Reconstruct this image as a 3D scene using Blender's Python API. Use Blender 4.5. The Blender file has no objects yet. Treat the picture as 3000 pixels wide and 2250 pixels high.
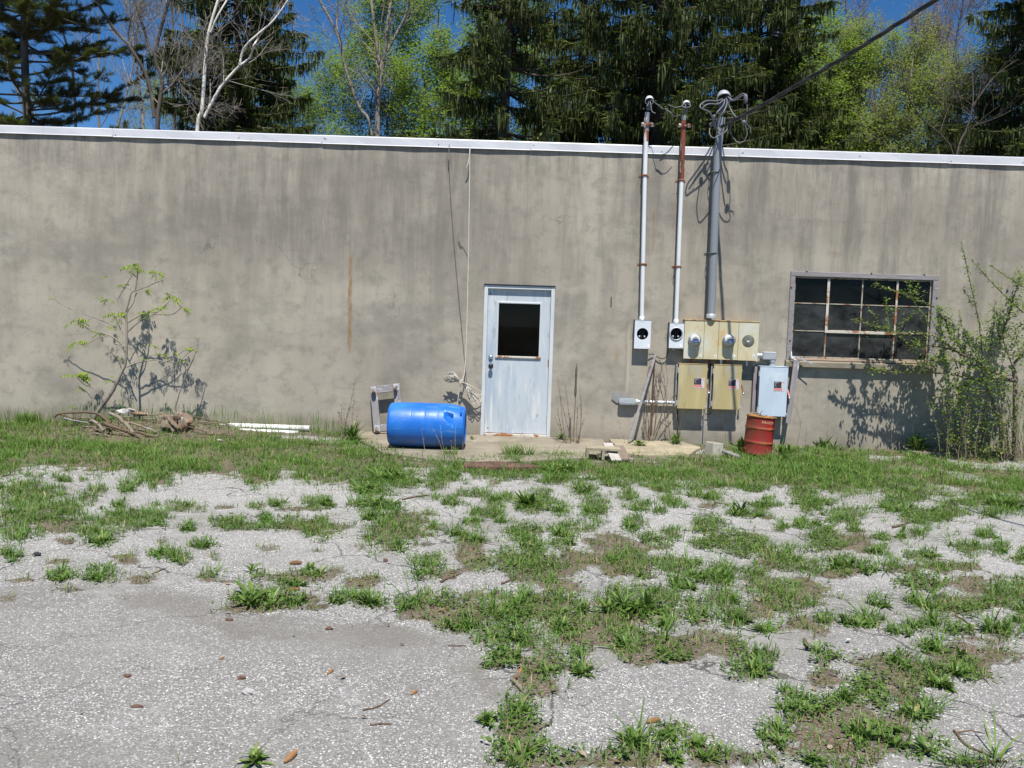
import bpy, bmesh, math, random
import numpy as np
from mathutils import Vector, Matrix
random.seed(7); RS = np.random.RandomState(11)
scene = bpy.context.scene
COL = scene.collection
R = math.radians
# ------------------------------------------------------------------ camera model (also used to survey the site)
FPX, CAMD, CAMH, TILT, ROLL = 2400.0, 11.2, 1.55, R(4.1), R(1.8)
C0 = np.array([0.0, -CAMD, CAMH])
_f = np.array([0, math.cos(TILT), -math.sin(TILT)])
_r0 = np.array([1.0, 0, 0]); _u0 = np.array([0, math.sin(TILT), math.cos(TILT)])
_r = math.cos(ROLL)*_r0 + math.sin(ROLL)*_u0
_u = -math.sin(ROLL)*_r0 + math.cos(ROLL)*_u0
def W(px, py, y=0.0):
    "surveyed point on the vertical plane at depth y (the wall face is y=0, towards the viewer is negative)"
    d = _f*FPX + _r*(px-1500) + _u*(1125-py)
    return Vector(C0 + d*((y-C0[1])/d[1]))
def G(px, py, z=0.0):
    "surveyed point on the ground"
    d = _f*FPX + _r*(px-1500) + _u*(1125-py)
    return Vector(C0 + d*((z-C0[2])/d[2]))
def proj(P):
    v = np.asarray(P, float) - C0
    k = v@_f
    k = np.where(k < .05, np.nan, k)
    return 1500+FPX*(v@_r)/k, 1125-FPX*(v@_u)/k

# ------------------------------------------------------------------ mesh builder
class MB:
    def __init__(s): s.v=[]; s.f=[]; s.m=[]; s.smooth=[]
    def add(s, vs, fs, mi=0, sm=False):
        o=len(s.v); s.v += [tuple(v) for v in vs]
        for f in fs: s.f.append([i+o for i in f]); s.m.append(mi); s.smooth.append(sm)
        return s
    def box(s, a, b, bevel=0.0, mi=0, xf=None, sm=False):
        bm=bmesh.new(); bmesh.ops.create_cube(bm,size=1)
        a=Vector(a); b=Vector(b); c=(a+b)/2; d=b-a
        for v in bm.verts: v.co=Vector((v.co.x*d.x,v.co.y*d.y,v.co.z*d.z))+c
        if bevel>0: bmesh.ops.bevel(bm,geom=list(bm.edges),offset=min(bevel,.45*min(abs(d.x),abs(d.y),abs(d.z))),segments=2,affect='EDGES',profile=.5)
        bm.verts.index_update()
        vs=[(xf@v.co if xf else v.co.copy()) for v in bm.verts]
        s.add(vs,[[v.index for v in f.verts] for f in bm.faces],mi,sm); bm.free(); return s
    def tube(s, pts, rad, n=8, mi=0, cap=True, sm=True):
        pts=[Vector(p) for p in pts]; k=len(pts)
        if not hasattr(rad,'__len__'): rad=[rad]*k
        t0=(pts[1]-pts[0]).normalized(); up=Vector((0,0,1)) if abs(t0.z)<.9 else Vector((1,0,0))
        nrm=t0.cross(up).normalized(); vs=[]
        for i,p in enumerate(pts):
            t=(pts[min(i+1,k-1)]-pts[max(i-1,0)]).normalized()
            nrm=(nrm-t*nrm.dot(t)).normalized(); bn=t.cross(nrm)
            for j in range(n):
                a=2*math.pi*j/n; vs.append(p+(nrm*math.cos(a)+bn*math.sin(a))*rad[i])
        fs=[[i*n+j,i*n+(j+1)%n,(i+1)*n+(j+1)%n,(i+1)*n+j] for i in range(k-1) for j in range(n)]
        s.add(vs,fs,mi,sm)
        if cap:
            s.add(vs[:n],[list(range(n))[::-1]],mi); s.add(vs[-n:],[list(range(n))],mi)
        return s
    def lathe(s, prof, origin, axis, n=32, mi=0, sm=True, cap=True, ref=None):
        "prof = [(distance along axis, radius)]"
        axis=Vector(axis).normalized(); o=Vector(origin)
        e1=axis.cross(Vector(ref) if ref else (Vector((0,0,1)) if abs(axis.z)<.9 else Vector((0,1,0)))).normalized(); e2=axis.cross(e1)
        vs=[o+axis*h+(e1*math.cos(2*math.pi*j/n)+e2*math.sin(2*math.pi*j/n))*r for h,r in prof for j in range(n)]
        k=len(prof)
        fs=[[i*n+j,i*n+(j+1)%n,(i+1)*n+(j+1)%n,(i+1)*n+j] for i in range(k-1) for j in range(n)]
        s.add(vs,fs,mi,sm)
        if cap:
            if prof[0][1]>1e-4: s.add(vs[:n],[list(range(n))[::-1]],mi)
            if prof[-1][1]>1e-4: s.add(vs[-n:],[list(range(n))],mi)
        return s
    def prism(s, poly, n, depth, mi=0):
        "extrude a planar polygon (3D points) along n by depth"
        n=Vector(n).normalized()*depth; a=[Vector(p) for p in poly]; b=[p+n for p in a]; k=len(a)
        s.add(a+b,[list(range(k))[::-1],list(range(k,2*k))]+[[i,(i+1)%k,k+(i+1)%k,k+i] for i in range(k)],mi); return s

def wloc(o):
    v=Vector((0,0,0))
    while o is not None: v=v+o.location; o=o.parent
    return v
def fix_normals(me):
    bm=bmesh.new(); bm.from_mesh(me); bmesh.ops.recalc_face_normals(bm,faces=bm.faces); bm.to_mesh(me); bm.free()
def link(name, mb, mats, parent=None, base=None):
    "link one mesh object; vertices are given in world space"
    me=bpy.data.meshes.new(name); off=Vector((0,0,0))
    if parent is not None: off=wloc(parent)
    elif base is not None: off=Vector(base)
    me.from_pydata([(v[0]-off.x,v[1]-off.y,v[2]-off.z) for v in mb.v],[],mb.f)
    for m in (mats if isinstance(mats,(list,tuple)) else [mats]): me.materials.append(m)
    me.polygons.foreach_set('material_index',mb.m); me.polygons.foreach_set('use_smooth',mb.smooth)
    fix_normals(me); me.update()
    o=bpy.data.objects.new(name,me); COL.objects.link(o)
    if parent is not None: o.parent=parent
    elif base is not None: o.location=off
    return o
def tag(o,label=None,cat=None,group=None,kind=None):
    if label: o['label']=label
    if cat: o['category']=cat
    if group: o['group']=group
    if kind: o['kind']=kind
    return o
def thing(name,loc,label,cat,group=None):
    o=bpy.data.objects.new(name,None); o.empty_display_size=.1; o.location=Vector(loc); COL.objects.link(o)
    return tag(o,label,cat,group)
def np_mesh(name, V, quads=None, tris=None, mats=(), tint=None, parent=None, base=None, matidx=None, smooth=False):
    "large meshes through numpy; tint = one float per face"
    me=bpy.data.meshes.new(name); V=np.asarray(V,np.float32).copy()
    off=wloc(parent) if parent is not None else Vector(base) if base is not None else Vector((0,0,0))
    V-=np.array(off,np.float32)
    nq=0 if quads is None else len(quads); nt=0 if tris is None else len(tris)
    loops=np.concatenate([np.asarray(a,np.int32).ravel() for a in (quads,tris) if a is not None and len(a)])
    starts=np.concatenate([np.arange(nq)*4, nq*4+np.arange(nt)*3]).astype(np.int32)
    tot=np.concatenate([np.full(nq,4),np.full(nt,3)]).astype(np.int32)
    me.vertices.add(len(V)); me.vertices.foreach_set('co',V.ravel())
    me.loops.add(len(loops)); me.loops.foreach_set('vertex_index',loops)
    me.polygons.add(nq+nt); me.polygons.foreach_set('loop_start',starts); me.polygons.foreach_set('loop_total',tot)
    for m in mats: me.materials.append(m)
    if matidx is not None: me.polygons.foreach_set('material_index',np.asarray(matidx,np.int32))
    me.polygons.foreach_set('use_smooth',np.full(nq+nt,smooth))
    me.update(calc_edges=True)
    if tint is not None:
        at=me.attributes.new('tint','FLOAT','FACE'); at.data.foreach_set('value',np.asarray(tint,np.float32))
    o=bpy.data.objects.new(name,me); COL.objects.link(o)
    if parent is not None: o.parent=parent
    elif base is not None: o.location=off
    return o

# ------------------------------------------------------------------ node helper
class NT:
    def __init__(s, mat):
        mat.use_nodes=True; s.t=mat.node_tree; s.t.nodes.clear(); s.L=s.t.links
        s.out=s.n('ShaderNodeOutputMaterial')
    def n(s,typ,**kw):
        nd=s.t.nodes.new(typ)
        for k,v in kw.items():
            if k.startswith('i_'): nd.inputs[k[2:].replace('_',' ')].default_value=v
            else: setattr(nd,k,v)
        return nd
    def put(s,sock,val):
        if isinstance(val,bpy.types.NodeSocket): s.L.new(val,sock)
        elif isinstance(val,(tuple,list)) and len(val)==3 and sock.type=='RGBA': sock.default_value=(*val,1)
        else: sock.default_value=val
    def coord(s,scale=(1,1,1),loc=(0,0,0),rot=(0,0,0)):
        tc=s.n('ShaderNodeTexCoord'); mp=s.n('ShaderNodeMapping')
        mp.inputs['Scale'].default_value=scale; mp.inputs['Location'].default_value=loc; mp.inputs['Rotation'].default_value=rot
        s.L.new(tc.outputs['Object'],mp.inputs['Vector']); return mp.outputs['Vector']
    def xyz(s):
        tc=s.n('ShaderNodeTexCoord'); sp=s.n('ShaderNodeSeparateXYZ'); s.L.new(tc.outputs['Object'],sp.inputs[0]); return sp.outputs
    def noise(s,scale=5,detail=4,rough=.55,vec=None,dist=0.0):
        nd=s.n('ShaderNodeTexNoise'); nd.inputs['Scale'].default_value=scale; nd.inputs['Detail'].default_value=detail
        nd.inputs['Roughness'].default_value=rough; nd.inputs['Distortion'].default_value=dist
        s.L.new(vec if vec is not None else s.coord(),nd.inputs['Vector']); return nd.outputs['Fac']
    def voro(s,scale,vec=None,feature='F1',out='Distance'):
        nd=s.n('ShaderNodeTexVoronoi'); nd.feature=feature; nd.inputs['Scale'].default_value=scale
        s.L.new(vec if vec is not None else s.coord(),nd.inputs['Vector']); return nd.outputs[out]
    def rng(s,val,a,b,lo=0.0,hi=1.0,smooth=True):
        nd=s.n('ShaderNodeMapRange'); nd.clamp=True
        if smooth: nd.interpolation_type='SMOOTHSTEP'
        s.put(nd.inputs['Value'],val)
        for i,x in enumerate((a,b,lo,hi)): s.put(nd.inputs[i+1],x)
        return nd.outputs[0]
    def math(s,op,a,b=0.0):
        nd=s.n('ShaderNodeMath'); nd.operation=op; s.put(nd.inputs[0],a); s.put(nd.inputs[1],b); return nd.outputs[0]
    def mix(s,fac,a,b,mode='MIX'):
        nd=s.n('ShaderNodeMix'); nd.data_type='RGBA'; nd.blend_type=mode
        s.put(nd.inputs[0],fac); s.put(nd.inputs[6],a); s.put(nd.inputs[7],b); return nd.outputs[2]
    def ramp(s,fac,stops):
        nd=s.n('ShaderNodeValToRGB'); cr=nd.color_ramp
        while len(cr.elements)<len(stops): cr.elements.new(.5)
        for e,(p,c) in zip(cr.elements,stops): e.position=p; e.color=(*c,1)
        s.put(nd.inputs[0],fac); return nd.outputs[0]
    def bump(s,h,strength=.3,dist=.01,normal=None):
        nd=s.n('ShaderNodeBump'); nd.inputs['Strength'].default_value=strength; nd.inputs['Distance'].default_value=dist
        s.put(nd.inputs['Height'],h)
        if normal is not None: s.L.new(normal,nd.inputs['Normal'])
        return nd.outputs[0]
    def bsdf(s,col,rough=.7,metal=0.0,normal=None,spec=.3,**kw):
        b=s.n('ShaderNodeBsdfPrincipled'); s.put(b.inputs['Base Color'],col); s.put(b.inputs['Roughness'],rough); s.put(b.inputs['Metallic'],metal)
        b.inputs['Specular IOR Level'].default_value=spec
        if normal is not None: s.L.new(normal,b.inputs['Normal'])
        for k,v in kw.items(): s.put(b.inputs[k],v)
        return b.outputs[0]
    def finish(s,sh): s.L.new(sh,s.out.inputs['Surface'])
def new(name): return bpy.data.materials.new(name)
def mulc(c,k): return tuple(min(1,x*k) for x in c)
def wmat(name,base,var=.15,scale=6,stretch=(1,1,1),rough=.7,metal=0.0,bump=0.0,bscale=60,spots=(),spec=.3):
    "weathered surface: base colour varied by noise, plus wear spots [(colour, noise scale, threshold, softness, stretch)]"
    m=new(name); t=NT(m); v=t.coord(stretch)
    c=t.mix(t.rng(t.noise(scale,5,.6,v),.25,.75),mulc(base,1-var),mulc(base,1+var))
    for k,(sc,ss,th,so,st) in enumerate(spots):
        c=t.mix(t.rng(t.noise(ss,6,.65,t.coord(st,loc=(3.1*k+1,7.7,2.3*k))),th,th+so),c,sc)
    nr=t.bump(t.noise(bscale,4,.6),bump,.01) if bump else None
    t.finish(t.bsdf(c,rough,metal,nr,spec)); return m
def leafmat(name,stops,trans=.35,rough=.55,spec=.25,varscale=None):
    m=new(name); t=NT(m)
    a=t.n('ShaderNodeAttribute'); a.attribute_name='tint'; a.attribute_type='GEOMETRY'
    c=t.ramp(a.outputs['Fac'],stops)
    p=t.bsdf(c,rough,0.0,None,spec)
    tr=t.n('ShaderNodeBsdfTranslucent'); t.put(tr.inputs['Color'],t.mix(.5,c,(.25,.4,.05)))
    mx=t.n('ShaderNodeMixShader'); mx.inputs[0].default_value=trans
    t.L.new(p,mx.inputs[1]); t.L.new(tr.outputs[0],mx.inputs[2]); t.finish(mx.outputs[0]); return m
# ================================================================== MATERIALS
def stucco():
    m=new('stained_stucco'); t=NT(m); X=t.xyz()
    base=t.mix(t.rng(t.noise(.55,4,.6,t.coord((1,1,1.3))),.32,.68),(.35,.317,.260),(.43,.39,.322))
    # soft vertical weather streaks running down from the coping, stronger in the upper half
    st=t.rng(t.noise(1.0,7,.74,t.coord((2.6,1,.30))),.44,.68)
    up=t.rng(X['Z'],.3,3.3,.12,1.0)
    right=t.rng(X['X'],-3.5,5.5,.55,1.0)
    base=t.mix(t.math('MULTIPLY',t.math('MULTIPLY',st,up),t.math('MULTIPLY',right,.85)),base,(.160,.152,.134))
    st2=t.rng(t.noise(1.0,5,.7,t.coord((7.5,1,.35),loc=(3,0,1))),.55,.8)
    base=t.mix(t.math('MULTIPLY',t.math('MULTIPLY',st2,up),.45),base,(.16,.15,.135))
    # blotches of damp grey and paler lime bloom
    base=t.mix(t.rng(t.noise(1.1,6,.66,t.coord((.8,1,1.2),loc=(9,2,4))),.46,.68,0,.55),base,(.19,.18,.158))
    base=t.mix(t.rng(t.noise(1.9,5,.65,t.coord((.7,1,1.5),loc=(2,5,1))),.56,.78,0,.45),base,(.46,.43,.365))
    base=t.mix(t.rng(t.noise(5.0,6,.7,t.coord((1,1,1),loc=(4,1,8))),.48,.68,0,.5),base,(.20,.188,.163))
    # broad greyed zone above and left of the door, smaller ones to the right
    for (cx,cz,rx,rz,am) in ((-2.6,3.0,3.6,1.0,.62),(-.8,2.5,1.6,.8,.4),(3.4,3.2,2.6,.7,.5),(6.2,2.6,1.6,1.3,.45),(5.2,.6,2.5,.5,.35),(-1.6,1.2,.8,.5,.25)):
        ex=t.math('DIVIDE',t.math('SUBTRACT',X['X'],cx),rx); ez=t.math('DIVIDE',t.math('SUBTRACT',X['Z'],cz),rz)
        rr=t.math('ADD',t.math('MULTIPLY',ex,ex),t.math('MULTIPLY',ez,ez))
        base=t.mix(t.math('MULTIPLY',t.rng(rr,1.1,.0,0,am),t.rng(t.noise(1.0,7,.74,t.coord((4.2,1,.55),loc=(cx,0,cz))),.36,.60,.25,1)),base,(.165,.152,.132))
    # faint block courses showing through
    crs=t.math('ABSOLUTE',t.math('SUBTRACT',t.math('FRACT',t.math('MULTIPLY',X['Z'],1.62)),.5))
    base=t.mix(t.math('MULTIPLY',t.rng(crs,.47,.5),t.rng(t.noise(1.2),.5,.7,0,.22)),base,(.17,.16,.14))
    # damp band along the foot and dirt washed under the coping
    base=t.mix(t.math('MULTIPLY',t.rng(X['Z'],.32,.02),t.rng(t.noise(4,5,.6),.3,.7,.25,.8)),base,(.20,.18,.14))
    topd=t.math('MULTIPLY',t.rng(X['Z'],3.1,3.85),t.rng(t.noise(1.0,6,.72,t.coord((5,1,.5),loc=(6,6,6))),.44,.66,0,.6))
    base=t.mix(topd,base,(.15,.14,.125))
    def streak(x0,slope,z0,z1,w,col,amt,sc=30):
        dx=t.math('ABSOLUTE',t.math('SUBTRACT',t.math('SUBTRACT',X['X'],x0),t.math('ADD',t.math('MULTIPLY',X['Z'],slope),t.math('MULTIPLY',t.math('SUBTRACT',t.noise(3,3,.5),.5),.05))))
        k=t.math('MULTIPLY',t.rng(dx,w,w*.25),t.math('MULTIPLY',t.rng(X['Z'],z0,z0+.25),t.rng(X['Z'],z1,z1-.2)))
        return t.math('MULTIPLY',k,t.rng(t.noise(sc,4,.6,t.coord((1,1,.3))),.3,.65,.25*amt,amt))
    OR=(.27,.155,.05)
    for (px,py0,py1,w,a) in ((1028,725,1050,.040,.9),(1066,760,850,.018,.28),(1918,600,760,.022,.55),(1808,1000,1090,.05,.45),(2448,700,790,.02,.4),(2392,1080,1140,.05,.6),(2360,1120,1160,.02,.6),(2585,1080,1130,.02,.6),(2925,690,760,.03,.35),(2815,560,640,.02,.3),(122,450,500,.03,.3)):
        a0=W(px,py0); a1=W(px,py1); base=t.mix(streak(a0.x,0,a1.z,a0.z,w,OR,a),base,OR)
    for (px,py0,py1,w,a) in ((1316,455,520,.07,.75),(1150,1100,1280,.25,.3),(2105,880,940,.28,.6),(1880,880,935,.16,.5),(1993,880,945,.12,.45),(1838,930,1150,.035,.2)):
        a0=W(px,py0); a1=W(px,py1); base=t.mix(streak(a0.x,0,a1.z,a0.z+.1,w,OR,a,4),base,(.10,.09,.075))
    a0=W(1845,930); a1=W(1843,1180); base=t.mix(streak(a0.x,0,a1.z,a0.z,.03,OR,.5,8),base,(.50,.46,.38))
    wv=t.n('ShaderNodeVectorMath'); wv.operation='ADD'; nz=t.n('ShaderNodeTexNoise'); nz.inputs['Scale'].default_value=2.2; nz.inputs['Detail'].default_value=5
    t.L.new(t.coord(),nz.inputs['Vector']); sc=t.n('ShaderNodeVectorMath'); sc.operation='SCALE'; sc.inputs['Scale'].default_value=.7; t.L.new(nz.outputs['Color'],sc.inputs[0]); t.L.new(t.coord((.7,1,1)),wv.inputs[0]); t.L.new(sc.outputs[0],wv.inputs[1])
    hair=t.math('MULTIPLY',t.rng(t.voro(.55,wv.outputs[0],'DISTANCE_TO_EDGE'),.0045,.001),t.rng(t.noise(.5,3,.5,t.coord((1,1,1),loc=(2,0,7))),.52,.62,0,.6))
    base=t.mix(hair,base,(.09,.085,.075))
    # trowelled pitted surface
    pit=t.rng(t.voro(62),.0,.35)
    gr=t.noise(95,4,.75)
    base=t.mix(t.rng(t.noise(75,3,.7),.55,.72,0,.42),base,(.14,.13,.11))
    h=t.math('ADD',t.math('MULTIPLY',gr,.8),t.math('ADD',t.math('MULTIPLY',pit,.25),t.math('MULTIPLY',t.noise(1.4,3),1.5)))
    t.finish(t.bsdf(base,.92,0,t.bump(h,.42,.02),.15)); return m
def asphalt_ground():
    m=new('weathered_asphalt_and_soil'); t=NT(m)
    a=t.n('ShaderNodeAttribute'); a.attribute_name='soil'; a.attribute_type='GEOMETRY'; soil=a.outputs['Fac']
    v=t.coord()
    cell=t.n('ShaderNodeTexVoronoi'); cell.inputs['Scale'].default_value=112; t.L.new(v,cell.inputs['Vector'])
    rnd=t.n('ShaderNodeSeparateColor'); t.L.new(cell.outputs['Color'],rnd.inputs[0])
    wear=t.rng(t.noise(.55,5,.62,t.coord((1,1.5,1))),.34,.66)                        # where the binder has worn off the stones
    wear2=t.rng(t.noise(2.6,5,.65,t.coord((1,1.4,1),loc=(4,4,0))),.3,.7)
    Y=t.xyz()['Y']; near=t.rng(Y,-6.6,-5.2)      # the big slab at the near side keeps more of its binder
    w=t.math('ADD',t.math('MULTIPLY',wear,.42),t.math('ADD',t.math('MULTIPLY',wear2,.28),t.math('MULTIPLY',near,.30)))
    stone=t.ramp(rnd.outputs[0],[(0,(.10,.10,.10)),(.3,(.21,.21,.212)),(.62,(.40,.40,.402)),(.85,(.60,.60,.60)),(1,(.82,.82,.81))])
    thr=t.math('ADD',t.math('MULTIPLY',w,.72),.34)
    show=t.math('MULTIPLY',t.rng(t.math('SUBTRACT',thr,rnd.outputs[1]),-.06,.10),t.rng(cell.outputs['Distance'],.60,.34))
    c2=t.n('ShaderNodeTexVoronoi'); c2.inputs['Scale'].default_value=210; t.L.new(v,c2.inputs['Vector']); r2=t.n('ShaderNodeSeparateColor'); t.L.new(c2.outputs['Color'],r2.inputs[0])
    fine=t.ramp(r2.outputs[0],[(0,(.085,.083,.082)),(.5,(.17,.168,.166)),(.8,(.30,.298,.294)),(1,(.52,.515,.505))])
    binder=t.mix(t.rng(t.noise(14,5,.7),.3,.7,.0,.75),fine,(.175,.172,.168))
    binder=t.mix(t.math('MULTIPLY',near,.45),binder,(.33,.328,.322))
    col=t.mix(show,binder,stone)
    stain=t.rng(t.noise(.75,6,.68,t.coord((.8,1.3,1),loc=(2,6,0))),.47,.66,0,.55)
    sa=t.n('ShaderNodeAttribute'); sa.attribute_name='slab'; sa.attribute_type='GEOMETRY'; slb=sa.outputs['Fac']
    col=t.mix(stain,col,(.165,.158,.148))
    col=t.mix(t.math('MULTIPLY',slb,t.rng(t.noise(1.1,6,.7,t.coord((1,1.4,1),loc=(3,8,0))),.38,.66,.05,.42)),col,(.225,.22,.21))
    ea=t.n('ShaderNodeAttribute'); ea.attribute_name='edge'; ea.attribute_type='GEOMETRY'
    col=t.mix(t.math('MULTIPLY',ea.outputs['Fac'],t.rng(t.noise(2,6,.7),.35,.65,.1,.62)),col,(.15,.142,.13))
    col=t.mix(1.0,col,(1.0,.985,.955),'MULTIPLY')
    col=t.mix(t.rng(t.noise(1.3,6,.7,t.coord((1,1.6,1),loc=(7,1,0))),.52,.72,0,.35),col,(.42,.415,.405))
    col=t.mix(t.math('MULTIPLY',t.math('SUBTRACT',1.0,slb),.05),col,(.55,.545,.535))
    col=t.mix(t.rng(t.noise(.9,5,.6,t.coord((1,1,1),loc=(8,3,0))),.56,.74,0,.3),col,(.19,.18,.165))
    # hairline cracks
    wv=t.n('ShaderNodeVectorMath'); wv.operation='ADD'; nz=t.n('ShaderNodeTexNoise'); nz.inputs['Scale'].default_value=1.6; nz.inputs['Detail'].default_value=6
    t.L.new(v,nz.inputs['Vector']); sc=t.n('ShaderNodeVectorMath'); sc.operation='SCALE'; sc.inputs['Scale'].default_value=.9
    t.L.new(nz.outputs['Color'],sc.inputs[0]); t.L.new(v,wv.inputs[0]); t.L.new(sc.outputs[0],wv.inputs[1])
    ed=t.voro(.85,wv.outputs[0],'DISTANCE_TO_EDGE'); ed2=t.voro(2.4,wv.outputs[0],'DISTANCE_TO_EDGE')
    crack=t.math('MAXIMUM',t.math('MULTIPLY',t.rng(ed,.008,.002),t.rng(t.noise(.6,3,.5,t.coord((1,1,1),loc=(5,2,0))),.42,.55,0,.95)),t.math('MULTIPLY',t.rng(ed2,.008,.002),t.rng(t.noise(.7,3,.5,t.coord((1,1,1),loc=(1,9,0))),.5,.62,0,.8)))
    col=t.mix(t.math('MULTIPLY',crack,t.math('SUBTRACT',.85,t.math('MULTIPLY',slb,.6))),col,(.055,.05,.045))
    # soil, needles and dead grass
    fib=t.noise(60,5,.7,t.coord((1,2.4,1),rot=(0,0,.4)))
    sc_=t.ramp(fib,[(.30,(.045,.032,.024)),(.48,(.125,.092,.068)),(.62,(.21,.155,.11)),(.78,(.36,.29,.21))])
    sc_=t.mix(t.rng(t.noise(2.2,4,.6),.4,.65,0,.65),sc_,(.115,.095,.08))
    sc_=t.mix(t.rng(t.noise(7,6,.75,t.coord(loc=(5,5,0))),.46,.62,0,.6),sc_,(.085,.095,.035))
    sc_=t.mix(t.rng(t.noise(11,6,.75,t.coord(loc=(1,5,0))),.52,.66,0,.6),sc_,(.21,.195,.175))
    k=t.rng(t.math('ADD',soil,t.math('MULTIPLY',t.math('ADD',t.math('SUBTRACT',t.noise(15,7,.78),.5),t.math('MULTIPLY',t.math('SUBTRACT',t.noise(70,5,.75),.5),.7)),1.5)),.42,.66)
    col=t.mix(k,col,sc_)
    grit=t.math('MULTIPLY',t.rng(t.voro(85,t.coord(loc=(.3,.7,0)),'F1','Distance'),.34,.16),t.rng(t.noise(5,4,.7),.36,.56))
    col=t.mix(t.math('MULTIPLY',k,t.math('MULTIPLY',grit,.85)),col,(.40,.385,.37))
    h=t.math('ADD',t.math('MULTIPLY',t.math('SUBTRACT',.6,cell.outputs['Distance']),t.math('MULTIPLY',show,1.0)),t.math('ADD',t.math('MULTIPLY',fib,t.math('MULTIPLY',k,1.6)),t.math('MULTIPLY',crack,-2.5)))
    t.finish(t.bsdf(col,.9,0,t.bump(h,.55,.008),.2)); return m
M={}
M['stucco']=stucco(); M['ground']=asphalt_ground()
M['coping']=wmat('white_coping_metal',(.55,.56,.59),.09,1.2,(1,1,1),.38,0,.0,spots=[((.36,.35,.34),3,.58,.14,(2,1,.5)),((.27,.2,.13),9,.68,.05,(1,1,1))],spec=.5)
M['darkmetal0']=wmat('dark_nail_head',(.06,.05,.045),.2,20)
M['roof']=wmat('roof_felt',(.10,.10,.10),.2)
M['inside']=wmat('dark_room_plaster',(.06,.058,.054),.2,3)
M['slab']=wmat('old_concrete',(.235,.208,.162),.25,2.2,rough=.95,bump=.5,bscale=40,spots=[((.20,.175,.13),2.6,.5,.2,(1,1,1)),((.40,.37,.31),5,.60,.1,(1,1,1)),((.13,.10,.075),8,.62,.12,(1,1,1))],spec=.15)
M['pale_concrete']=wmat('pale_broken_concrete',(.32,.28,.20),.25,4,rough=.95,bump=.5,bscale=50,spots=[((.27,.23,.16),5,.58,.12,(1,1,1))],spec=.15)
M['door']=wmat('chalky_blue_white_door_paint',(.46,.51,.55),.08,1.6,(1.5,1,.5),.55,0,.08,30,spots=[((.36,.43,.50),1.5,.48,.14,(3.2,1,.6)),((.57,.59,.59),2.6,.52,.12,(5,1,.5)),((.33,.36,.40),4,.60,.08,(3,1,1)),((.30,.15,.06),11,.70,.03,(1,1,1.6))])
M['doorframe']=wmat('white_door_frame_paint',(.53,.56,.58),.08,4,(1,1,.5),.5,0,.06,30,spots=[((.48,.53,.57),5,.6,.1,(3,1,.6)),((.33,.16,.07),14,.72,.03,(1,1,2))])
M['rustpaint']=wmat('rust_flaked_white_paint',(.52,.49,.43),.1,5,rough=.65,bump=.3,bscale=50,spots=[((.30,.125,.05),8,.50,.05,(1,1,1)),((.22,.09,.04),15,.64,.04,(1,1,1))])
M['rust']=wmat('rust',(.23,.10,.055),.35,14,rough=.9,bump=.5,bscale=70,spots=[((.10,.05,.035),8,.55,.1,(1,1,1)),((.36,.18,.08),20,.62,.06,(1,1,1))])
M['chrome']=wmat('dull_chrome',(.55,.55,.55),.1,9,rough=.3,metal=1.0)
M['darkmetal']=wmat('dark_tarnished_metal',(.045,.045,.05),.2,20,rough=.45,metal=.6)
M['greymetal']=wmat('grey_cast_metal',(.42,.43,.45),.1,9,rough=.5,metal=.3,bump=.1)
M['galv']=wmat('galvanized_steel',(.50,.53,.56),.12,12,rough=.45,metal=.45,spots=[((.34,.24,.13),7,.66,.06,(1,1,1))])
M['black']=wmat('black_rubber',(.02,.02,.022),.2,30,rough=.6)
M['hole']=wmat('recess_shade_black',(.012,.012,.012),.2,9,rough=.9)  # near-black colour stands for shade inside socket holes and hood mouths
def glassmat(name,dust,dcol,thr=(.35,.75),stretch=(1,1,1)):
    m=new(name); t=NT(m)
    tr=t.n('ShaderNodeBsdfTransparent'); tr.inputs[0].default_value=(.55,.6,.58,1)
    gl=t.n('ShaderNodeBsdfGlossy'); gl.inputs['Roughness'].default_value=.03
    lw=t.n('ShaderNodeFresnel'); lw.inputs['IOR'].default_value=1.22
    m1=t.n('ShaderNodeMixShader'); t.L.new(lw.outputs[0],m1.inputs[0]); t.L.new(tr.outputs[0],m1.inputs[1]); t.L.new(gl.outputs[0],m1.inputs[2])
    df=t.n('ShaderNodeBsdfDiffuse'); df.inputs[0].default_value=(*dcol,1)
    k=t.math('ADD',t.rng(t.noise(2.2,6,.7,t.coord(stretch)),thr[0],thr[1],.15*dust,dust),t.rng(t.noise(16,5,.7,t.coord((1,1,.25))),.62,.8,0,dust*.9))
    m2=t.n('ShaderNodeMixShader'); t.put(m2.inputs[0],k); t.L.new(m1.outputs[0],m2.inputs[1]); t.L.new(df.outputs[0],m2.inputs[2])
    t.finish(m2.outputs[0]); return m
M['glass']=glassmat('grimy_window_glass',.035,(.33,.35,.35))
M['glass_dusty']=glassmat('dusty_window_glass',.16,(.33,.35,.36),(.3,.7),(1,1,1.6))
M['glass_door']=glassmat('door_glass',.012,(.3,.3,.3))

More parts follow.
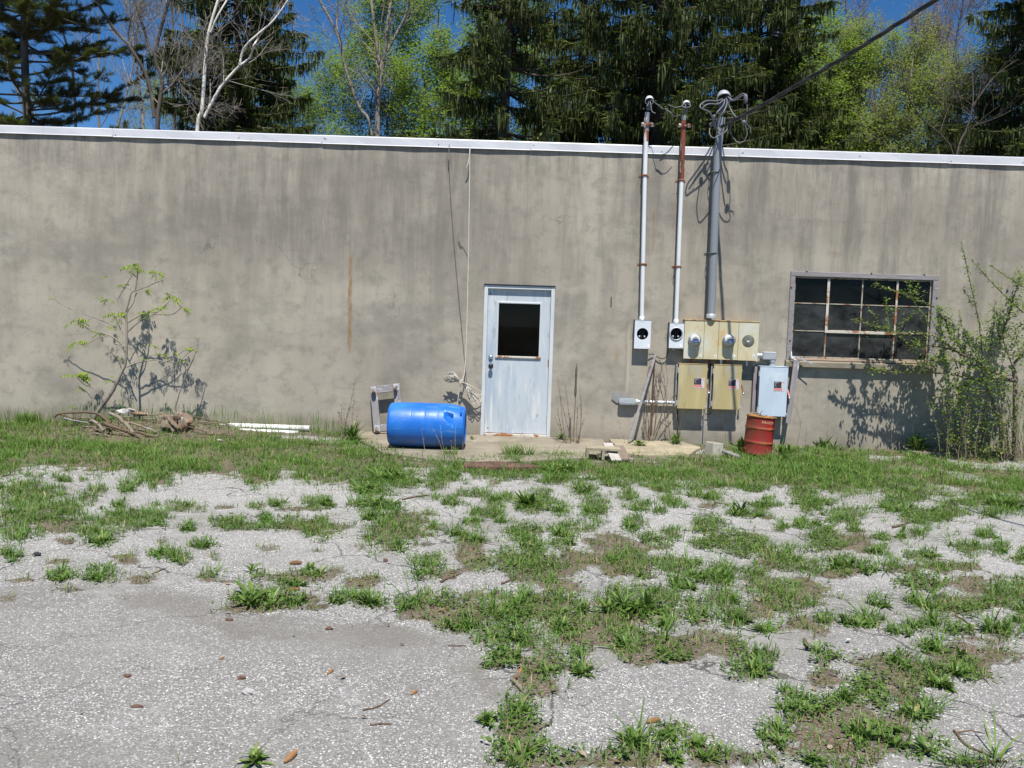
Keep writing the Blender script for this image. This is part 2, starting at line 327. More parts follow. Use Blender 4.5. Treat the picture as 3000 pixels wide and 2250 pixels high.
# ================================================================== GRASS / SOIL LAYOUT (surveyed from the site, see below)
# tiles: pixel offset of three survey sheets; each entry cx,cy,rx,ry,kind  g=grass d=bare soil w=broad weeds c=clover y=dry grass
K=1000/1659.
SHEET={0:"""
310 258 50 15 w/405 258 25 10 g/620 295 55 22 w/740 290 25 15 g/480 305 45 20 g/420 340 50 18 g/580 375 40 20 w/750 380 30 12 g/900 385 110 25 g/1090 385 60 10 d/1250 385 40 18 g/1355 375 45 25 w/1550 375 75 28 w/1480 400 150 10 d
500 460 130 30 g/640 470 60 25 g/760 460 60 30 w/920 480 50 25 w/1100 455 90 25 c/1190 480 130 20 g/1290 440 40 25 w/1420 470 100 35 g/1540 490 100 45 g/1500 480 160 40 d
480 550 90 30 w/785 560 35 25 y/975 575 60 25 w/800 620 70 30 w/870 640 60 35 w/320 560 60 15 d/610 640 70 30 d/610 640 50 20 y/290 660 60 12 d/60 620 60 30 w/1040 640 25 20 y/1310 590 60 15 y/1540 600 50 10 y
300 735 70 35 w/510 735 95 45 w/680 755 80 25 y/680 760 80 20 d/80 750 90 12 d/340 805 70 12 d/40 840 60 15 d/1010 740 70 20 g/1050 765 150 9 d/1250 735 60 20 g/1400 765 80 25 w/1500 720 80 20 g/1620 720 60 40 d/1450 745 180 22 d
1280 840 170 55 w/1280 850 190 55 d/1430 850 60 30 w/1500 840 100 20 d/1630 840 50 35 w/1240 890 120 20 d/1240 1620 30 25 w/900 1640 40 10 y/1560 880 110 14 d
150 340 170 60 g/150 420 200 55 g/330 400 110 50 g/650 430 180 26 g/90 500 110 50 g/260 470 200 50 d/100 300 120 30 g/450 510 130 30 g""",
1000:"""
230 240 130 50 w/150 300 100 50 w/180 390 110 35 w/70 370 30 15 g/300 280 100 25 g/470 290 60 20 g/500 245 90 20 g/560 195 40 30 w/840 125 60 30 y/520 140 60 20 y/800 230 200 25 g/1050 200 110 60 w/1050 260 80 25 g/1180 180 40 20 w
1450 250 230 30 g/1330 280 80 18 c/1560 300 110 25 g/740 275 40 20 y/650 325 90 18 g/740 350 60 25 w/800 345 60 20 g/530 370 45 30 w/460 350 20 10 g/900 360 60 35 w/960 370 110 45 w/1050 400 50 30 w/990 320 40 20 g/1180 310 60 30 w/1230 400 70 60 w/1390 340 50 40 g/1450 400 50 25 w/1600 370 60 30 w/1550 420 40 15 g
280 500 200 60 g/280 500 230 70 d/360 450 80 30 y/140 445 40 25 w/430 420 30 12 g/230 580 30 20 y/95 585 25 15 y/700 410 90 25 g/770 445 30 30 w/640 460 50 20 g/560 515 60 25 w/650 545 60 30 w/620 580 80 35 d/620 620 70 60 d/620 600 60 50 y/870 520 100 40 c/920 580 70 40 w/1090 510 80 45 w/1080 560 60 30 w/1210 500 50 20 g/1420 480 55 30 w/1300 550 150 30 d/1300 550 150 30 y/1500 540 60 20 c/1620 520 60 25 g/1560 580 50 20 g/1350 590 200 40 d
870 650 170 45 c/650 640 90 40 d/980 700 150 50 g/1000 690 210 70 d/1150 650 150 50 d/1150 650 150 40 y/1070 770 130 40 d/1400 650 110 50 g/1400 650 150 60 d/1480 730 60 20 g/1300 690 80 30 d/1600 670 70 50 g/1640 760 50 45 w/420 690 90 60 w/530 720 60 30 d/100 750 110 30 d/100 750 70 20 y
100 845 110 35 w/330 850 70 35 w/390 825 60 25 g/520 845 80 35 c/650 815 80 25 y/740 810 50 25 g/440 900 150 40 d/700 890 150 40 d/700 890 140 40 y/760 860 90 40 g/860 830 60 40 w/890 880 80 50 g/560 960 80 35 w/620 960 40 35 w/560 930 160 40 d/950 860 300 60 d
1120 870 100 60 w/1080 960 100 60 w/1340 880 130 80 w/1500 880 160 90 w/1300 950 100 60 g/1410 1040 110 80 w/1540 1040 60 50 g/1600 950 80 60 w/1540 830 110 40 g/1300 960 300 100 d/1200 960 200 80 d/1470 1090 130 60 d
790 1010 110 90 w/870 930 80 50 c/800 1110 90 60 c/900 1050 60 50 g/1010 1150 80 110 w/1150 1110 60 50 g/1150 1180 60 40 w/930 1170 60 30 g/880 1230 80 50 d/1000 1260 80 50 d/870 1370 90 60 w/850 1450 120 60 c/830 1540 110 60 c/780 1620 110 40 g/900 1620 200 50 g/960 1540 60 40 c/950 1180 120 90 d/860 1500 130 140 d
1100 1610 110 40 c/1300 1600 90 40 g/1450 1590 180 60 g/1600 1510 70 60 w/1430 1540 60 40 w/1620 1590 60 60 w/1600 1120 80 35 c/1600 1110 90 50 d/1500 1050 100 60 d/1200 1640 500 30 d/710 1430 30 15 w/695 1165 20 15 c""",
2000:"""
60 330 40 25 g/130 345 60 25 w/350 300 60 20 g/420 350 30 10 g/590 330 80 30 g/660 365 100 22 c/400 390 70 18 w/210 395 25 12 g/320 430 100 20 w/620 400 60 20 g/130 390 80 15 d/130 390 70 15 y/790 430 100 35 g/1030 390 80 40 w/1170 450 120 40 c/1280 420 100 30 g/1580 380 100 40 w/1400 370 150 25 g/1500 420 60 20 g/1100 350 100 20 g
130 490 80 40 c/200 560 130 45 c/290 590 120 40 c/90 570 60 25 g/330 540 60 30 d/400 600 80 30 d/400 600 80 30 g/420 450 40 15 d/490 500 50 15 w/580 480 40 30 w/650 480 30 20 w/690 560 90 60 c/830 500 30 40 w/780 570 70 35 y/780 570 110 50 d/850 570 80 60 d/960 545 50 20 g/950 610 50 25 w/1140 525 60 20 g/1060 545 20 15 w
510 640 60 50 w/450 640 80 40 d/530 690 80 25 g/620 690 60 30 g/790 680 80 35 w/760 715 100 20 d/890 690 60 30 w/1010 685 60 25 g/1160 640 75 30 w/1260 690 120 20 g/1260 690 140 25 d/1100 700 100 20 d/1350 690 100 30 d/1470 530 60 25 w/1390 600 90 35 g/1540 610 50 35 w/1640 640 25 40 w/1530 740 60 15 y
40 700 70 60 w/180 710 90 60 w/30 770 40 40 w/370 740 90 50 g/420 800 130 50 g/500 850 130 50 g/480 800 200 80 d/640 810 80 30 y/640 810 90 35 d/560 760 90 40 d/200 850 110 60 g/60 910 100 60 w/260 940 80 60 w/400 990 50 30 w/340 900 120 50 d/340 900 110 50 y/930 845 65 22 w/1120 830 50 25 w/1170 770 110 40 c/1260 850 80 50 g/1400 880 120 40 c/1550 830 120 60 g/1650 880 60 60 w/1400 760 110 50 d/1640 800 60 50 g/1400 850 250 50 d
700 935 70 30 w/850 950 100 35 w/940 930 50 25 g/670 1010 60 40 y/1060 990 70 25 w/1190 960 90 35 w/1330 985 80 25 c/1550 980 100 50 w/1510 1040 80 40 y/600 960 130 45 d/600 960 120 40 y/1190 1065 80 35 w/100 1060 250 60 d/100 1060 200 40 y/280 1080 60 30 c/330 1170 110 60 w/420 1130 50 40 g/80 1110 40 30 y/690 1150 70 40 c/700 1230 100 60 d/700 1230 80 50 y/1070 1140 80 50 w/1200 1230 120 50 w/1340 1180 110 40 w/1390 1220 60 30 g/1400 1130 220 90 d/1270 1260 40 30 w/1100 1200 250 90 d
900 1270 110 70 c/540 1350 90 60 w/600 1400 120 60 c/780 1330 70 40 w/960 1360 80 60 c/820 1420 90 60 d/1060 1410 70 60 g/1150 1410 110 60 w/950 1500 100 60 c/470 1510 110 60 w/830 1500 70 40 w/650 1530 180 100 d/650 1530 150 80 y/1050 1260 120 70 d/1100 1340 120 60 d/1100 1340 120 60 g/1130 1580 130 50 w/640 1630 60 40 w/800 1630 250 60 g/40 1530 60 60 w/150 1620 120 40 w/400 1630 100 30 g/1400 1640 200 25 g/850 1500 300 140 d/150 1620 200 50 d"""}
ELL=[]
for ox,txt in SHEET.items():
    for e in txt.replace('\n','/').split('/'):
        p=e.split()
        if len(p)==5: ELL.append((ox+float(p[0])*K,1250+float(p[1])*K,float(p[2])*K,float(p[3])*K,p[4]))
BAND=[(-400,1215),(0,1238),(120,1242),(520,1256),(940,1290),(1010,1300),(1140,1330),(1270,1352),(1400,1352),(1440,1340),(1720,1345),(1850,1340),(2060,1338),(2180,1330),(2330,1325),(2500,1335),(2700,1345),(3000,1340),(3400,1350),
      (3400,1480),(3000,1473),(2870,1450),(2720,1450),(2540,1443),(2390,1437),(2320,1445),(2250,1425),(2150,1425),(2060,1430),(2000,1405),(1850,1400),(1700,1395),(1560,1385),(1400,1380),(1270,1378),(1120,1380),(1000,1412),(940,1415),(870,1400),(808,1382),(795,1418),(735,1418),(710,1390),(630,1378),(540,1376),(495,1400),(420,1397),(360,1376),(270,1380),(180,1367),(90,1365),(36,1395),(0,1407),(-400,1400)]
def inpoly(x,y,poly):
    c=np.zeros(x.shape,bool); n=len(poly)
    for i in range(n):
        x1,y1=poly[i]; x2,y2=poly[i-1]
        if y1==y2: continue
        k=((y1>y)!=(y2>y))&(x<(x2-x1)*(y-y1)/(y2-y1)+x1); c^=k
    return c
def vnoise(x,y,seed=0):
    "cheap smooth value noise 0..1"
    xi=np.floor(x).astype(int); yi=np.floor(y).astype(int); fx=x-xi; fy=y-yi; fx=fx*fx*(3-2*fx); fy=fy*fy*(3-2*fy)
    def h(a,b):
        n=(a*374761393+b*668265263+seed*1442695)&0x7fffffff; n=((n^(n>>13))*1274126177)&0x7fffffff; return ((n^(n>>16))&0xffff)/65535.
    return (h(xi,yi)*(1-fx)+h(xi+1,yi)*fx)*(1-fy)+(h(xi,yi+1)*(1-fx)+h(xi+1,yi+1)*fx)*fy
RSJ=np.random.RandomState(77)
def fields(X,Y,jit=1):
    "cover of each growth kind at ground points"
    px,py=proj(np.stack([X,Y,np.zeros_like(X)],-1)); px=np.nan_to_num(px,nan=-9e3); py=np.nan_to_num(py,nan=9e4)
    wob=(vnoise(X*9,Y*9,1)-.5)*1.0+(vnoise(X*26,Y*26,2)-.5)*.7
    F={k:np.zeros_like(X) for k in 'gdwcy'}
    for cx,cy,rx,ry,k in ELL:
        near=(np.abs(px-cx)<rx*1.7)&(np.abs(py-cy)<ry*2.2)
        if not near.any(): continue
        e=1.25-np.sqrt(((px[near]-cx)/rx)**2+((py[near]-cy)/(ry*1.15))**2)+wob[near]*.75
        F[k][near]=np.maximum(F[k][near],np.clip(e*1.6,0,1))
    wx=(vnoise(X*3,Y*3,7)-.5)*40; wy=(vnoise(X*3,Y*3,8)-.5)*26+(vnoise(X*11,Y*11,17)-.5)*34+jit*RSJ.normal(0,15,X.shape)
    b=inpoly(px+wx,py+wy,BAND).astype(float)
    thin=np.clip((vnoise(X*1.7,Y*2.6,51)*.65+vnoise(X*5,Y*7,52)*.35-.45)*5,0,1); F['thin']=thin
    rightdry=np.clip((px-2450)/350,0,1)*(vnoise(X*2.5,Y*2.5,5)>.5)
    F['band']=b*(1-.6*rightdry)
    off=(px<-60)|(px>3060)|(py>2480)|(Y<-10.6)
    wild=np.clip((vnoise(X*1.3,Y*1.3,3)*.6+vnoise(X*3.7,Y*3.7,4)*.4-.5)*6,0,1)
    F['g']=np.where(off&(F['band']<.5),np.maximum(F['g'],wild*.8),F['g']); F['d']=np.where(off,np.maximum(F['d'],wild),F['d'])
    rd=np.clip((py-1500)/120,0,1)*0
    soil=np.maximum.reduce([F['d']*.80,F['g']*.62,F['w']*.55,F['c']*.62,F['y']*.62,F['band']*.95])
    strip=((Y>-.55-.25*vnoise(X*2,Y*2,9)))&(Y<.5); soil=np.where(strip,np.maximum(soil,.85),soil)
    far=(np.abs(X)>13)|(Y>.3)|(Y<-16); soil=np.where(far,.9,soil)
    F['soil']=soil; return F
# ================================================================== GROUND: one sheet out to the horizon
def axis(lo,hi,step,ext):
    a=list(np.arange(lo,hi+1e-6,step)); d=step; x=hi
    while x<ext: d*=1.5; x+=d; a.append(x)
    d=step; x=lo
    while x>-ext: d*=1.5; x-=d; a.insert(0,x)
    return np.array(a)
gx=axis(-9.5,9.5,.045,900); gy=axis(-9.6,.4,.045,900)
GX,GY=np.meshgrid(gx,gy); XX=GX.ravel(); YY=GY.ravel()
FF=fields(XX,YY,0)
def gheight(X,Y,soil=None):
    z=(vnoise(X*.9,Y*.9,21)-.5)*.035+(vnoise(X*3,Y*3,22)-.5)*.014
    fade=np.clip((-Y-.5)/1.5,0,1)*np.clip((12-np.abs(X))/3,0,1)
    heap=.13*np.exp(-((X+4.7)/1.15)**4-((Y+.40)/.32)**2)*np.where(Y<.0,1,0)+.05*np.exp(-((X+3.0)/.8)**2-((Y+.35)/.25)**2)*np.where(Y<.0,1,0)
    return z*fade+heap
ZZ=gheight(XX,YY)+np.clip(FF['soil'],0,1)*(vnoise(XX*14,YY*14,23)-.2)*.022*(YY<-.02)
def gz(x,y): return float(gheight(np.array([x]),np.array([y]))[0])
nx=len(gx); ny=len(gy)
ii=(np.arange(ny-1)[:,None]*nx+np.arange(nx-1)[None,:]).ravel()
g=np_mesh('ground',np.stack([XX,YY,ZZ],-1),np.stack([ii,ii+1,ii+nx+1,ii+nx],-1),None,[M['ground']],smooth=True)
SLABP=[(-500,1712),(0,1722),(200,1712),(420,1722),(640,1762),(690,1792),(900,1812),(1180,1832),(1310,1872),(1425,1925),(1455,2000),(1525,2060),(1450,2150),(1425,2260),(1380,2800),(-2500,2800)]
_px,_py=proj(np.stack([XX,YY,np.zeros_like(XX)],-1)); _px=np.nan_to_num(_px,nan=-9e3); _py=np.nan_to_num(_py,nan=9e4)
_wx=(vnoise(XX*6,YY*6,71)-.5)*30; _wy=(vnoise(XX*6,YY*6,72)-.5)*20
_in=inpoly(_px+_wx,_py+_wy,SLABP).astype(float)
_band=np.zeros_like(XX)
for dx,dy in ((0,-26),(0,-46),(-40,-40),(-30,-10),(0,-70)): _band=np.maximum(_band,_in*(~inpoly(_px+_wx-dx,_py+_wy+dy,SLABP)))
for nm_,val_ in (('slab',_in),('edge',_band*_in)): at=g.data.attributes.new(nm_,'FLOAT','POINT'); at.data.foreach_set('value',val_.astype(np.float32))
at=g.data.attributes.new('soil','FLOAT','POINT'); at.data.foreach_set('value',FF['soil'].astype(np.float32))
tag(g,kind='structure')

# ================================================================== BUILDING
BX0,BX1,BD,BH=-10.5,10.5,9.0,3.97
bld=thing('concrete_building',(0,0,0),'long single-storey building with stained grey stucco wall and white metal coping','building')
DX0,DX1,DZ0,DZ1=-.415,.545,.03,2.09          # door opening (outer edge of its frame)
WX0,WX1,WZ0,WZ1=3.735,5.725,1.205,2.395      # window opening
def wall_with_openings():
    mb=MB(); xs=[BX0,DX0,DX1,WX0,WX1,BX1]; zs=[-.3,DZ0,WZ0,DZ1,WZ1,BH-.02]
    hole=lambda i,k:(xs[i]==DX0 and DZ0<=zs[k]<DZ1) or (xs[i]==WX0 and WZ0<=zs[k]<WZ1)
    T=.24
    for i in range(5):
        for k in range(5):
            if hole(i,k): continue
            a,b,c,d=xs[i],xs[i+1],zs[k],zs[k+1]
            mb.add([(a,0,c),(b,0,c),(b,0,d),(a,0,d)],[[0,1,2,3]]); mb.add([(a,T,c),(b,T,c),(b,T,d),(a,T,d)],[[3,2,1,0]])
    for (a,b,c,d) in ((DX0,DX1,DZ0,DZ1),(WX0,WX1,WZ0,WZ1)):
        mb.add([(a,0,c),(b,0,c),(b,T,c),(a,T,c)],[[0,1,2,3]]); mb.add([(a,0,d),(b,0,d),(b,T,d),(a,T,d)],[[3,2,1,0]])
        mb.add([(a,0,c),(a,0,d),(a,T,d),(a,T,c)],[[0,1,2,3]]); mb.add([(b,0,c),(b,0,d),(b,T,d),(b,T,c)],[[3,2,1,0]])
    return mb
def link_raw(name,mb,mat,parent):
    o=link(name,mb,mat,parent); return o
me=wall_with_openings(); w=bpy.data.meshes.new('front_wall'); w.from_pydata(me.v,[],me.f); w.materials.append(M['stucco'])
bm=bmesh.new(); bm.from_mesh(w); bmesh.ops.remove_doubles(bm,verts=bm.verts,dist=1e-4); bmesh.ops.recalc_face_normals(bm,faces=bm.faces); bm.to_mesh(w); bm.free()
fw=bpy.data.objects.new('front_wall',w); COL.objects.link(fw); fw.parent=bld
mb=MB(); mb.box((BX0,.243,-.3),(BX0+.24,BD,BH-.02)); mb.box((BX1-.24,.243,-.3),(BX1,BD,BH-.02)); mb.box((BX0+.243,BD-.24,-.3),(BX1-.243,BD,BH-.02)); link('side_wall',mb,M['stucco'],bld)
mb=MB(); mb.box((BX0+.005,.005,BH-.017),(BX1-.005,BD-.005,BH+.02)); link('roof',mb,M['roof'],bld)
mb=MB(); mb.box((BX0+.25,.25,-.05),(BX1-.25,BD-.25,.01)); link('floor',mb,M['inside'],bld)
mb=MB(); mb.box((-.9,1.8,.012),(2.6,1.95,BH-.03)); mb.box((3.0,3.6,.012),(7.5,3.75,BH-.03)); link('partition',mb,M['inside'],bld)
seams=[-820,-280,332,945,1556,2168,2780,3390,3800]
for i in range(len(seams)-1):
    xa=W(seams[i],400).x; xb=W(seams[i+1],400).x; xa=max(xa,BX0-.06); xb=min(xb,BX1+.06)
    mb=MB(); j=random.uniform(-.004,.004); t_=.0025*(i%2)
    # folded metal: face, drip edge kicked out, top flange
    prof=[(.30,BH+.035),(-.016-t_,BH+.042),(-.021-t_,BH+.03),(-.022-t_,BH-.060+j),(-.030-t_,BH-.070+j),(-.027-t_,BH-.073+j),(-.018-t_,BH-.062+j),(-.017-t_,BH+.028),(.30,BH+.028)]
    n=14; vs=[];
    for q in range(n+1):
        x=xa+.0015+(xb-xa-.003)*q/n; wv=.0035*math.sin(q*1.3+i)+random.uniform(-.0015,.0015)
        vs+=[(x,y+(wv if z<BH else 0),z) for y,z in prof]
    k=len(prof); fs=[[q*k+a,q*k+a+1,(q+1)*k+a+1,(q+1)*k+a] for q in range(n) for a in range(k-1)]+[[q*k+k-1,q*k,(q+1)*k,(q+1)*k+k-1] for q in range(n)]
    fs+=[list(range(k)),[n*k+a for a in range(k)][::-1]]
    mb.add(vs,fs); cpo=link('coping',mb,M['coping'],bld)
    for nx_ in ([xa+.03,xa+.05] if i%2 else [xa+.04])+[xa+(xb-xa)*random.uniform(.3,.7)]:
        if abs(nx_)<9: mb=MB(); mb.lathe([(0,.007),(.003,.006),(.003,0)],(nx_,-.0235-t_,BH-.03+random.uniform(-.02,.03)),(0,-1,0),8); link('nail',mb,M['darkmetal0'],cpo)
    if -9<xa<9: mb=MB(); mb.box((xa-.012,-.0265,BH-.056),(xa+.010,-.0238,BH+.026)); link('lap_joint',mb,M['coping'],cpo)
mb=MB(); mb.box((BX0,-.013,BH-.060),(BX1,-.004,BH+.02)); link('fascia_board',mb,wmat('weathered_fascia_timber',(.17,.15,.13),.2,5,(.3,1,1)),bld)
# ---- door
door=MB(); y0=.03
x0,x1=DX0+.052,DX1-.052; z0,z1=DZ0+.035,DZ1-.052
# glazed opening
gx0,gx1=W(1459,985).x,W(1580,985).x; gz1,gz0=W(1520,890).z,W(1520,1044).z
t_=.045
for a,b in (((x0,y0,z0),(gx0,y0+t_,z1)),((gx1,y0,z0),(x1,y0+t_,z1)),((gx0,y0,z0),(gx1,y0+t_,gz0)),((gx0,y0,gz1),(gx1,y0+t_,z1))): door.box(a,b)
dr=link('door',door,M['door'],bld)
fr=MB()
fr.box((DX0+.001,-.018,DZ0-.02),(DX0+.05,.10,DZ1-.003),.003); fr.box((DX1-.05,-.018,DZ0-.02),(DX1-.001,.10,DZ1-.003),.003); fr.box((DX0+.0505,-.0165,DZ1-.05),(DX1-.0505,.10,DZ1-.004),.003)
fr.box((DX0+.0503,.079,DZ0),(DX0+.066,.10,DZ1-.051)); fr.box((DX1-.066,.079,DZ0),(DX1-.0503,.10,DZ1-.051))
link('door_frame',fr,M['doorframe'],dr)
mb=MB(); mb.box((DX0+.052,-.04,DZ0-.03),(DX1-.052,.07,DZ0+.028),.004); link('threshold',mb,M['rustpaint'],dr)
mb=MB(); mb.box((DX0-.006,-.032,DZ1-.001),(DX1+.006,-.0005,DZ1+.010)); link('drip_strip',mb,M['darkmetal'],dr)
st=MB(); e=.026
for a,b in (((gx0-e,y0-.014,gz0-e),(gx0,y0+.02,gz1+e)),((gx1,y0-.014,gz0-e),(gx1+e,y0+.02,gz1+e)),((gx0,y0-.0135,gz1),(gx1,y0+.02,gz1+e))): st.box(a,b,.006)
link('glazing_bead',st,M['doorframe'],dr)
mb=MB(); mb.box((gx0-e-.004,y0-.020,gz0-e-.002),(gx1+e+.004,y0+.02,gz0-.001),.005); link('glazing_sill',mb,M['rustpaint'],dr)
mb=MB(); mb.box((gx0+.001,y0+.02,gz0+.001),(gx1-.001,y0+.026,gz1-.001)); link('pane',mb,M['glass_door'],dr)
kx=W(1438,1072).x; kz=W(1438,1072).z
mb=MB(); mb.lathe([(0,.034),(.008,.034),(.010,.015),(.035,.013),(.040,.026),(.055,.031),(.070,.028),(.078,.014),(.080,.0)],(kx,y0,kz),(0,-1,0),24); link('door_knob',mb,M['darkmetal'],dr)
dz=W(1437,1047).z
mb=MB(); mb.lathe([(0,.031),(.016,.030),(.024,.022),(.026,.016),(.026,0)],(kx-.005,y0,dz),(0,-1,0),24); mb.box((kx-.009,y0-.03,dz-.012),(kx-.001,y0-.02,dz+.012)); link('deadbolt',mb,M['chrome'],dr)
for py in (900,1065,1230):
    hz=W(1612,py).z; mb=MB(); mb.tube([(x1+.004,y0-.008,hz-.055),(x1+.004,y0-.008,hz+.055)],.008,10); mb.box((x1-.012,y0-.003,hz-.045),(x1+.002,y0-.0005,hz+.045)); link('hinge',mb,M['rustpaint'] if py!=900 else M['galv'],dr)
for p in ((1437,860),(1429,1254)): q=W(*p); mb=MB(); mb.lathe([(0,.008),(.004,.007),(.004,0)],(q.x,y0-.001,q.z),(0,-1,0),10); link('screw',mb,M['darkmetal'],dr)
# ---- window
win=MB(); e=.075; yf=-.022
fx0,fx1,fz0,fz1=WX0-.005,WX1+.01,WZ0-.01,WZ1+.005
win.box((fx0,yf,fz1-e*.9),(fx1,.05,fz1),.006); win.box((fx0,yf+.002,fz0),(fx0+e*.85,.05,fz1-e*.9-.001),.006); win.box((fx1-e*.95,yf+.002,fz0),(fx1,.05,fz1-e*.9-.001),.006)
M['greywood']=wmat('silvered_timber',(.25,.235,.24),.2,4,(.6,1,6),.9,0,.4,30,spots=[((.60,.60,.62),6,.62,.1,(1,1,4)),((.15,.13,.13),9,.62,.08,(1,1,5))],spec=.12)
M['greywood_v']=wmat('silvered_timber_upright',(.255,.24,.245),.2,4,(6,1,.6),.9,0,.4,30,spots=[((.56,.55,.56),6,.6,.1,(4,1,1)),((.15,.13,.13),9,.62,.08,(5,1,1))],spec=.12)
wf=link('window',win,M['greywood'],bld)
sm=MB(); ix0,ix1,iz0,iz1=fx0+e*.85,fx1-e*.95,fz0+.035,fz1-e*.9
yb=.02
M['sash']=wmat('peeling_cream_sash_paint',(.36,.33,.26),.2,9,rough=.8,bump=.3,bscale=50,spots=[((.22,.10,.05),7,.52,.06,(1,1,1)),((.10,.09,.08),14,.55,.06,(1,1,1))])
cols=[ix0+(ix1-ix0)*k/4 for k in range(5)]; rows=[iz0,iz0+(iz1-iz0)*.335,iz0+(iz1-iz0)*.675,iz1]
for a,b in (((ix0+.001,yb,iz0),(ix0+.02,yb+.03,iz1)),((ix1-.02,yb,iz0),(ix1-.001,yb+.03,iz1)),((ix0+.02,yb+.001,iz1-.018),(ix1-.02,yb+.03,iz1-.001)),((ix0+.02,yb+.001,iz0),(ix1-.02,yb+.03,iz0+.02))): sm.box(a,b,.003)
for c in cols[1:4]: sm.box((c-.009,yb+.002,iz0+.021),(c+.009,yb+.028,iz1-.019),.004)
for i in range(4):
    for r_ in rows[1:3]: sm.box((cols[i]+.0095,yb+.004,r_-.007),(cols[i+1]-.0095,yb+.026,r_+.007),.003)
link('sash_bars',sm,M['sash'],wf)
vs=MB()                                                      # hopper vent: middle two columns, upper two rows
a,b,c,d=cols[1],cols[3],rows[1],rows[3]
vs.box((a-.018,yb-.012,c+.022),(a+.018,yb+.0015,d-.022),.004); vs.box((b-.014,yb-.012,c+.022),(b+.014,yb+.0015,d-.022),.004); vs.box((a-.018,yb-.013,c-.02),(b+.014,yb+.0015,c+.0215),.004)
link('vent_frame',vs,M['rustpaint'],wf)
for i in range(4):
    for k in range(3):
        mb=MB(); mb.box((cols[i]+.008,yb+.012,rows[k]+.006),(cols[i+1]-.008,yb+.016,rows[k+1]-.006)); link('pane',mb,M['glass'] if k==2 else M['glass_dusty'],wf)
mb=MB(); s0,s1=WX0-.02,WX1+.03
mb.add([(s0,-.075,fz0-.085),(s1,-.075,fz0-.085),(s1,-.075,fz0-.02),(s0,-.075,fz0-.02),(s0,.0,fz0-.085),(s1,.0,fz0-.085),(s1,.05,fz0+.03),(s0,.05,fz0+.03)],[[0,1,2,3],[3,2,6,7],[0,4,5,1],[0,3,7,4],[1,5,6,2],[4,7,6,5]])
link('sill',mb,M['slab'],wf)
mb=MB(); mb.box((ix0+.0,-.035,fz0+.006),(ix1,.018,fz0+.034),.004); link('sill_strip',mb,wmat('pinkish_bare_timber',(.40,.30,.22),.2,6,(.5,1,3),.9),wf)
for p in ((2362,795),(2551,801),(2706,805),(2317,842),(2313,998),(2742,873)): q=W(*p); mb=MB(); mb.lathe([(0,.011),(.004,.010),(.004,0)],(q.x,yf-.001,q.z),(0,-1,0),10); link('bolt_head',mb,M['darkmetal'],wf)
# ---- slabs in front of the door
def slab(name,pts,z,th,mat,label,cat,**kw):
    mb=MB(); n=len(pts); P=[]
    for i in range(n):
        a=Vector(pts[i]); b=Vector(pts[(i+1)%n]); k=max(1,int((b-a).length/.12))
        for q in range(k):
            p=a.lerp(b,q/k); P.append((p.x+random.uniform(-.012,.012),p.y+random.uniform(-.015,.015)))
    top=[(x,y,z+random.uniform(-.004,.004)) for x,y in P]; bot=[(x*1.0,y-.004,z-th) for x,y in P]; k=len(P)
    mb.add(top+bot,[list(range(k))]+[[i,(i+1)%k,k+(i+1)%k,k+i][::-1] for i in range(k)])
    c=Vector((sum(p[0] for p in P)/k,sum(p[1] for p in P)/k,z-th)); o=link(name,mb,mat,None,c); tag(o,label,cat,**kw); return o
def g2(px,py,z=0): v=G(px,py,z); return (v.x,v.y)
SL=.032
slab('door_slab',[(-2.3,-.012),(1.25,-.012),(1.3,-.9),g2(1720,1340,SL),g2(1560,1350,SL),g2(1400,1352,SL),g2(1250,1345,SL),g2(1120,1325,SL)],SL,.2,M['slab'],'worn concrete slab in front of the pale blue door under the blue barrel','slab')
slab('broken_paving',[(1.36,-.05),(2.35,-.05),(2.5,-.55),g2(2020,1335,.02),g2(1900,1338,.02),g2(1800,1330,.02),(1.36,-.75)],.035,.15,M['pale_concrete'],'pale yellowish broken concrete pad below the two empty meter sockets','paving')
slab('broken_paving',[g2(2640,1312,.02),g2(2760,1308,.02),g2(2900,1316,.02),g2(2960,1326,.02),g2(2800,1335,.02),g2(2680,1330,.02)],.04,.15,M['pale_concrete'],'pale concrete slab sunk in the grass below the leafy shrub','paving')
# ================================================================== ELECTRICAL GEAR ON THE WALL
M['whitepipe']=wmat('white_painted_pipe',(.66,.68,.70),.06,6,(1,1,.3),.5,0,.05,40,spots=[((.50,.45,.36),5,.62,.08,(2,2,.5)),((.33,.16,.07),9,.72,.04,(2,2,.4))])
M['rustpipe']=wmat('rusty_scaling_pipe',(.20,.060,.038),.3,9,(1,1,.4),.85,0,.4,50,spots=[((.50,.41,.30),6,.53,.04,(2.5,2.5,.45)),((.09,.04,.03),9,.54,.06,(1,1,.6))])
M['halfrust']=wmat('part_rusted_white_pipe',(.66,.66,.66),.08,6,(1,1,.4),.6,0,.2,40,spots=[((.42,.30,.17),6,.48,.08,(2,2,.25)),((.22,.07,.04),6,.50,.04,(3,3,.45))])
M['greypipe']=wmat('grey_conduit',(.225,.245,.27),.1,3,(1,1,.2),.5,0,.05,40,spots=[((.33,.33,.33),6,.66,.1,(2,2,.3)),((.25,.2,.17),9,.70,.06,(2,2,.4))])
M['greenclamp']=wmat('dark_green_strap',(.09,.12,.10),.2,9,rough=.6)
M['boxwhite']=wmat('weathered_white_enamel',(.60,.64,.69),.06,4,(1,1,.5),.5,0,.04,30,spots=[((.45,.48,.52),5,.6,.12,(3,1,.6)),((.38,.30,.22),12,.74,.04,(1,1,1))])
M['boxside']=wmat('grey_box_side',(.26,.27,.28),.12,6)
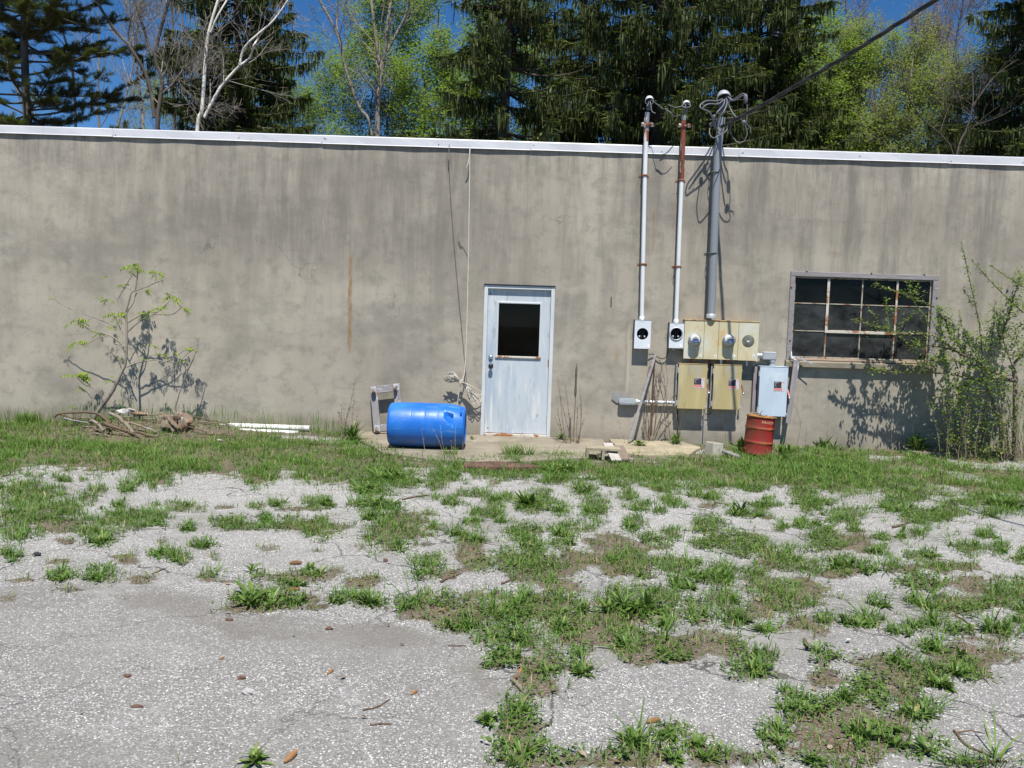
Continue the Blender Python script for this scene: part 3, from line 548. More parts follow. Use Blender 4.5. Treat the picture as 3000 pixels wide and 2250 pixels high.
M['tan']=wmat('yellowed_tan_enamel',(.52,.465,.30),.07,2.2,(1.2,1,.8),.55,0,.04,30,spots=[((.55,.545,.46),1.8,.46,.16,(1.4,1,.9)),((.50,.35,.15),3.2,.55,.14,(1.3,1,.9)),((.38,.40,.36),5,.62,.08,(2,1,.8))])
M['tan_dark']=wmat('sun_browned_tan_enamel',(.40,.335,.165),.08,2,(1.6,1,.5),.5,0,.04,30,spots=[((.52,.46,.29),1.8,.46,.2,(2.4,1,.25)),((.36,.35,.30),2.6,.54,.14,(1.6,1,.6)),((.31,.22,.10),3.5,.58,.14,(2,1,.35))])
M['bluegrey']=wmat('faded_blue_grey_enamel',(.47,.56,.65),.07,3,(2,1,1),.5,0,.04,30,spots=[((.57,.64,.70),2.4,.55,.15,(1,1,1)),((.30,.37,.44),7,.66,.08,(1,1,4)),((.22,.26,.30),13,.73,.03,(4,1,1))])
M['rustlip']=wmat('rust_stained_box_edge',(.42,.30,.13),.25,12,rough=.8,spots=[((.25,.11,.05),9,.52,.08,(1,1,1))])
M['whitesticker']=wmat('white_sticker',(.78,.78,.78),.04,9)
M['blacklabel']=wmat('black_label',(.035,.035,.045),.1,9)
M['silverlabel']=wmat('silver_label',(.55,.52,.55),.06,9)
M['redlabel']=wmat('faded_red_label',(.62,.22,.19),.06,9)
M['blueband']=wmat('blue_label_band',(.05,.17,.50),.05,9)
M['wire']=wmat('grey_weathered_wire',(.13,.14,.15),.15,20,rough=.5)
M['wirelt']=wmat('light_grey_wire',(.15,.16,.175),.15,20,rough=.45)
M['blackcable']=wmat('black_service_cable',(.045,.045,.048),.2,20,rough=.5)
M['whitecable']=wmat('dirty_white_cable',(.56,.53,.47),.12,9,rough=.6)
M['thincord']=wmat('brown_grey_cord',(.20,.185,.16),.12,9,rough=.8)

def rbox(x0,x1,z0,z1,y0,y1,bev=.004): mb=MB(); mb.box((x0,y1,z0),(x1,y0,z1),bev); return mb
def wrect(pl,pr,pt,pb,y):
    "surveyed rectangle: left/right px at mid height, top/bottom px at mid width, lying at depth y"
    cy=(pt+pb)/2; cx=(pl+pr)/2
    return W(pl,cy,y).x,W(pr,cy,y).x,W(cx,pb,y).z,W(cx,pt,y).z
def hole_panel(x0,x1,z0,z1,cx,cz,r,y,th,n=40):
    "flat plate with a round hole"
    mb=MB(); ang=[2*math.pi*k/n for k in range(n)]
    def edge(a):
        c,s=math.cos(a),math.sin(a); t=1e9
        if c>1e-6: t=min(t,(x1-cx)/c)
        if c<-1e-6: t=min(t,(x0-cx)/c)
        if s>1e-6: t=min(t,(z1-cz)/s)
        if s<-1e-6: t=min(t,(z0-cz)/s)
        return (cx+c*t,cz+s*t)
    corners=[math.atan2(z-cz,x-cx)%(2*math.pi) for x in (x0,x1) for z in (z0,z1)]
    ang=sorted(set([round(a,5) for a in ang+corners])); n=len(ang)
    for yy,fl in ((y,False),(y+th,True)):
        vs=[(cx+math.cos(a)*r,yy,cz+math.sin(a)*r) for a in ang]+[(edge(a)[0],yy,edge(a)[1]) for a in ang]
        mb.add(vs,[[i,(i+1)%n,n+(i+1)%n,n+i] for i in range(n)])
    vs=[(cx+math.cos(a)*r,yy,cz+math.sin(a)*r) for yy in (y,y+th) for a in ang]
    mb.add(vs,[[i,(i+1)%n,n+(i+1)%n,n+i] for i in range(n)])
    vs=[(edge(a)[0],yy,edge(a)[1]) for yy in (y,y+th) for a in ang]
    mb.add(vs,[[i,(i+1)%n,n+(i+1)%n,n+i] for i in range(n)])
    return mb
def meter_socket(pl,pr,pt,pb,hx,hy,hr,label,ring,sticker):
    D=.115; x0,x1,z0,z1=wrect(pl,pr,pt,pb,-D); c=W(hx,hy,-D); r=hr/218.
    t=thing('meter_socket',((x0+x1)/2,0,z0),label,'meter socket','empty meter sockets')
    mb=MB(); th=.006                                     # open-fronted can
    mb.box((x0+.003,-D+.012,z0+.003),(x0+.009,-.001,z1-.003)); mb.box((x1-.009,-D+.012,z0+.003),(x1-.003,-.001,z1-.003))
    mb.box((x0+.0095,-D+.0125,z0+.003),(x1-.0095,-.0015,z0+.009)); mb.box((x0+.0095,-D+.0125,z1-.009),(x1-.0095,-.0015,z1-.003)); mb.box((x0+.0095,-.012,z0+.0095),(x1-.0095,-.002,z1-.0095))
    link('can',mb,M['boxside'],t)
    cv=link('cover',hole_panel(x0,x1,z0,z1,c.x,c.z,r,-D,.011),M['boxwhite'],t)
    mb=MB(); mb.box((x0-.004,-D-.004,z1+.0005),(x1+.004,-.001,z1+.010),.002); link('cap_lip',mb,M['boxside'],t)
    mb=MB(); mb.box((x0+.02,-.016,z0+.05),(x1-.02,-.0125,z1-.05)); link('back_plate',mb,M['hole'],t)  # plate coloured near-black so the open hole reads as deep shade
    if ring:
        mb=MB(); mb.lathe([(0,r+.001),(.012,r+.001),(.014,r+.006),(.010,r+.012),(0,r+.012)],(c.x,-D-.0005,c.z),(0,-1,0),40,cap=False); link('ring',mb,M['galv'],cv)
    for sx in (-.028,.0,.028):
        mb=MB(); mb.box((c.x+sx-.006,-D+.045,c.z-r*.8),(c.x+sx+.006,-.017,c.z+r*.7),.002); link('bus_bar',mb,M['darkmetal'],t)
    for sx in (-.036,.034):
        mb=MB(); mb.box((c.x+sx-.011,-D+.03,c.z-.047),(c.x+sx+.011,-.018,c.z-.025),.004); link('jaw',mb,M['galv'],t)
    if sticker:
        q=W(*sticker,-D); mb=MB(); mb.box((q.x-.017,-D-.0025,q.z-.02),(q.x+.017,-D-.0005,q.z+.02)); link('sticker',mb,M['whitesticker'],cv)
    mb=MB(); q=(x0+x1)/2; mb.lathe([(0,.024),(.018,.024),(.02,.02),(.03,.02)],(q-.02,-.06,z0-.026),(0,0,1),16); link('knockout',mb,M['galv'],t)
    return t,(x0,x1,z0,z1)
s1,b1=meter_socket(1859,1906.5,938,1021.5,1882.6,978,17,'empty white meter socket with a round black hole, standing apart furthest left on the wall',False,(1900,1014))
s2,b2=meter_socket(1961,2003.5,946.5,1020,1981.3,977.8,16.8,'empty white meter socket with a silver ring, hard against the tan meter cabinet',True,(1994.5,1013))
# ---- meter cabinet
D=.135; x0,x1,z0,z1=wrect(2004,2222.5,941,1054,-D)
cab=thing('meter_cabinet',((x0+x1)/2,0,z0),'wide yellowed tan meter cabinet with two glass meters and four doors','meter cabinet')
link('case',rbox(x0+.004,x1-.004,z0+.004,z1-.004,-.002,-D+.016,.003),M['boxside'],cab)
mb=MB(); mb.box((x0-.003,-D-.006,z1-.003),(x1+.003,-.0015,z1+.012),.003); link('rain_lip',mb,M['rustlip'],cab)
seam=[x0]+[W(p,998,-D).x for p in (2062,2105,2163)]+[x1]
doors=[]
for i in range(4):
    a,b=seam[i]+.0015,seam[i+1]-.0015
    if i==3:
        c=W(2192,1000,-D); mb=hole_panel(a,b,z0,z1-.004,c.x,c.z,.083,-D,.015)
    else: mb=rbox(a,b,z0,z1-.004,-D+.015,-D,.004)
    doors.append(link('door',mb,M['tan'],cab))
c=W(2192,1000,-D)
M['smoked']=wmat('scratched_grey_cover_disc',(.13,.135,.115),.25,9,rough=.35,spots=[((.20,.205,.18),16,.5,.15,(1,1,1))])
mb=MB(); mb.lathe([(0,.0822),(.006,.0822),(.009,.078),(.009,0)],(c.x,-D+.012,c.z),(0,-1,0),40); bc=link('cover_disc',mb,M['smoked'],doors[3])
mb=MB(); mb.box((c.x-.015,-D+.0005,c.z-.008),(c.x+.015,-D+.0025,c.z+.008)); link('tag_plate',mb,M['whitesticker'],doors[3])
def meter(px,py,label,parent_door):
    c=W(px,py,-D-.05); o=(c.x,-D-.0008,c.z)
    t=thing('electric_meter',o,label,'electric meter','glass electric meters')
    mb=MB(); mb.lathe([(0,.086),(.016,.086),(.018,.080),(.026,.0795)],o,(0,-1,0),44); link('collar',mb,M['galv'],t)
    mb=MB(); mb.lathe([(.026,.0775),(.05,.0775),(.075,.0765),(.088,.071),(.094,.060),(.096,.0)],o,(0,-1,0),44)
    gm=bpy.data.materials.get('meter_glass')
    if gm is None:
        gm=new('meter_glass'); tt=NT(gm); tr=tt.n('ShaderNodeBsdfTransparent'); tr.inputs[0].default_value=(.93,.94,.93,1); gl=tt.n('ShaderNodeBsdfGlossy'); gl.inputs['Roughness'].default_value=.08
        lw=tt.n('ShaderNodeLayerWeight'); lw.inputs[0].default_value=.12; mx=tt.n('ShaderNodeMixShader'); tt.L.new(lw.outputs['Fresnel'],mx.inputs[0]); tt.L.new(tr.outputs[0],mx.inputs[1]); tt.L.new(gl.outputs[0],mx.inputs[2])
        df=tt.n('ShaderNodeBsdfDiffuse'); df.inputs[0].default_value=(.6,.6,.6,1); m2=tt.n('ShaderNodeMixShader'); m2.inputs[0].default_value=.03; tt.L.new(mx.outputs[0],m2.inputs[1]); tt.L.new(df.outputs[0],m2.inputs[2]); tt.finish(m2.outputs[0])
    link('glass_dome',mb,gm,t)
    fy=o[1]-.078
    mb=MB(); mb.lathe([(.0265,.074),(.060,.070),(.062,.064),(.078,.062),(.080,.058),(.080,0)],o,(0,-1,0),44)
    fc=link('dial_face',mb,M['silverlabel'] if False else wmat('meter_face_white',(.62,.62,.61),.06,14),t); y=o[1]-.0805
    mb=MB(); mb.box((c.x-.036,y-.0025,c.z+.004),(c.x+.038,y,c.z+.022)); link('display',mb,M['blacklabel'],fc)
    mb=MB(); mb.box((c.x-.046,y-.0022,c.z-.017),(c.x+.046,y,c.z+.0025)); link('blue_band',mb,M['blueband'],fc)
    mb=MB(); mb.box((c.x-.018,y-.002,c.z+.032),(c.x+.022,y,c.z+.0345)); mb.box((c.x-.012,y-.002,c.z+.038),(c.x+.014,y,c.z+.040)); mb.box((c.x-.024,y-.002,c.z-.036),(c.x-.012,y,c.z-.024)); mb.box((c.x-.004,y-.002,c.z-.034),(c.x+.03,y,c.z-.032)); link('print',mb,M['blacklabel'],fc)
meter(2036.5,996.5,'glass electric meter on the leftmost tan cabinet door',doors[0])
meter(2137,997.5,'glass electric meter on the third tan cabinet door, beside the cable shadow',doors[2])
for (px,py,k) in ((2051.5,1042,0),(2096,1044,1),(2150,1042.5,2),(2207,1043,3)):
    q=W(px,py,-D); mb=MB(); mb.box((q.x-.016,-D-.002,q.z-.018),(q.x+.016,-D-.0005,q.z+.018)); s=link('sticker',mb,M['whitesticker'],doors[k])
    mb=MB()
    if k==0: mb.box((q.x-.007,-D-.0035,q.z-.012),(q.x-.002,-D-.0022,q.z+.012)); mb.box((q.x+.002,-D-.0035,q.z-.012),(q.x+.005,-D-.0022,q.z+.004))
    elif k==1: mb.box((q.x-.005,-D-.0035,q.z-.004),(q.x+.007,-D-.0022,q.z+.005)); mb.box((q.x-.009,-D-.0035,q.z-.009),(q.x-.002,-D-.0022,q.z-.005))
    elif k==2: mb.box((q.x-.004,-D-.0035,q.z-.010),(q.x+.0,-D-.0022,q.z+.010))
    else: mb.prism([(q.x-.010,-D-.0022,q.z+.012),(q.x-.004,-D-.0022,q.z+.012),(q.x+.010,-D-.0022,q.z-.010),(q.x+.004,-D-.0022,q.z-.012)],(0,-1,0),.0013)
    link('mark',mb,M['blacklabel'],doors[k])
for px in (2029,2079,2112,2130,2187):
    q=W(px,1062,-.07); mb=MB(); mb.tube([(q.x,-.07,z0+.005),(q.x,-.07,z0-.075)],.016,14); mb.lathe([(0,.024),(.016,.024)],(q.x,-.07,z0-.022),(0,0,1),6); link('nipple',mb,M['rust'] if px in (2029,2079,2130) else M['galv'],cab)
# ---- disconnect switches
def switch(pl,pr,pt,pb,D,mat,label,group,lab,bottom_shift=0,handle=True,side=M['boxside']):
    x0,x1,z0,z1=wrect(pl,pr,pt,pb,-D)
    t=thing('disconnect_switch',((x0+x1)/2,0,z0),label,'switch box',group)
    link('case',rbox(x0+.006,x1-.006,z0+.006,z1-.003,-.002,-D+.014,.004),side,t)
    d=link('door',rbox(x0,x1,z0,z1,-D+.0135,-D,.006),mat,t)
    mb=MB(); mb.box((x0-.002,-D-.004,z1+.0005),(x1+.002,-.002,z1+.008),.002); link('rain_lip',mb,M['rustlip'] if mat is not M['bluegrey'] else M['bluegrey'],t)
    for fz in (.13,.86):
        z=z0+(z1-z0)*fz; mb=MB(); mb.tube([(x0-.004,-D+.016,z-.035),(x0-.004,-D+.016,z+.035)],.005,8); link('hinge',mb,M['whitepipe'],d)
    (lx,ly)=lab; q=W(lx,ly,-D); w,h=.073,.068
    mb=MB(); mb.box((q.x-w,-D-.002,q.z-h),(q.x+w,-D-.0006,q.z+h)); L=link('label',mb,M['silverlabel'],d)
    mb=MB(); mb.box((q.x-w+.003,-D-.0035,q.z-.022),(q.x+.030,-D-.0022,q.z+h-.004)); link('label_text_block',mb,M['blacklabel'],d)
    mb=MB(); mb.box((q.x-w+.002,-D-.0035,q.z-.056),(q.x+.042,-D-.0022,q.z-.027)); link('label_band',mb,M['redlabel'],d)
    mb=MB(); mb.prism([(q.x+.046,-D-.0022,q.z+.058),(q.x+.066,-D-.0022,q.z+.058),(q.x+.066,-D-.0022,q.z+.036)],(0,-1,0),.0013); link('label_mark',mb,M['redlabel'],d)
    mb=MB()
    for k,(a,b) in enumerate(((0,.058),(.002,.03),(.002,.022),(.002,.016),(.006,.03))):
        zz=q.z+h-.016-k*.0125; mb.box((q.x-w+.010+a,-D-.0048,zz-.002),(q.x-w+.010+b,-D-.0036,zz+(.003 if k==0 else .001)))
    link('label_lines',mb,M['silverlabel'],d)
    if handle:
        hz=z0+(z1-z0)*.50; xh=x1
        mb=MB(); mb.lathe([(0,.03),(.02,.028),(.022,.0)],(xh-.004,-D*.55,hz+.02),(1,0,0),18); link('handle_boss',mb,M['darkmetal'],t)
        mb=MB(); mb.tube([(xh+.024,-D*.55,hz+.03),(xh+.030,-D*.75,hz-.02),(xh+.030,-D-.01,hz-.065)],[.011,.011,.009],10); hd=link('handle',mb,M['redlabel'] if mat is M['bluegrey'] else M['rust'],t)
        mb=MB(); mb.lathe([(0,.008),(.006,.014),(.022,.015),(.03,.010),(.032,0)],(xh+.030,-D-.004,hz-.062),(0,-.5,-.86),16); link('handle_knob',mb,M['chrome'],t)
    mb=MB(); mb.box((x1-.010,-D-.006,z0+.02),(x1+.010,-D+.012,z0+.05),.003); link('latch',mb,M['galv'],t)
    mb=MB(); mb.tube([(x1+.001,-D*.6,z1-.05),(x1+.018,-D*.6,z1-.055),(x1+.018,-D*.6,z1-.085),(x1+.001,-D*.6,z1-.09)],.004,8); link('lock_hasp',mb,M['tan'],t)
    return t,(x0,x1,z0,z1)
sw1,w1b=switch(1986.5,2070.5,1067,1198.5,.155,M['tan_dark'],'tan disconnect switch box under the left meter, joined to the low wall conduit','tan disconnect switches',(2048,1122))
sw2,w2b=switch(2089,2171.5,1070,1200.5,.155,M['tan_dark'],'tan disconnect switch box crossed by the cable shadow, right of its tan twin','tan disconnect switches',(2149,1126))
mb=MB(); q=W(2143,1106,-.155); mb.box((q.x-.022,-.158,q.z-.008),(q.x+.022,-.1556,q.z+.010)); link('small_plate',mb,M['boxside'],sw2)
sw3,w3b=switch(2223.5,2306.5,1075,1220.5,.165,M['bluegrey'],'scuffed blue-grey disconnect switch box hanging above the red drum',None,(2282.5,1132))
M['mauve']=wmat('mauve_grey_box_flank',(.27,.24,.25),.1,5)
mb=MB(); mb.box((w3b[0]-.052,-.055,w3b[2]+.01),(w3b[0]-.0005,-.002,w3b[3]-.01),.004); link('side_channel',mb,M['mauve'],sw3)
for b,tt in ((w1b,sw1),(w2b,sw2)):
    mb=MB(); mb.box((b[0]-.022,-.09,b[2]+.008),(b[0]-.0005,-.002,b[3]-.01),.003); link('side_channel',mb,M['boxside'],tt)
# ---- elbow from cabinet to grey switch
lb=thing('conduit_elbow',W(2250,1043,-.08),'silver conduit body joining the tan cabinet to the blue-grey switch','conduit fitting')
a=W(2232,1042,-.08); b=W(2272,1044,-.08)
mb=MB(); mb.box((a.x,-.125,a.z-.052),(b.x,-.035,a.z+.050),.012); link('body',mb,M['greymetal'],lb)
mb=MB(); mb.tube([(x1+.001,-.08,a.z),(a.x+.005,-.08,a.z)],.030,18); mb.lathe([(0,.042),(.018,.042)],(x1+.003,-.08,a.z),(1,0,0),8); mb.lathe([(0,.038),(.02,.038)],(a.x-.024,-.08,a.z),(1,0,0),18); link('nipple',mb,M['galv'],lb)
mb=MB(); mb.tube([(b.x-.04,-.08,a.z-.048),(b.x-.04,-.08,w3b[3]+.004)],.030,18); mb.lathe([(0,.042),(.02,.042)],(b.x-.04,-.08,w3b[3]+.009),(0,0,1),8); mb.lathe([(0,.04),(.028,.038)],(b.x-.04,-.08,a.z-.08),(0,0,1),18); link('down_nipple',mb,M['galv'],lb)
mb=MB(); mb.box((a.x+.006,-.1285,a.z+.044),(b.x-.004,-.03,a.z+.0535),.003); link('gasket_lid',mb,M['whitepipe'],lb)
# ---- low conduit
lc=thing('wall_conduit',W(1900,1176,-.05),'low horizontal grey conduit with oval junction body along the wall foot','conduit')
p0=W(1814,1175,-.05); p1=W(1862,1177,-.05); p2=W(1985,1180,-.05); zc=(p0.z+p2.z)/2
mb=MB(); n=12; half=[]
xa,xb,r_=p0.x+.035,p1.x-.035,.041
pts=[(xb+math.cos(a_)*r_,zc+math.sin(a_)*r_) for a_ in np.linspace(-math.pi/2,math.pi/2,12)]+[(xa+math.cos(a_)*r_,zc+math.sin(a_)*r_) for a_ in np.linspace(math.pi/2,1.5*math.pi,12)]
mb.prism([(x,-.082,z) for x,z in pts],(0,1,0),.075); link('junction_body',mb,M['greymetal'],lc)
mb=MB(); mb.prism([(xa+(x-xa)*1.03 if x<xa else x,-.0825,zc+(z-zc)*1.08) for x,z in pts],(0,-1,0),.008); mb.prism([((xa+xb)/2+(x-(xa+xb)/2)*.82,-.091,zc+(z-zc)*.66) for x,z in pts],(0,-1,0),.006); link('cover_plate',mb,M['galv'],lc)
mb=MB(); mb.tube([(p1.x-.01,-.05,zc),(p2.x-.01,-.05,zc)],.0225,16); link('pipe',mb,wmat('rust_spotted_galvanized_pipe',(.55,.58,.60),.1,6,rough=.5,metal=.2,spots=[((.42,.30,.10),5,.60,.08,(3,1,1))]),lc)
mb=MB(); mb.lathe([(0,.030),(.03,.030)],(p1.x-.005,-.05,zc),(1,0,0),16); link('coupling',mb,M['whitepipe'],lc); mb=MB(); mb.lathe([(0,.030),(.035,.030)],(p2.x-.05,-.05,zc),(1,0,0),16); link('coupling',mb,M['whitepipe'],lc)
mb=MB(); q=W(1805,1165,0); mb.prism([(q.x-.06,-.001,q.z-.02),(q.x-.04,-.001,q.z+.07),(q.x+.04,-.001,q.z+.085),(q.x+.07,-.001,q.z+.04),(q.x+.13,-.001,q.z+.03),(q.x+.1,-.001,q.z-.06),(q.x+.01,-.001,q.z-.07)],(0,-1,0),.016); link('mortar_patch',mb,wmat('grey_mortar_patch',(.25,.25,.25),.15,9,rough=.95,bump=.4),lc)

# ---- service masts
def weatherhead(px,py,r,yc,mat,parent):
    c=W(px,py,yc); ax=Vector((0,.56,.83)).normalized(); mb=MB()
    prof=[(-.55*r,.98*r),(-.56*r,1.12*r),(-.38*r,1.12*r),(0,1.02*r)]+[(r*1.0*math.sin(a),r*math.cos(a)) for a in np.linspace(.2,math.pi/2-.02,9)]
    prof=prof+[(prof[-1][0],0)]
    mb.lathe(prof,c,ax,28,cap=False); h=link('hood',mb,mat,parent)
    mb=MB(); mb.lathe([(-.50*r,.99*r),(-.46*r,.99*r),(-.46*r,0)],c,ax,28); link('hood_shade_insert',mb,M['hole'],parent); mb=MB(); mb.tube([c+Vector((0,.02,-r*.2)),c+Vector((-.003,.03,-r*2.4))],r*.52,14); link('neck',mb,M['wire'],parent)  # insert disc painted near-black for the shaded hood interior
    return c
def strap(px,py,yc,r,mat,parent):
    q=W(px,py,yc); mb=MB(); mb.lathe([(-.012,r+.001),(-.012,r+.006),(.012,r+.006),(.012,r+.001)],(q.x,yc,q.z),(0,0,1),24,cap=False)
    for s in (-1,1): mb.box((q.x+s*(r+.004)-.003,-.001+0,q.z-.014),(q.x+s*(r+.004)+.003,yc,q.z+.014)); mb.box((q.x+s*(r+.02)-.016,-.006,q.z-.013),(q.x+s*(r+.02)+.016,-.0005,q.z+.013),.002)
    link('strap',mb,mat,parent)
def wirepath(pts,ys):
    "smooth wire through surveyed points, depths interpolated"
    n=len(pts); ys=np.interp(np.linspace(0,1,n),np.linspace(0,1,len(ys)),ys)
    P=[W(1800+p[0]/3.318,220+p[1]/3.318,y) for p,y in zip(pts,ys)]
    return smooth(P)
def smooth(P,k=5):
    P=[Vector(p) for p in P]; out=[]
    for i in range(len(P)-1):
        a=P[max(i-1,0)]; b=P[i]; c=P[i+1]; d=P[min(i+2,len(P)-1)]
        for q in range(k):
            t=q/k; out.append(.5*((2*b)+(c-a)*t+(2*a-5*b+4*c-d)*t*t+(3*b-a-3*c+d)*t**3))
    out.append(P[-1]); return out
def wires(lst,r,mat,parent,name='wire'):
    for pts,ys,rr in lst:
        mb=MB(); mb.tube(wirepath(pts,ys),rr or r,7); link(name,mb,mat,parent)
def mast(segs,yc,r,label,group,straps,headp,hr,hmat):
    "segs: (top px, bottom px, material, radius)"
    base=W(*segs[-1][1],yc); t=thing('service_mast',base,label,'service mast',group)
    for (a,b,m,rr) in segs:
        A=W(*a,yc); B=W(*b,yc); mb=MB(); k=9; mb.tube([A.lerp(B,i/k) for i in range(k+1)],rr,18); link('pipe',mb,m,t)
    for (px,py,m,rr) in straps: strap(px,py,yc,rr,m,t)
    weatherhead(*headp,hr,yc-.03,hmat,t)
    return t
m1=mast([((1897,330),(1894,385),M['greypipe'],.033),((1894.2,345),(1892.5,415),M['halfrust'],.0315),((1892.4,415),(1889.3,512),M['whitepipe'],.030),((1889.2,514),(1880,936),M['whitepipe'],.028)],-.085,.028,
  'white service mast pipe rising from the lone left meter socket, lightly rusted at its top','white service masts',[(1889,514,M['rust'],.031),(1884,774,M['rust'],.029)],(1902.5,292,),.052,M['coping'])
m2=mast([((2004.5,338),(2003,352),M['greypipe'],.032),((2002.8,352),(1997.2,528),M['rustpipe'],.031),((1996.6,527),(1980.5,945),M['whitepipe'],.028)],-.085,.028,
  'white service mast pipe with a heavily rusted red top third, next to the grey mast','white service masts',[(1996.5,528,M['rust'],.030),(1985.5,781,M['rust'],.029)],(2011,304),.047,M['coping'])
m3=mast([((2115,345),(2103,440),M['greypipe'],.050),((2103,430),(2083,922),M['greypipe'],.052)],-.125,.052,
  'thick grey service mast with looping wires at its weatherhead above the meter cabinet',None,[(2097,505,M['greenclamp'],.053),(2088.5,742,M['greenclamp'],.053)],(2120,283),.085,M['greymetal'])
for t_,(px,py),r0,mt in ((m1,(1880.3,933),.036,M['whitepipe']),(m2,(1980.8,942),.036,M['whitepipe']),(m3,(2083,926),.064,M['greymetal'])):
    yc=-.125 if t_ is m3 else -.085
    q=W(px,py,yc); mb=MB(); mb.lathe([(-.03,r0),(.02,r0),(.03,r0*.86)],q,(0,0,1),18); link('hub',mb,mt,t_)
for t_,(px,py),yc in ((m1,(1896,366),-.085),(m2,(2004,369),-.085)):
    q=W(px,py,yc)
    for s in (-1,1):
        mb=MB(); mb.lathe([(-.022,.010),(-.016,.020),(-.004,.013),(.004,.013),(.016,.020),(.022,.010)],(q.x+s*.062,yc-.02,q.z),(0,0,1),14); link('insulator',mb,M['whitesticker'],t_)
    mb=MB(); mb.box((q.x-.085,yc-.050,q.z-.012),(q.x+.085,yc-.041,q.z+.004),.002); mb.lathe([(-.016,.0345),(.016,.0345)],(q.x,yc,q.z),(0,0,1),18,cap=False); mb.box((q.x+.02,yc-.044,q.z+.006),(q.x+.075,yc-.034,q.z+.024),.003); link('clamp_bracket',mb,M['rustpipe'],t_)
wires([([(345,245),(355,290),(362,345),(380,365),(400,370)],[-.15,-.2,-.22],None),([(335,250),(330,280),(315,300)],[-.15,-.17],None),([(350,235),(410,280),(470,325),(490,325)],[-.15,-.3,-.35],.004),([(490,325),(520,345),(550,370)],[-.35,-.35],.009),([(550,370),(590,400),(640,385)],[-.35,-.3],.004)],.006,M['wirelt'],m1)
wires([([(690,270),(650,300),(590,315),(520,285)],[-.15,-.25,-.32],None),([(705,275),(735,290),(735,305),(690,315),(655,305)],[-.15,-.22,-.2],None),([(700,265),(690,300),(680,310)],[-.15,-.18],None)],.006,M['wirelt'],m2)
wires([([(1060,225),(1000,250),(900,250),(840,285),(840,320),(900,345),(940,380),(985,500),(1010,580)],[-.2,-.42,-.5,-.42,-.2],None),
 ([(1070,230),(1010,280),(920,280),(865,310),(868,335),(915,355),(955,420),(975,520)],[-.2,-.42,-.48,-.35,-.2],None),
 ([(1075,215),(1060,290),(1000,360),(985,400),(965,450)],[-.2,-.35,-.3],None),([(1080,205),(1095,270),(1060,360),(1010,420),(985,470)],[-.2,-.38,-.3],None),
 ([(1095,205),(1150,238),(1205,205),(1250,180),(1272,195)],[-.22,-.4,-.5],None),([(1105,210),(1150,248),(1210,222),(1250,196)],[-.22,-.42,-.5],None),
 ([(1105,220),(1130,330),(1180,405),(1240,430)],[-.22,-.36,-.5],None),
 ([(1288,280),(1292,360),(1285,470),(1320,510),(1320,560)],[-.5,-.5,-.48],.006),
 ([(1130,450),(1130,560),(1180,640),(1215,655)],[-.4,-.44,-.46],.007),
 ([(1255,440),(1290,560),(1262,640),(1210,655)],[-.5,-.48,-.46],.006),
 ([(930,500),(925,570),(960,610),(1000,595),(1080,550),(1105,500)],[-.32,-.48,-.5,-.36],.007),
 ([(1000,490),(1040,560),(1090,520),(1100,480)],[-.2,-.3,-.3],.007)],.0085,M['wirelt'],m3)
for (p,q,y) in (((1275,185),(1278,275),-.5),((970,385),(965,425),-.3),((940,465),(942,500),-.33),((1265,440),(1250,480),-.5)):
    mb=MB(); A=W(1800+p[0]/3.318,220+p[1]/3.318,y); B=W(1800+q[0]/3.318,220+q[1]/3.318,y); mb.tube([A,A.lerp(B,.15),A.lerp(B,.85),B],[.014,.026,.026,.012],12); link('splice',mb,M['wire'],m3)
# ---- overhead service cable
Mp=W(2113,372,-.22); lo,hi=.5,8.
for _ in range(60):
    md=(lo+hi)/2; xx=W(2740,0,-.22-md).x
    if xx>Mp.x+.29*md: lo=md
    else: hi=md
E=W(2740,0,-.22-lo); slope=(E.z-Mp.z)/lo; mb=MB(); T=14.
path=[Vector((Mp.x+.29*d,-.22-d,Mp.z+slope*d+ (d*(d-lo)*.012))) for d in np.linspace(0,T,60)]
tri=[]
for k in range(3):
    pts=[]
    for i,d in enumerate(np.linspace(0,T,220)):
        p=Vector((Mp.x+.29*d,-.22-d,Mp.z+slope*d+(d*(d-lo)*.012))); a=2*math.pi*(d/.9+k/3.)
        pts.append(p+Vector((math.cos(a)*.012,0,math.sin(a)*.012)))
    mb.tube(pts,.0115,7)
tag(link('service_cable',mb,M['blackcable'],None,Mp),'thick black overhead cable running from the grey mast up out of the picture','cable')
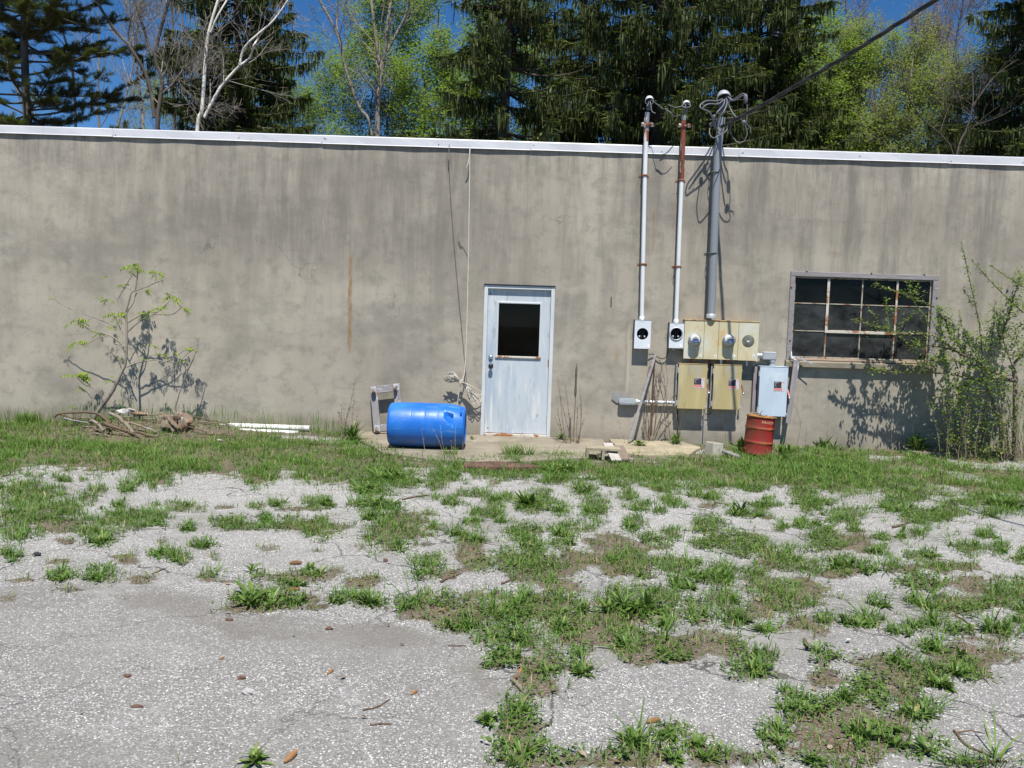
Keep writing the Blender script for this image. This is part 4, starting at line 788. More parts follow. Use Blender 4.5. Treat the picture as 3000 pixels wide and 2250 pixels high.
# ---- hanging cable coil and cord
cc=thing('hanging_cable',W(1376,430,-.07),'long dirty white cable hanging from the roof edge, coiled and tied beside the door','cable')
mb=MB(); mb.tube(smooth([W(1377,424,-.068),W(1375.5,520,-.075),W(1371,800,-.08),W(1366,1000,-.085),W(1361,1090,-.10),W(1352,1118,-.11)]),.0075,8); mb.tube(smooth([W(1377,426,-.072),W(1376,450,-.085),W(1372,478,-.09),W(1366,491,-.085)]),.008,8); link('drop',mb,M['whitecable'],cc)
rs=random.Random(5); co=MB()
def Z(u,v,d): return W(1000+u/2.553,750+v/2.553,-d)
for k in range(9):     # loops of the coil: left lobe small, right lobe long
    e=rs.uniform(-1,1); f=rs.uniform(-1,1)
    lx,ly=800+rs.uniform(-25,25),905+e*22; rx,ry=1015+rs.uniform(-50,28),1040+f*45
    P=[Z(893,935,.11),Z(860,905+e*8,.12+rs.uniform(0,.05)),Z(lx+20,ly-18,.13+rs.uniform(0,.06)),Z(lx-14,ly+2,.12),Z(lx+15,ly+22,.11),Z(860,935+e*6,.10),Z(893,945,.11),Z(940,965+f*15,.10+rs.uniform(0,.06)),Z(rx-30,ry-18,.10+rs.uniform(0,.07)),Z(rx+8,ry+5,.10),Z(rx-12,ry+28,.09+rs.uniform(0,.05)),Z(950,1005+f*15,.09),Z(896,950,.11)]
    co.tube(smooth(P,4),.0050,6)
for P in ([Z(893,940,.11),Z(850,880,.15),Z(835,868,.16),Z(822,890,.15),Z(850,915,.13),Z(890,930,.11)],[Z(893,940,.11),Z(800,905,.14),Z(772,915,.15),Z(800,925,.13),Z(890,940,.11)],[Z(893,940,.11),Z(960,1010,.1),Z(990,1060,.09),Z(975,1095,.08),Z(965,1060,.09),Z(930,990,.1)]): co.tube(smooth(P,5),.0058,6)
link('coil',co,M['whitecable'],cc)
mb=MB(); 
for k in range(4): 
    q=Z(893,930+k*6,.115); mb.tube([q+Vector((.026*math.cos(a),.03*math.sin(a),.012*math.cos(a)+.004*math.sin(a))) for a in np.linspace(0,2*math.pi,15)],.005,6)
mb.tube(smooth([Z(890,960,.12),Z(882,1010,.11),Z(872,1080,.10),Z(865,1140,.09)]),.0065,6); link('tie',mb,M['whitecable'],cc)
mb=MB(); mb.tube(smooth([W(1316,423,-.068),W(1316,470,-.055),W(1322,600,-.035),W(1338,800,-.025),W(1361,1045,-.03),W(1368,1100,-.05)]),.0032,6); mb.tube(smooth([W(1316,424,-.068),W(1315,450,-.06),W(1314,468,-.07)]),.006,6)
tag(link('cord',mb,M['thincord'],None,W(1316,423,-.068)),'thin dark cord hanging beside the coiled white cable','cord')
mb=MB(); mb.tube(smooth([W(1345,680,-.006),W(1342,705,-.012),W(1348,722,-.01),W(1356,722,-.008),W(1374,760,-.006)]),.003,6); mb.tube(smooth([W(1345,705,-.006),W(1352,725,-.012)]),.005,6)
tag(link('wire_snag',mb,M['thincord'],None,W(1345,700,0)),'small snagged wire stub stuck on the wall left of the hanging cable','wire')
mb=MB(); q=W(1790,887,0); mb.tube(smooth([W(1791,870,-.002),W(1790.5,880,-.012),W(1790,899,-.003)]),.006,6)
tag(link('wall_hook',mb,M['darkmetal'],None,q),'small dark metal hook stuck in the wall right of the door','hook')
# ---- low black wires
mb=MB(); mb.tube(smooth([W(1901,1039,-.04),W(1912,1037,-.03),W(1920,1042,-.03),W(1935,1050,-.035),W(1948,1049,-.035),W(1955,1038,-.04),W(1958,1024,-.05)]),.006,7); tag(link('jumper_wire',mb,M['black'],None,W(1930,1045,0)),'black jumper wire strung between the two empty meter sockets','wire')
mb=MB(); mb.tube(smooth([W(1985,1200,-.03),W(1986,1250,-.025),W(1984,1282,-.03),W(1975,1287,-.04),W(1945,1287,-.05),W(1937,1292,-.08),W(1936,1300,-.12)]),.008,7); tag(link('ground_wire',mb,M['black'],None,W(1936,1300,-.1)),'black wire running down from the tan switch and along the wall foot','wire')
mb=MB(); mb.tube(smooth([W(2062,1199,-.06),W(2063,1208,-.05),W(2070,1214,-.04),W(2079,1213,-.04),W(2083,1205,-.05)]),.005,7); tag(link('loop_wire',mb,M['black'],None,W(2070,1210,0)),'short black wire looped under and between the two tan switches','wire')
mb=MB(); mb.tube([W(2063,1200,-.05),W(2062,1250,-.03),W(2061,1300,-.03)],.0075,8); tag(link('ground_rod',mb,M['greymetal'],None,W(2061,1300,-.03)),'thin grey grounding pipe running down the wall under the left tan switch','pipe')

# ================================================================== LOOSE OBJECTS ALONG THE WALL
# ---- blue drum, lying on its side
def blue_drum():
    Rr,L=.270,1.03; m=MB(); na,nl=128,150
    cy=G(1250,1310,SL).y; lft=W(1137.5,1250,cy-.1).x; L=W(1361,1250,cy-.1).x-lft; org=Vector((lft,cy,SL+Rr*1.005))
    def rad(t):          # t = 0 base … 1 top
        r=1.0
        if t<.035: r=.90+.10*math.sin(math.pi/2*t/.035)**.8
        elif t<.10: r=1.0-.0*(t)
        if t<.2: r*= .955+.045*math.sin(math.pi/2*t/.2)
        if t>.78:
            u=(t-.78)/.22; r*=1-.145*u**1.3
        if t>.975: r*=1-.30*((t-.975)/.025)**2*.25
        for c,wd,dp in ((.31,.004,.010),(.49,.005,.016),(.66,.004,.010),(.79,.006,.006)): r-=dp*math.exp(-((t-c)/wd)**2)
        r+=.006*math.exp(-((t-.4)/.06)**4)+.006*math.exp(-((t-.58)/.06)**4)
        return r*Rr
    V=[];F=[]
    fang=math.radians(27)     # angle of the hand recess, measured from facing the viewer towards up
    for i in range(nl+1):
        t=i/nl
        for j in range(na):
            a=2*math.pi*j/na; r=rad(t)
            # triangular hand hollow moulded in the side
            da=(a-fang+math.pi)%(2*math.pi)-math.pi
            u=(t-.730)/.130; wv=(da)/.60
            if 0<u<1:
                top=.62-.25*u; bot=-.75+.25*u
                edge=min(u*3.2,(1-u)*14,(top-wv)*5+.0,(wv+ .72*(u)+.02)*5)
                if edge>0: r-=min(1,edge)*.062*(.3+.7*u)
            y=-math.cos(a)*r; z=math.sin(a)*r
            V.append(org+Vector((t*L,y,z)))
    for i in range(nl):
        for j in range(na): F.append([i*na+j,i*na+(j+1)%na,(i+1)*na+(j+1)%na,(i+1)*na+j])
    m.add(V,F,0,True)
    m.add(V[:na],[list(range(na))],0)
    # recessed head at the far right
    rT=rad(1.0); prof=[(L,rT),(L+.006,rT-.006),(L+.004,rT-.016),(L-.022,rT-.022),(L-.026,0.0)]
    m.lathe(prof,org,(1,0,0),64,cap=False)
    pm=new('sun_faded_blue_plastic'); t=NT(pm)
    c=t.mix(t.rng(t.noise(2.5,5,.6),.35,.7),(.010,.125,.50),(.020,.175,.58))
    c=t.mix(t.rng(t.noise(7,6,.7,t.coord((.5,1,1))),.58,.8,0,.5),c,(.10,.26,.62))
    c=t.mix(t.rng(t.noise(14,5,.75,t.coord((.22,1,1))),.56,.72,0,.6),c,(.20,.33,.60))
    c=t.mix(t.rng(t.noise(5,6,.75,t.coord((1,1,1),loc=(3,3,3))),.60,.72,0,.5),c,(.36,.42,.52))
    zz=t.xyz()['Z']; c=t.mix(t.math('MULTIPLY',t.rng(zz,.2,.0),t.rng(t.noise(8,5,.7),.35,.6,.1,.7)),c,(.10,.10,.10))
    t.finish(t.bsdf(c,t.rng(t.noise(6),.3,.7,.34,.5),0,t.bump(t.noise(9,3),.08,.02),.45))
    T=thing('blue_drum',org+Vector((L/2,0,-Rr)),'blue plastic drum lying on its side by the door','drum')
    o=link('shell',m,pm,T)
    mb=MB()      # carrying lug near the head
    a=math.radians(52); q=org+Vector((L*.955,-math.cos(a)*Rr*.90,math.sin(a)*Rr*.90)); nrm=Vector((0,-math.cos(a),math.sin(a))); tg=Vector((0,math.sin(a),math.cos(a)))
    mb.tube(smooth([q-tg*.06-nrm*.015,q-tg*.045+nrm*.03,q+nrm*.034,q+tg*.045+nrm*.03,q+tg*.06-nrm*.015]),.012,8); link('lug',mb,pm,T)
    mb=MB(); mb.lathe([(0,.035),(.012,.035),(.016,.028),(.016,0)],org+Vector((L-.024,-.11,.05)),(1,0,0),20); link('bung',mb,M['black'],T)
    mb=MB(); mb.lathe([(0,.035),(.012,.035),(.016,.028),(.016,0)],org+Vector((L-.024,.13,-.03)),(1,0,0),20); link('bung',mb,M['black'],T)
blue_drum()
# ---- red drum standing crooked, rusty lid
def red_drum():
    b=G(2217,1330,.02); r=.178; Hh=.485; ax=Vector((math.tan(R(4.6)),.02,1)).normalized()
    T=thing('red_drum',b,'small rusty red steel drum leaning under the blue-grey switch box','drum')
    rm=new('rust_bitten_red_paint'); t=NT(rm); X=t.xyz()
    c=t.mix(t.rng(t.noise(5,5,.65),.3,.7),(.27,.016,.018),(.37,.026,.024))
    c=t.mix(t.rng(t.noise(3.2,6,.7,t.coord((1.4,1.4,.8),loc=(2.6,0,0))),.50,.64,0,.85),c,(.13,.050,.028))
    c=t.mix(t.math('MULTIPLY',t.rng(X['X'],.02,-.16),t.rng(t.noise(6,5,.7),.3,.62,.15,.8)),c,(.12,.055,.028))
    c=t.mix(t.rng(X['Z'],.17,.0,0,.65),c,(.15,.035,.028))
    for zc in (.335,.155): 
        bnd=t.rng(t.math('ABSOLUTE',t.math('SUBTRACT',X['Z'],zc)),.022,.006)
        c=t.mix(t.math('MULTIPLY',bnd,t.rng(t.noise(9,4,.7),.35,.6,.2,.8)),c,(.33,.14,.045))
    c=t.mix(t.rng(t.noise(30,4,.7),.66,.76,0,.7),c,(.06,.025,.02))
    t.finish(t.bsdf(c,.62,0,t.bump(t.noise(20,5,.7),.25,.01),.3))
    mb=MB(); ribs=[.155,.335]; prof=[(0,r*.99),(.008,r*1.025),(.02,r*1.0)]
    for q in ribs: prof+=[(q-.03,r*.985),(q-.012,r*1.0),(q,r*1.045),(q+.012,r*1.0),(q+.03,r*.985)]
    prof+=[(Hh-.022,r*.985),(Hh-.012,r*1.0)]
    mb.lathe(prof,b,ax,72); body=link('body',mb,rm,T)
    mb=MB(); mb.lathe([(Hh-.016,r*1.0),(Hh-.014,r*1.04),(Hh,r*1.045),(Hh+.004,r*1.02),(Hh-.004,r*.98),(Hh-.012,r*.96),(Hh-.010,r*.5),(Hh-.011,0)],b,ax,72,cap=False)
    lm=wmat('flaking_orange_rust_lid',(.34,.17,.055),.25,8,rough=.9,bump=.4,bscale=50,spots=[((.17,.07,.035),6,.53,.08,(1,1,1)),((.10,.04,.03),12,.62,.06,(1,1,1))]); link('lid',mb,lm,T)
    # stencilled word near the top, wrapped on the drum
    cu=bpy.data.curves.new('t','FONT'); cu.body='FAVOR'; cu.size=.062; cu.align_x='CENTER'; cu.resolution_u=3
    ob=bpy.data.objects.new('t',cu); me=bpy.data.meshes.new_from_object(ob); bpy.data.objects.remove(ob)
    mb=MB(); e2=ax.cross(Vector((0,1,0))).normalized()*-1
    e1=Vector((1,0,-ax.x)).normalized(); fw_=Vector((0,-1,0))
    fs=[list(p.vertices) for p in me.polygons]; vs=[]
    bm=bmesh.new(); bm.from_mesh(me); bmesh.ops.triangulate(bm,faces=bm.faces); bmesh.ops.subdivide_edges(bm,edges=[e for e in bm.edges if e.calc_length()>.01],cuts=2); bm.verts.index_update()
    for v in bm.verts:
        a=(v.co.x*.86+.042)/r; z=Hh-.078+v.co.y*.75
        vs.append(b+ax*z+(e1*math.sin(a)+fw_*math.cos(a))*(r*1.012))
    mb.add(vs,[[v.index for v in f.verts] for f in bm.faces]); bm.free()
    link('stencil_word',mb,wmat('worn_pale_stencil_paint',(.62,.50,.30),.25,60,spots=[((.34,.05,.03),40,.55,.05,(1,1,1))]),body)
    top=b+ax*(Hh+.006); rs=random.Random(3)
    for k,(lab,L,a,c) in enumerate((('dry forked twig lying on the left rim of the red drum lid',.21,.3,(-.09,-.03)),('short dark twig lying on the middle of the red drum lid',.15,-.35,(.0,.03)))):
        P=[top+Vector((c[0]+math.cos(a)*L*(s-.5),c[1]+math.sin(a)*L*(s-.5),.012+.02*math.sin(s*5+k)+c[0]*-.04)) for s in np.linspace(0,1,6)]
        mb=MB(); mb.tube(P,[.008,.008,.007,.006,.005,.004],7); mb.tube([P[2],P[2]+Vector((.02,-.04,.05))],[.005,.003],6)
        if k==0: mb.tube([P[1],P[1]+Vector((.015,-.01,.05)),P[1]+Vector((.01,0,.085))],[.006,.005,.003],6)
        tag(link('twig',mb,M['bark_grey'],None,P[0]),lab,'twig',group='twigs on the red drum')
M['bark_grey']=wmat('dry_grey_bark',(.21,.17,.135),.25,8,(1,1,.5),.9,0,.4,50,spots=[((.36,.33,.30),6,.58,.1,(1,1,1))])
M['bark_brown']=wmat('dry_brown_bark',(.125,.085,.06),.3,8,(1,1,.5),.9,0,.4,50,spots=[((.24,.19,.15),7,.6,.1,(1,1,1))])
red_drum()
# ---- wheeled dolly leaning on the wall
def dolly():
    o=W(1096,1288,-.20); o.z=SL
    tilt=R(10); rot=R(8)                       # lean back, twist in its own plane
    e1=Vector((math.cos(rot),0,math.sin(rot))); e2=Vector((-math.sin(rot),0,math.cos(rot)))
    n0=Vector((0,-1,0)); e2=(e2*math.cos(tilt)-n0*math.sin(tilt)).normalized(); nn=e1.cross(e2).normalized()*1.0
    if nn.y>0: nn=-nn
    def xf(): return Matrix(((e1.x,nn.x,e2.x,o.x),(e1.y,nn.y,e2.y,o.y),(e1.z,nn.z,e2.z,o.z+.01),(0,0,0,1)))
    T=thing('wheeled_dolly',o,'weathered wooden dolly with casters leaning on the wall behind the blue drum','dolly'); X=xf(); Wd,Hd=.41,.63; t=.035
    for nm,a,b,m in (('rail',(0,0,.0),(.095,t,Hd),'greywood_v'),('rail',(Wd-.095,0,0),(Wd,t,Hd),'greywood_v'),('crosspiece',(.0955,.004,Hd-.105),(Wd-.0955,t+.004,Hd-.002),'greywood'),('crosspiece',(.0955,.004,.005),(Wd-.0955,t+.004,.1),'greywood')):
        mb=MB(); mb.box(a,b,.006,xf=X); link(nm,mb,M[m],T)
    for (u,v,kind,ang) in ((.05,Hd-.055,0,.5),(Wd-.05,Hd-.05,1,-.5),(.05,.05,2,.2)):
        mb=MB(); mb.box((u-.038,t+.0005,v-.042),(u+.038,t+.006,v+.042),.002,xf=X); pl=link('caster_plate',mb,M['galv'],T)
        c=Vector((u+.012*math.sin(ang),t+.05,v-.02)); ax=Vector((math.cos(ang),.0,math.sin(ang)))
        mb=MB(); mb.lathe([(-.014,.030),(-.014,.038),(-.008,.042),(.008,.042),(.014,.038),(.014,.030)],X@c,(X.to_3x3()@ax),22); link('caster_wheel',mb,wmat('cracked_brown_wheel',(.22,.15,.09),.3,14,rough=.8,spots=[((.42,.40,.36),9,.6,.06,(1,1,1))]) ,pl)
        mb=MB()
        for s in (-1,1): mb.box(c+ax*s*.020+Vector((-.003,-.045,-.02)),c+ax*s*.020+Vector((.003,.010,.022)),.001,xf=X)
        mb.lathe([(-.024,.008),(.024,.008)],X@c,(X.to_3x3()@ax),10); link('caster_fork',mb,M['galv'],pl)
dolly()
M['darkrust']=wmat('dark_rust',(.13,.065,.045),.35,14,rough=.9,spots=[((.28,.22,.18),8,.56,.08,(1,1,.5))])
# ---- leaning strip, rusty rod
mb=MB(); a=W(1919,1041,-.04); b=W(1842,1276,-.42); b.z=.05
d=(b-a).normalized(); sd=d.cross(Vector((0,-1,0))).normalized(); up=sd.cross(d)
mb.prism([a+sd*.016,b+sd*.016,b-sd*.016,a-sd*.016],up,.022); tag(link('wooden_strip',mb,M['greywood'],None,b),'thin grey wooden strip leaning on the wall under the meter sockets','wood strip')
mb=MB(); mb.tube([W(1920,1040,-.03),W(1914,1132,-.05),W(1908,1277,-.10)],[.007,.008,.011],8); tag(link('rusty_rod',mb,M['darkrust'],None,W(1908,1277,-.10)),'thin rusty rod standing against the wall behind the leaning strip','rod')
# ---- weathered board hung below the window corner
bd=thing('hanging_board',W(2322,1230,-.1),'silvered board standing below the left corner of the window','board')
mb=MB(); a=W(2333,1055,-.085); b=W(2308,1240,-.15); d=(b-a).normalized(); sd=d.cross(Vector((0,-1,0))).normalized(); up=sd.cross(d)
if up.y>0: up=-up
mb.prism([a+sd*.040,b+sd*.034,b-sd*.030,a-sd*.040],up,.02); link('plank',mb,M['greywood_v'],bd)
mb=MB(); mb.tube([W(2318,1030,-.06),W(2319,1048,-.09),W(2332,1056,-.105)],.009,8); mb.tube([W(2319,1046,-.09),W(2340,1049,-.10)],.007,8); link('bracket',mb,M['whitepipe'],bd)
mb=MB(); a=W(2330,1044,-.10); b=W(2381,1066,-.14); mb.prism([a+Vector((0,0,.009)),b+Vector((0,0,.009)),b-Vector((0,0,.008)),a-Vector((0,0,.012))],(0,-1,0),.006); link('arm',mb,M['galv'],bd)
# ---- block, planks, plate, flue, stick
def ground_box(name,c,size,rot,mat,label,cat,z=0.0,tilt=0,bev=.004,holes=0,group=None):
    X=Matrix.Translation((c[0],c[1],z))@Matrix.Rotation(rot,4,'Z')@Matrix.Rotation(tilt,4,'X'); mb=MB(); sx,sy,sz=size
    if holes:
        wl=.03
        mb.box((-sx/2,-sy/2,0),(sx/2,-sy/2+wl,sz),bev,xf=X); mb.box((-sx/2,sy/2-wl,0),(sx/2,sy/2,sz),bev,xf=X)
        for q in (-sx/2,-.015,sx/2-wl): mb.box((q,-sy/2+wl+.0005,.001),(q+wl,sy/2-wl-.0005,sz-.001),bev,xf=X)
    else: mb.box((-sx/2,-sy/2,0),(sx/2,sy/2,sz),bev,xf=X)
    return tag(link(name,mb,mat,None,(c[0],c[1],z)),label,cat,group)
c=g2(1766,1326,.08)
X=Matrix.Translation((c[0],c[1],.05))@Matrix.Rotation(-.05,4,'Z'); mb=MB()
mb.box((-.20,-.10,.065),(.20,.10,.095),.004,xf=X); mb.box((-.20,-.10,-.095),(.20,.10,-.065),.004,xf=X)
for q in (-.2,-.016,.168): mb.box((q,-.099,-.0645),(q+.032,.099,.0645),.003,xf=X)
tag(link('concrete_block',mb,M['pale_concrete'],None,(c[0],c[1],0)),'hollow concrete block lying on its side right of the door','concrete block')
M['plank_pale']=wmat('pale_weathered_plank',(.40,.37,.34),.15,5,(1,6,1),.9,0,.3,30,spots=[((.62,.61,.59),6,.6,.06,(1,4,1)),((.2,.17,.15),8,.62,.08,(1,5,1))])
M['plank_brown']=wmat('brown_weathered_plank',(.20,.155,.125),.2,5,(1,6,1),.9,0,.3,30,spots=[((.10,.075,.06),8,.6,.08,(1,5,1))])
a=G(1783,1322,.2); b=G(1806,1352,.02)
def plank(name,A,Bp,w,th,mat,label,cat,group=None):
    A=Vector(A); Bp=Vector(Bp); d=(Bp-A).normalized(); sd=d.cross(Vector((0,0,1))).normalized(); up=sd.cross(d); mb=MB()
    X=Matrix(((sd.x,d.x,up.x,A.x),(sd.y,d.y,up.y,A.y),(sd.z,d.z,up.z,A.z),(0,0,0,1))); mb.box((-w/2,0,0),(w/2,(Bp-A).length,th),.003,xf=X)
    return tag(link(name,mb,mat,None,A),label,cat,group)
pb=G(1806,1352,.02); plank('plank',Vector((pb.x-.06,pb.y+.44,.155)),pb,.12,.02,M['plank_pale'],'pale grey plank with white flakes propped on the concrete block','plank','planks by the concrete block')
pb2=G(1830,1350,.02); plank('plank',Vector((pb2.x-.02,pb2.y+.5,.11)),pb2,.14,.02,M['plank_brown'],'brown plank sloping down right beside the pale plank','plank','planks by the concrete block')
P4=[G(1362,1357,.03),G(1440,1352,.03),G(1560,1362,.03),G(1585,1370,.03),G(1500,1372,.03),G(1358,1368,.03)]
mb=MB(); mb.prism([(p.x,p.y,.005) for p in P4],(0,0,1),.032); tag(link('metal_plate',mb,wmat('dark_red_brown_rusted_plate',(.125,.065,.055),.25,5,rough=.8,bump=.3,spots=[((.30,.17,.10),7,.64,.06,(1,1,1)),((.06,.04,.04),5,.56,.1,(1,1,1))]),None,(P4[0].x,P4[0].y,.03)),'dark red-brown metal plate lying in the grass before the door slab','metal plate')
q=G(2089,1336,0); X=Matrix.Translation((q.x,q.y,-.03))@Matrix.Rotation(R(24),4,'Z')@Matrix.Rotation(R(4),4,'Y'); mb=MB(); s,h,w_=.077,.20,.016
mb.box((-s,-s,0),(s,-s+w_,h),.004,xf=X); mb.box((-s,s-w_,0),(s,s,h),.004,xf=X); mb.box((-s,-s+w_+.0003,.001),(-s+w_,s-w_-.0003,h-.002),.003,xf=X); mb.box((s-w_,-s+w_+.0003,.001),(s,s-w_-.0003,h-.002),.003,xf=X); mb.box((-s+w_,-s+w_,.01),(s-w_,s-w_,.02),xf=X)
M['flue']=wmat('chipped_pale_clay',(.47,.44,.36),.15,9,rough=.9,bump=.4,spots=[((.30,.28,.25),6,.56,.1,(1,1,1)),((.16,.14,.12),9,.66,.06,(1,1,1))])
tag(link('flue_tile',mb,M['flue'],None,(q.x,q.y,0)),'short square clay flue tile standing open in the grass left of the red drum','flue tile')
def stick(name,pts,rad,mat,label,cat,group=None,n=8,wob=.0,twigs=()):
    P=smooth(pts,4); k=len(P)
    r=[np.interp(i/(k-1),np.linspace(0,1,len(rad)),rad) for i in range(k)] if hasattr(rad,'__len__') else rad
    P=[p+Vector((random.uniform(-wob,wob),random.uniform(-wob,wob),random.uniform(-wob,wob))) for p in P]
    mb=MB(); mb.tube(P,r,n)
    for (i,dv,rr) in twigs:
        b=P[int(i*(k-1))]; mb.tube([b,b+Vector(dv)*.5+Vector((0,0,.01)),b+Vector(dv)],[rr,rr*.8,rr*.5],6)
    return tag(link(name,mb,mat,None,P[0]),label,cat,group)
stick('grey_stake',[G(2108,1318,.07),G(2140,1330,.06),G(2168,1340,.045)],.026,M['greywood'],'grey weathered stake lying between the flue tile and the red drum','stake')
# ---- white pipes
def pvc(a,b,r,label):
    T=thing('white_pipe',a,label,'pipe','white pipes lying by the wall'); d=(b-a).normalized(); L=(b-a).length
    mb=MB(); mb.lathe([(0,r*.84),(0,r),(L,r),(L,r*.84),(L-.10,r*.84),(L-.1,0)],a,d,24,cap=False); link('tube',mb,wmat('scuffed_white_plastic',(.80,.80,.78),.04,5,rough=.45,spots=[((.50,.48,.42),9,.70,.06,(1,1,1))]),T)
pvc(W(645,1246,-.36),W(907,1255,-.33),.037,'white plastic pipe lying along the wall foot, longer one behind')
pvc(W(690,1262,-.46),W(874,1270,-.45),.036,'white plastic pipe in the grass in front of the longer white pipe')
# ================================================================== LOW GROWTH
def leaf_strips(P,az,e0,e1,L,w,rows=3,prof=(.5,1,.75,0),fold=0.0,twist=None):
    """n curved leaves as numpy arrays. spine elevation bends from e0 to e1. returns verts, quads, tris, leaf index per face"""
    n=len(P); prof=np.asarray(prof); rows=len(prof)-1
    dirh=np.stack([np.cos(az),np.sin(az),np.zeros(n)],-1); side=np.stack([-np.sin(az),np.cos(az),np.zeros(n)],-1)
    if twist is not None: side=side*np.cos(twist)[:,None]+np.array([0,0,1])*np.sin(twist)[:,None]
    pos=P.copy(); V=[]; up=np.array([0,0,1.0])
    ncol=3 if fold else 2
    for r in range(rows+1):
        t=r/rows; e=e0+(e1-e0)*t; d=dirh*np.cos(e)[:,None]+up*np.sin(e)[:,None]
        nn=-dirh*np.sin(e)[:,None]+up*np.cos(e)[:,None]
        hw=(w*prof[r]*.5)[:,None]
        if r<rows or prof[r]>0:
            V+= [pos-side*hw+nn*hw*fold]+([pos.copy()] if fold else [])+[pos+side*hw+nn*hw*fold]
        else: V+=[pos.copy()]
        if r<rows: pos=pos+d*(L/rows)[:,None]
    V=np.stack(V,1); m=V.shape[1]; base=(np.arange(n)*m)[:,None]; Q=[];T=[]
    for r in range(rows):
        last=(r==rows-1 and prof[-1]<=0)
        for c in range(ncol-1):
            a=r*ncol+c
            if last: T.append(base+np.array([[a,a+1,rows*ncol]]))
            else: Q.append(base+np.array([[a,a+1,a+1+ncol,a+ncol]]))
    nq=len(Q); nt=len(T)
    Qa=np.concatenate(Q) if nq else np.zeros((0,4),int); Ta=np.concatenate(T) if nt else np.zeros((0,3),int)
    idx=np.concatenate([np.tile(np.arange(n),nq),np.tile(np.arange(n),nt)])
    return V.reshape(-1,3),Qa,Ta,idx
class NPM:
    def __init__(s): s.V=[];s.Q=[];s.T=[];s.tq=[];s.tt=[];s.n=0
    def add(s,V,Q,T,tint):
        s.V.append(V); s.Q.append(Q+s.n); s.T.append(T+s.n); s.tq.append(tint[:len(Q)]); s.tt.append(tint[len(Q):]); s.n+=len(V)
    def leaves(s,P,az,e0,e1,L,w,tint,**k):
        V,Q,T,i=leaf_strips(P,az,e0,e1,L,w,**k); s.add(V,Q,T,tint[i])
    def build(s,name,mats,**k):
        return np_mesh(name,np.concatenate(s.V),np.concatenate(s.Q),np.concatenate(s.T),mats,np.concatenate(s.tq+s.tt),**k)
U=lambda n,a,b: RS.uniform(a,b,n)
M['grass']=leafmat('spring_grass',[(0,(.060,.105,.020)),(.4,(.095,.195,.034)),(.75,(.16,.27,.055)),(.9,(.30,.30,.11)),(1,(.42,.36,.19))],.30)
M['drygrass']=leafmat('dry_grass',[(0,(.12,.13,.05)),(.4,(.22,.19,.09)),(1,(.38,.30,.18))],.2)
M['clover']=leafmat('ground_cover_leaf',[(0,(.055,.105,.022)),(.5,(.10,.175,.035)),(1,(.17,.25,.06))],.28)
M['weed']=leafmat('weed_leaf',[(0,(.055,.105,.024)),(.5,(.105,.185,.036)),(.85,(.17,.26,.06)),(1,(.30,.29,.11))],.28,.45,.35)
def scatter(n,x0,x1,y0,y1):
    # denser towards the viewer would waste nothing: plain uniform over the yard
    X=U(n,x0,x1); Y=U(n,y0,y1); return X,Y
def cull(X,Y):
    px,py=proj(np.stack([X,Y,np.zeros(len(X))],-1)); k=(px>-450)&(px<3450)&(py<2420); return X[k],Y[k]
X,Y=scatter(2100000,-9,9,-9.3,-.01); X,Y=cull(X,Y); N=len(X); F=fields(X,Y); q=RS.rand(N)
pxs,pys=proj(np.stack([X,Y,np.zeros(N)],-1))
nearwall=np.clip((Y+1.9)/1.6,0,1); patch=vnoise(X*5,Y*5,31); fine=vnoise(X*22,Y*22,33)
onslab=(X>-2.3)&(X<1.35)&(Y>-1.7)&(Y<0)&inpoly(np.nan_to_num(pxs),np.nan_to_num(pys),[(1040,1200),(1720,1200),(1715,1334),(1400,1340),(1250,1331),(1125,1312)])
onpad=inpoly(np.nan_to_num(pxs),np.nan_to_num(pys),[(1700,1250),(2060,1280),(2030,1336),(1860,1342),(1720,1330)])
leftlush=np.clip((-2.3-X)/1.5,0,1)*np.clip((Y+2.6)/.8,0,1)
heapz=np.exp(-((X+4.5)/1.6)**4-((Y+.75)/.75)**4)
dens=np.maximum.reduce([.72*F['band']*(.10+.62*F['thin']*(.35+.65*patch))*np.where(fine>.30,1,.25)*(1-.88*heapz),F['g']*.55*np.where(fine>.30,1,.25),F['w']*.50*np.where(fine>.25,1,.3),F['c']*.30,F['y']*.12,F['d']*.10*(fine>.4)])
dens=np.maximum(dens,leftlush*.34*F['band']*(.25+.75*F['thin'])*(1-.88*heapz))*.8*np.where(onslab,.0,1)*np.where(onpad,.05,1)
dens=np.maximum(dens,.004*(F['soil']>.3)*(~onslab))
k=q<dens; gxv,gyv=X[k],Y[k]; n=k.sum(); Zg=gheight(gxv,gyv)
tall=np.clip((leftlush[k]*1.5+F['band'][k]*.30*patch[k])*np.clip((gyv+1.15)/.4,.12,1),0,1)*(1-.8*heapz[k])
L=(.026+.062*RS.rand(n)**1.5)*(1+.45*F['band'][k]*patch[k])+tall*(.01+.13*RS.rand(n)**2.4)
w=U(n,.0030,.0060)+.002*F['band'][k]*RS.rand(n)+.0035*np.clip((gyv+3.5)/3,0,1)*0.6
e0=U(n,.7,1.5); e1=e0-U(n,.2,1.5)
tint=np.clip(RS.normal(.42,.2,n)+.3*(patch[k]-.5)+np.where(RS.rand(n)<.10,.45,0),0,1)
gm=NPM(); gm.leaves(np.stack([gxv,gyv,Zg-.004],-1),U(n,0,6.283),e0,e1,L,w,tint,prof=(.8,1,0))
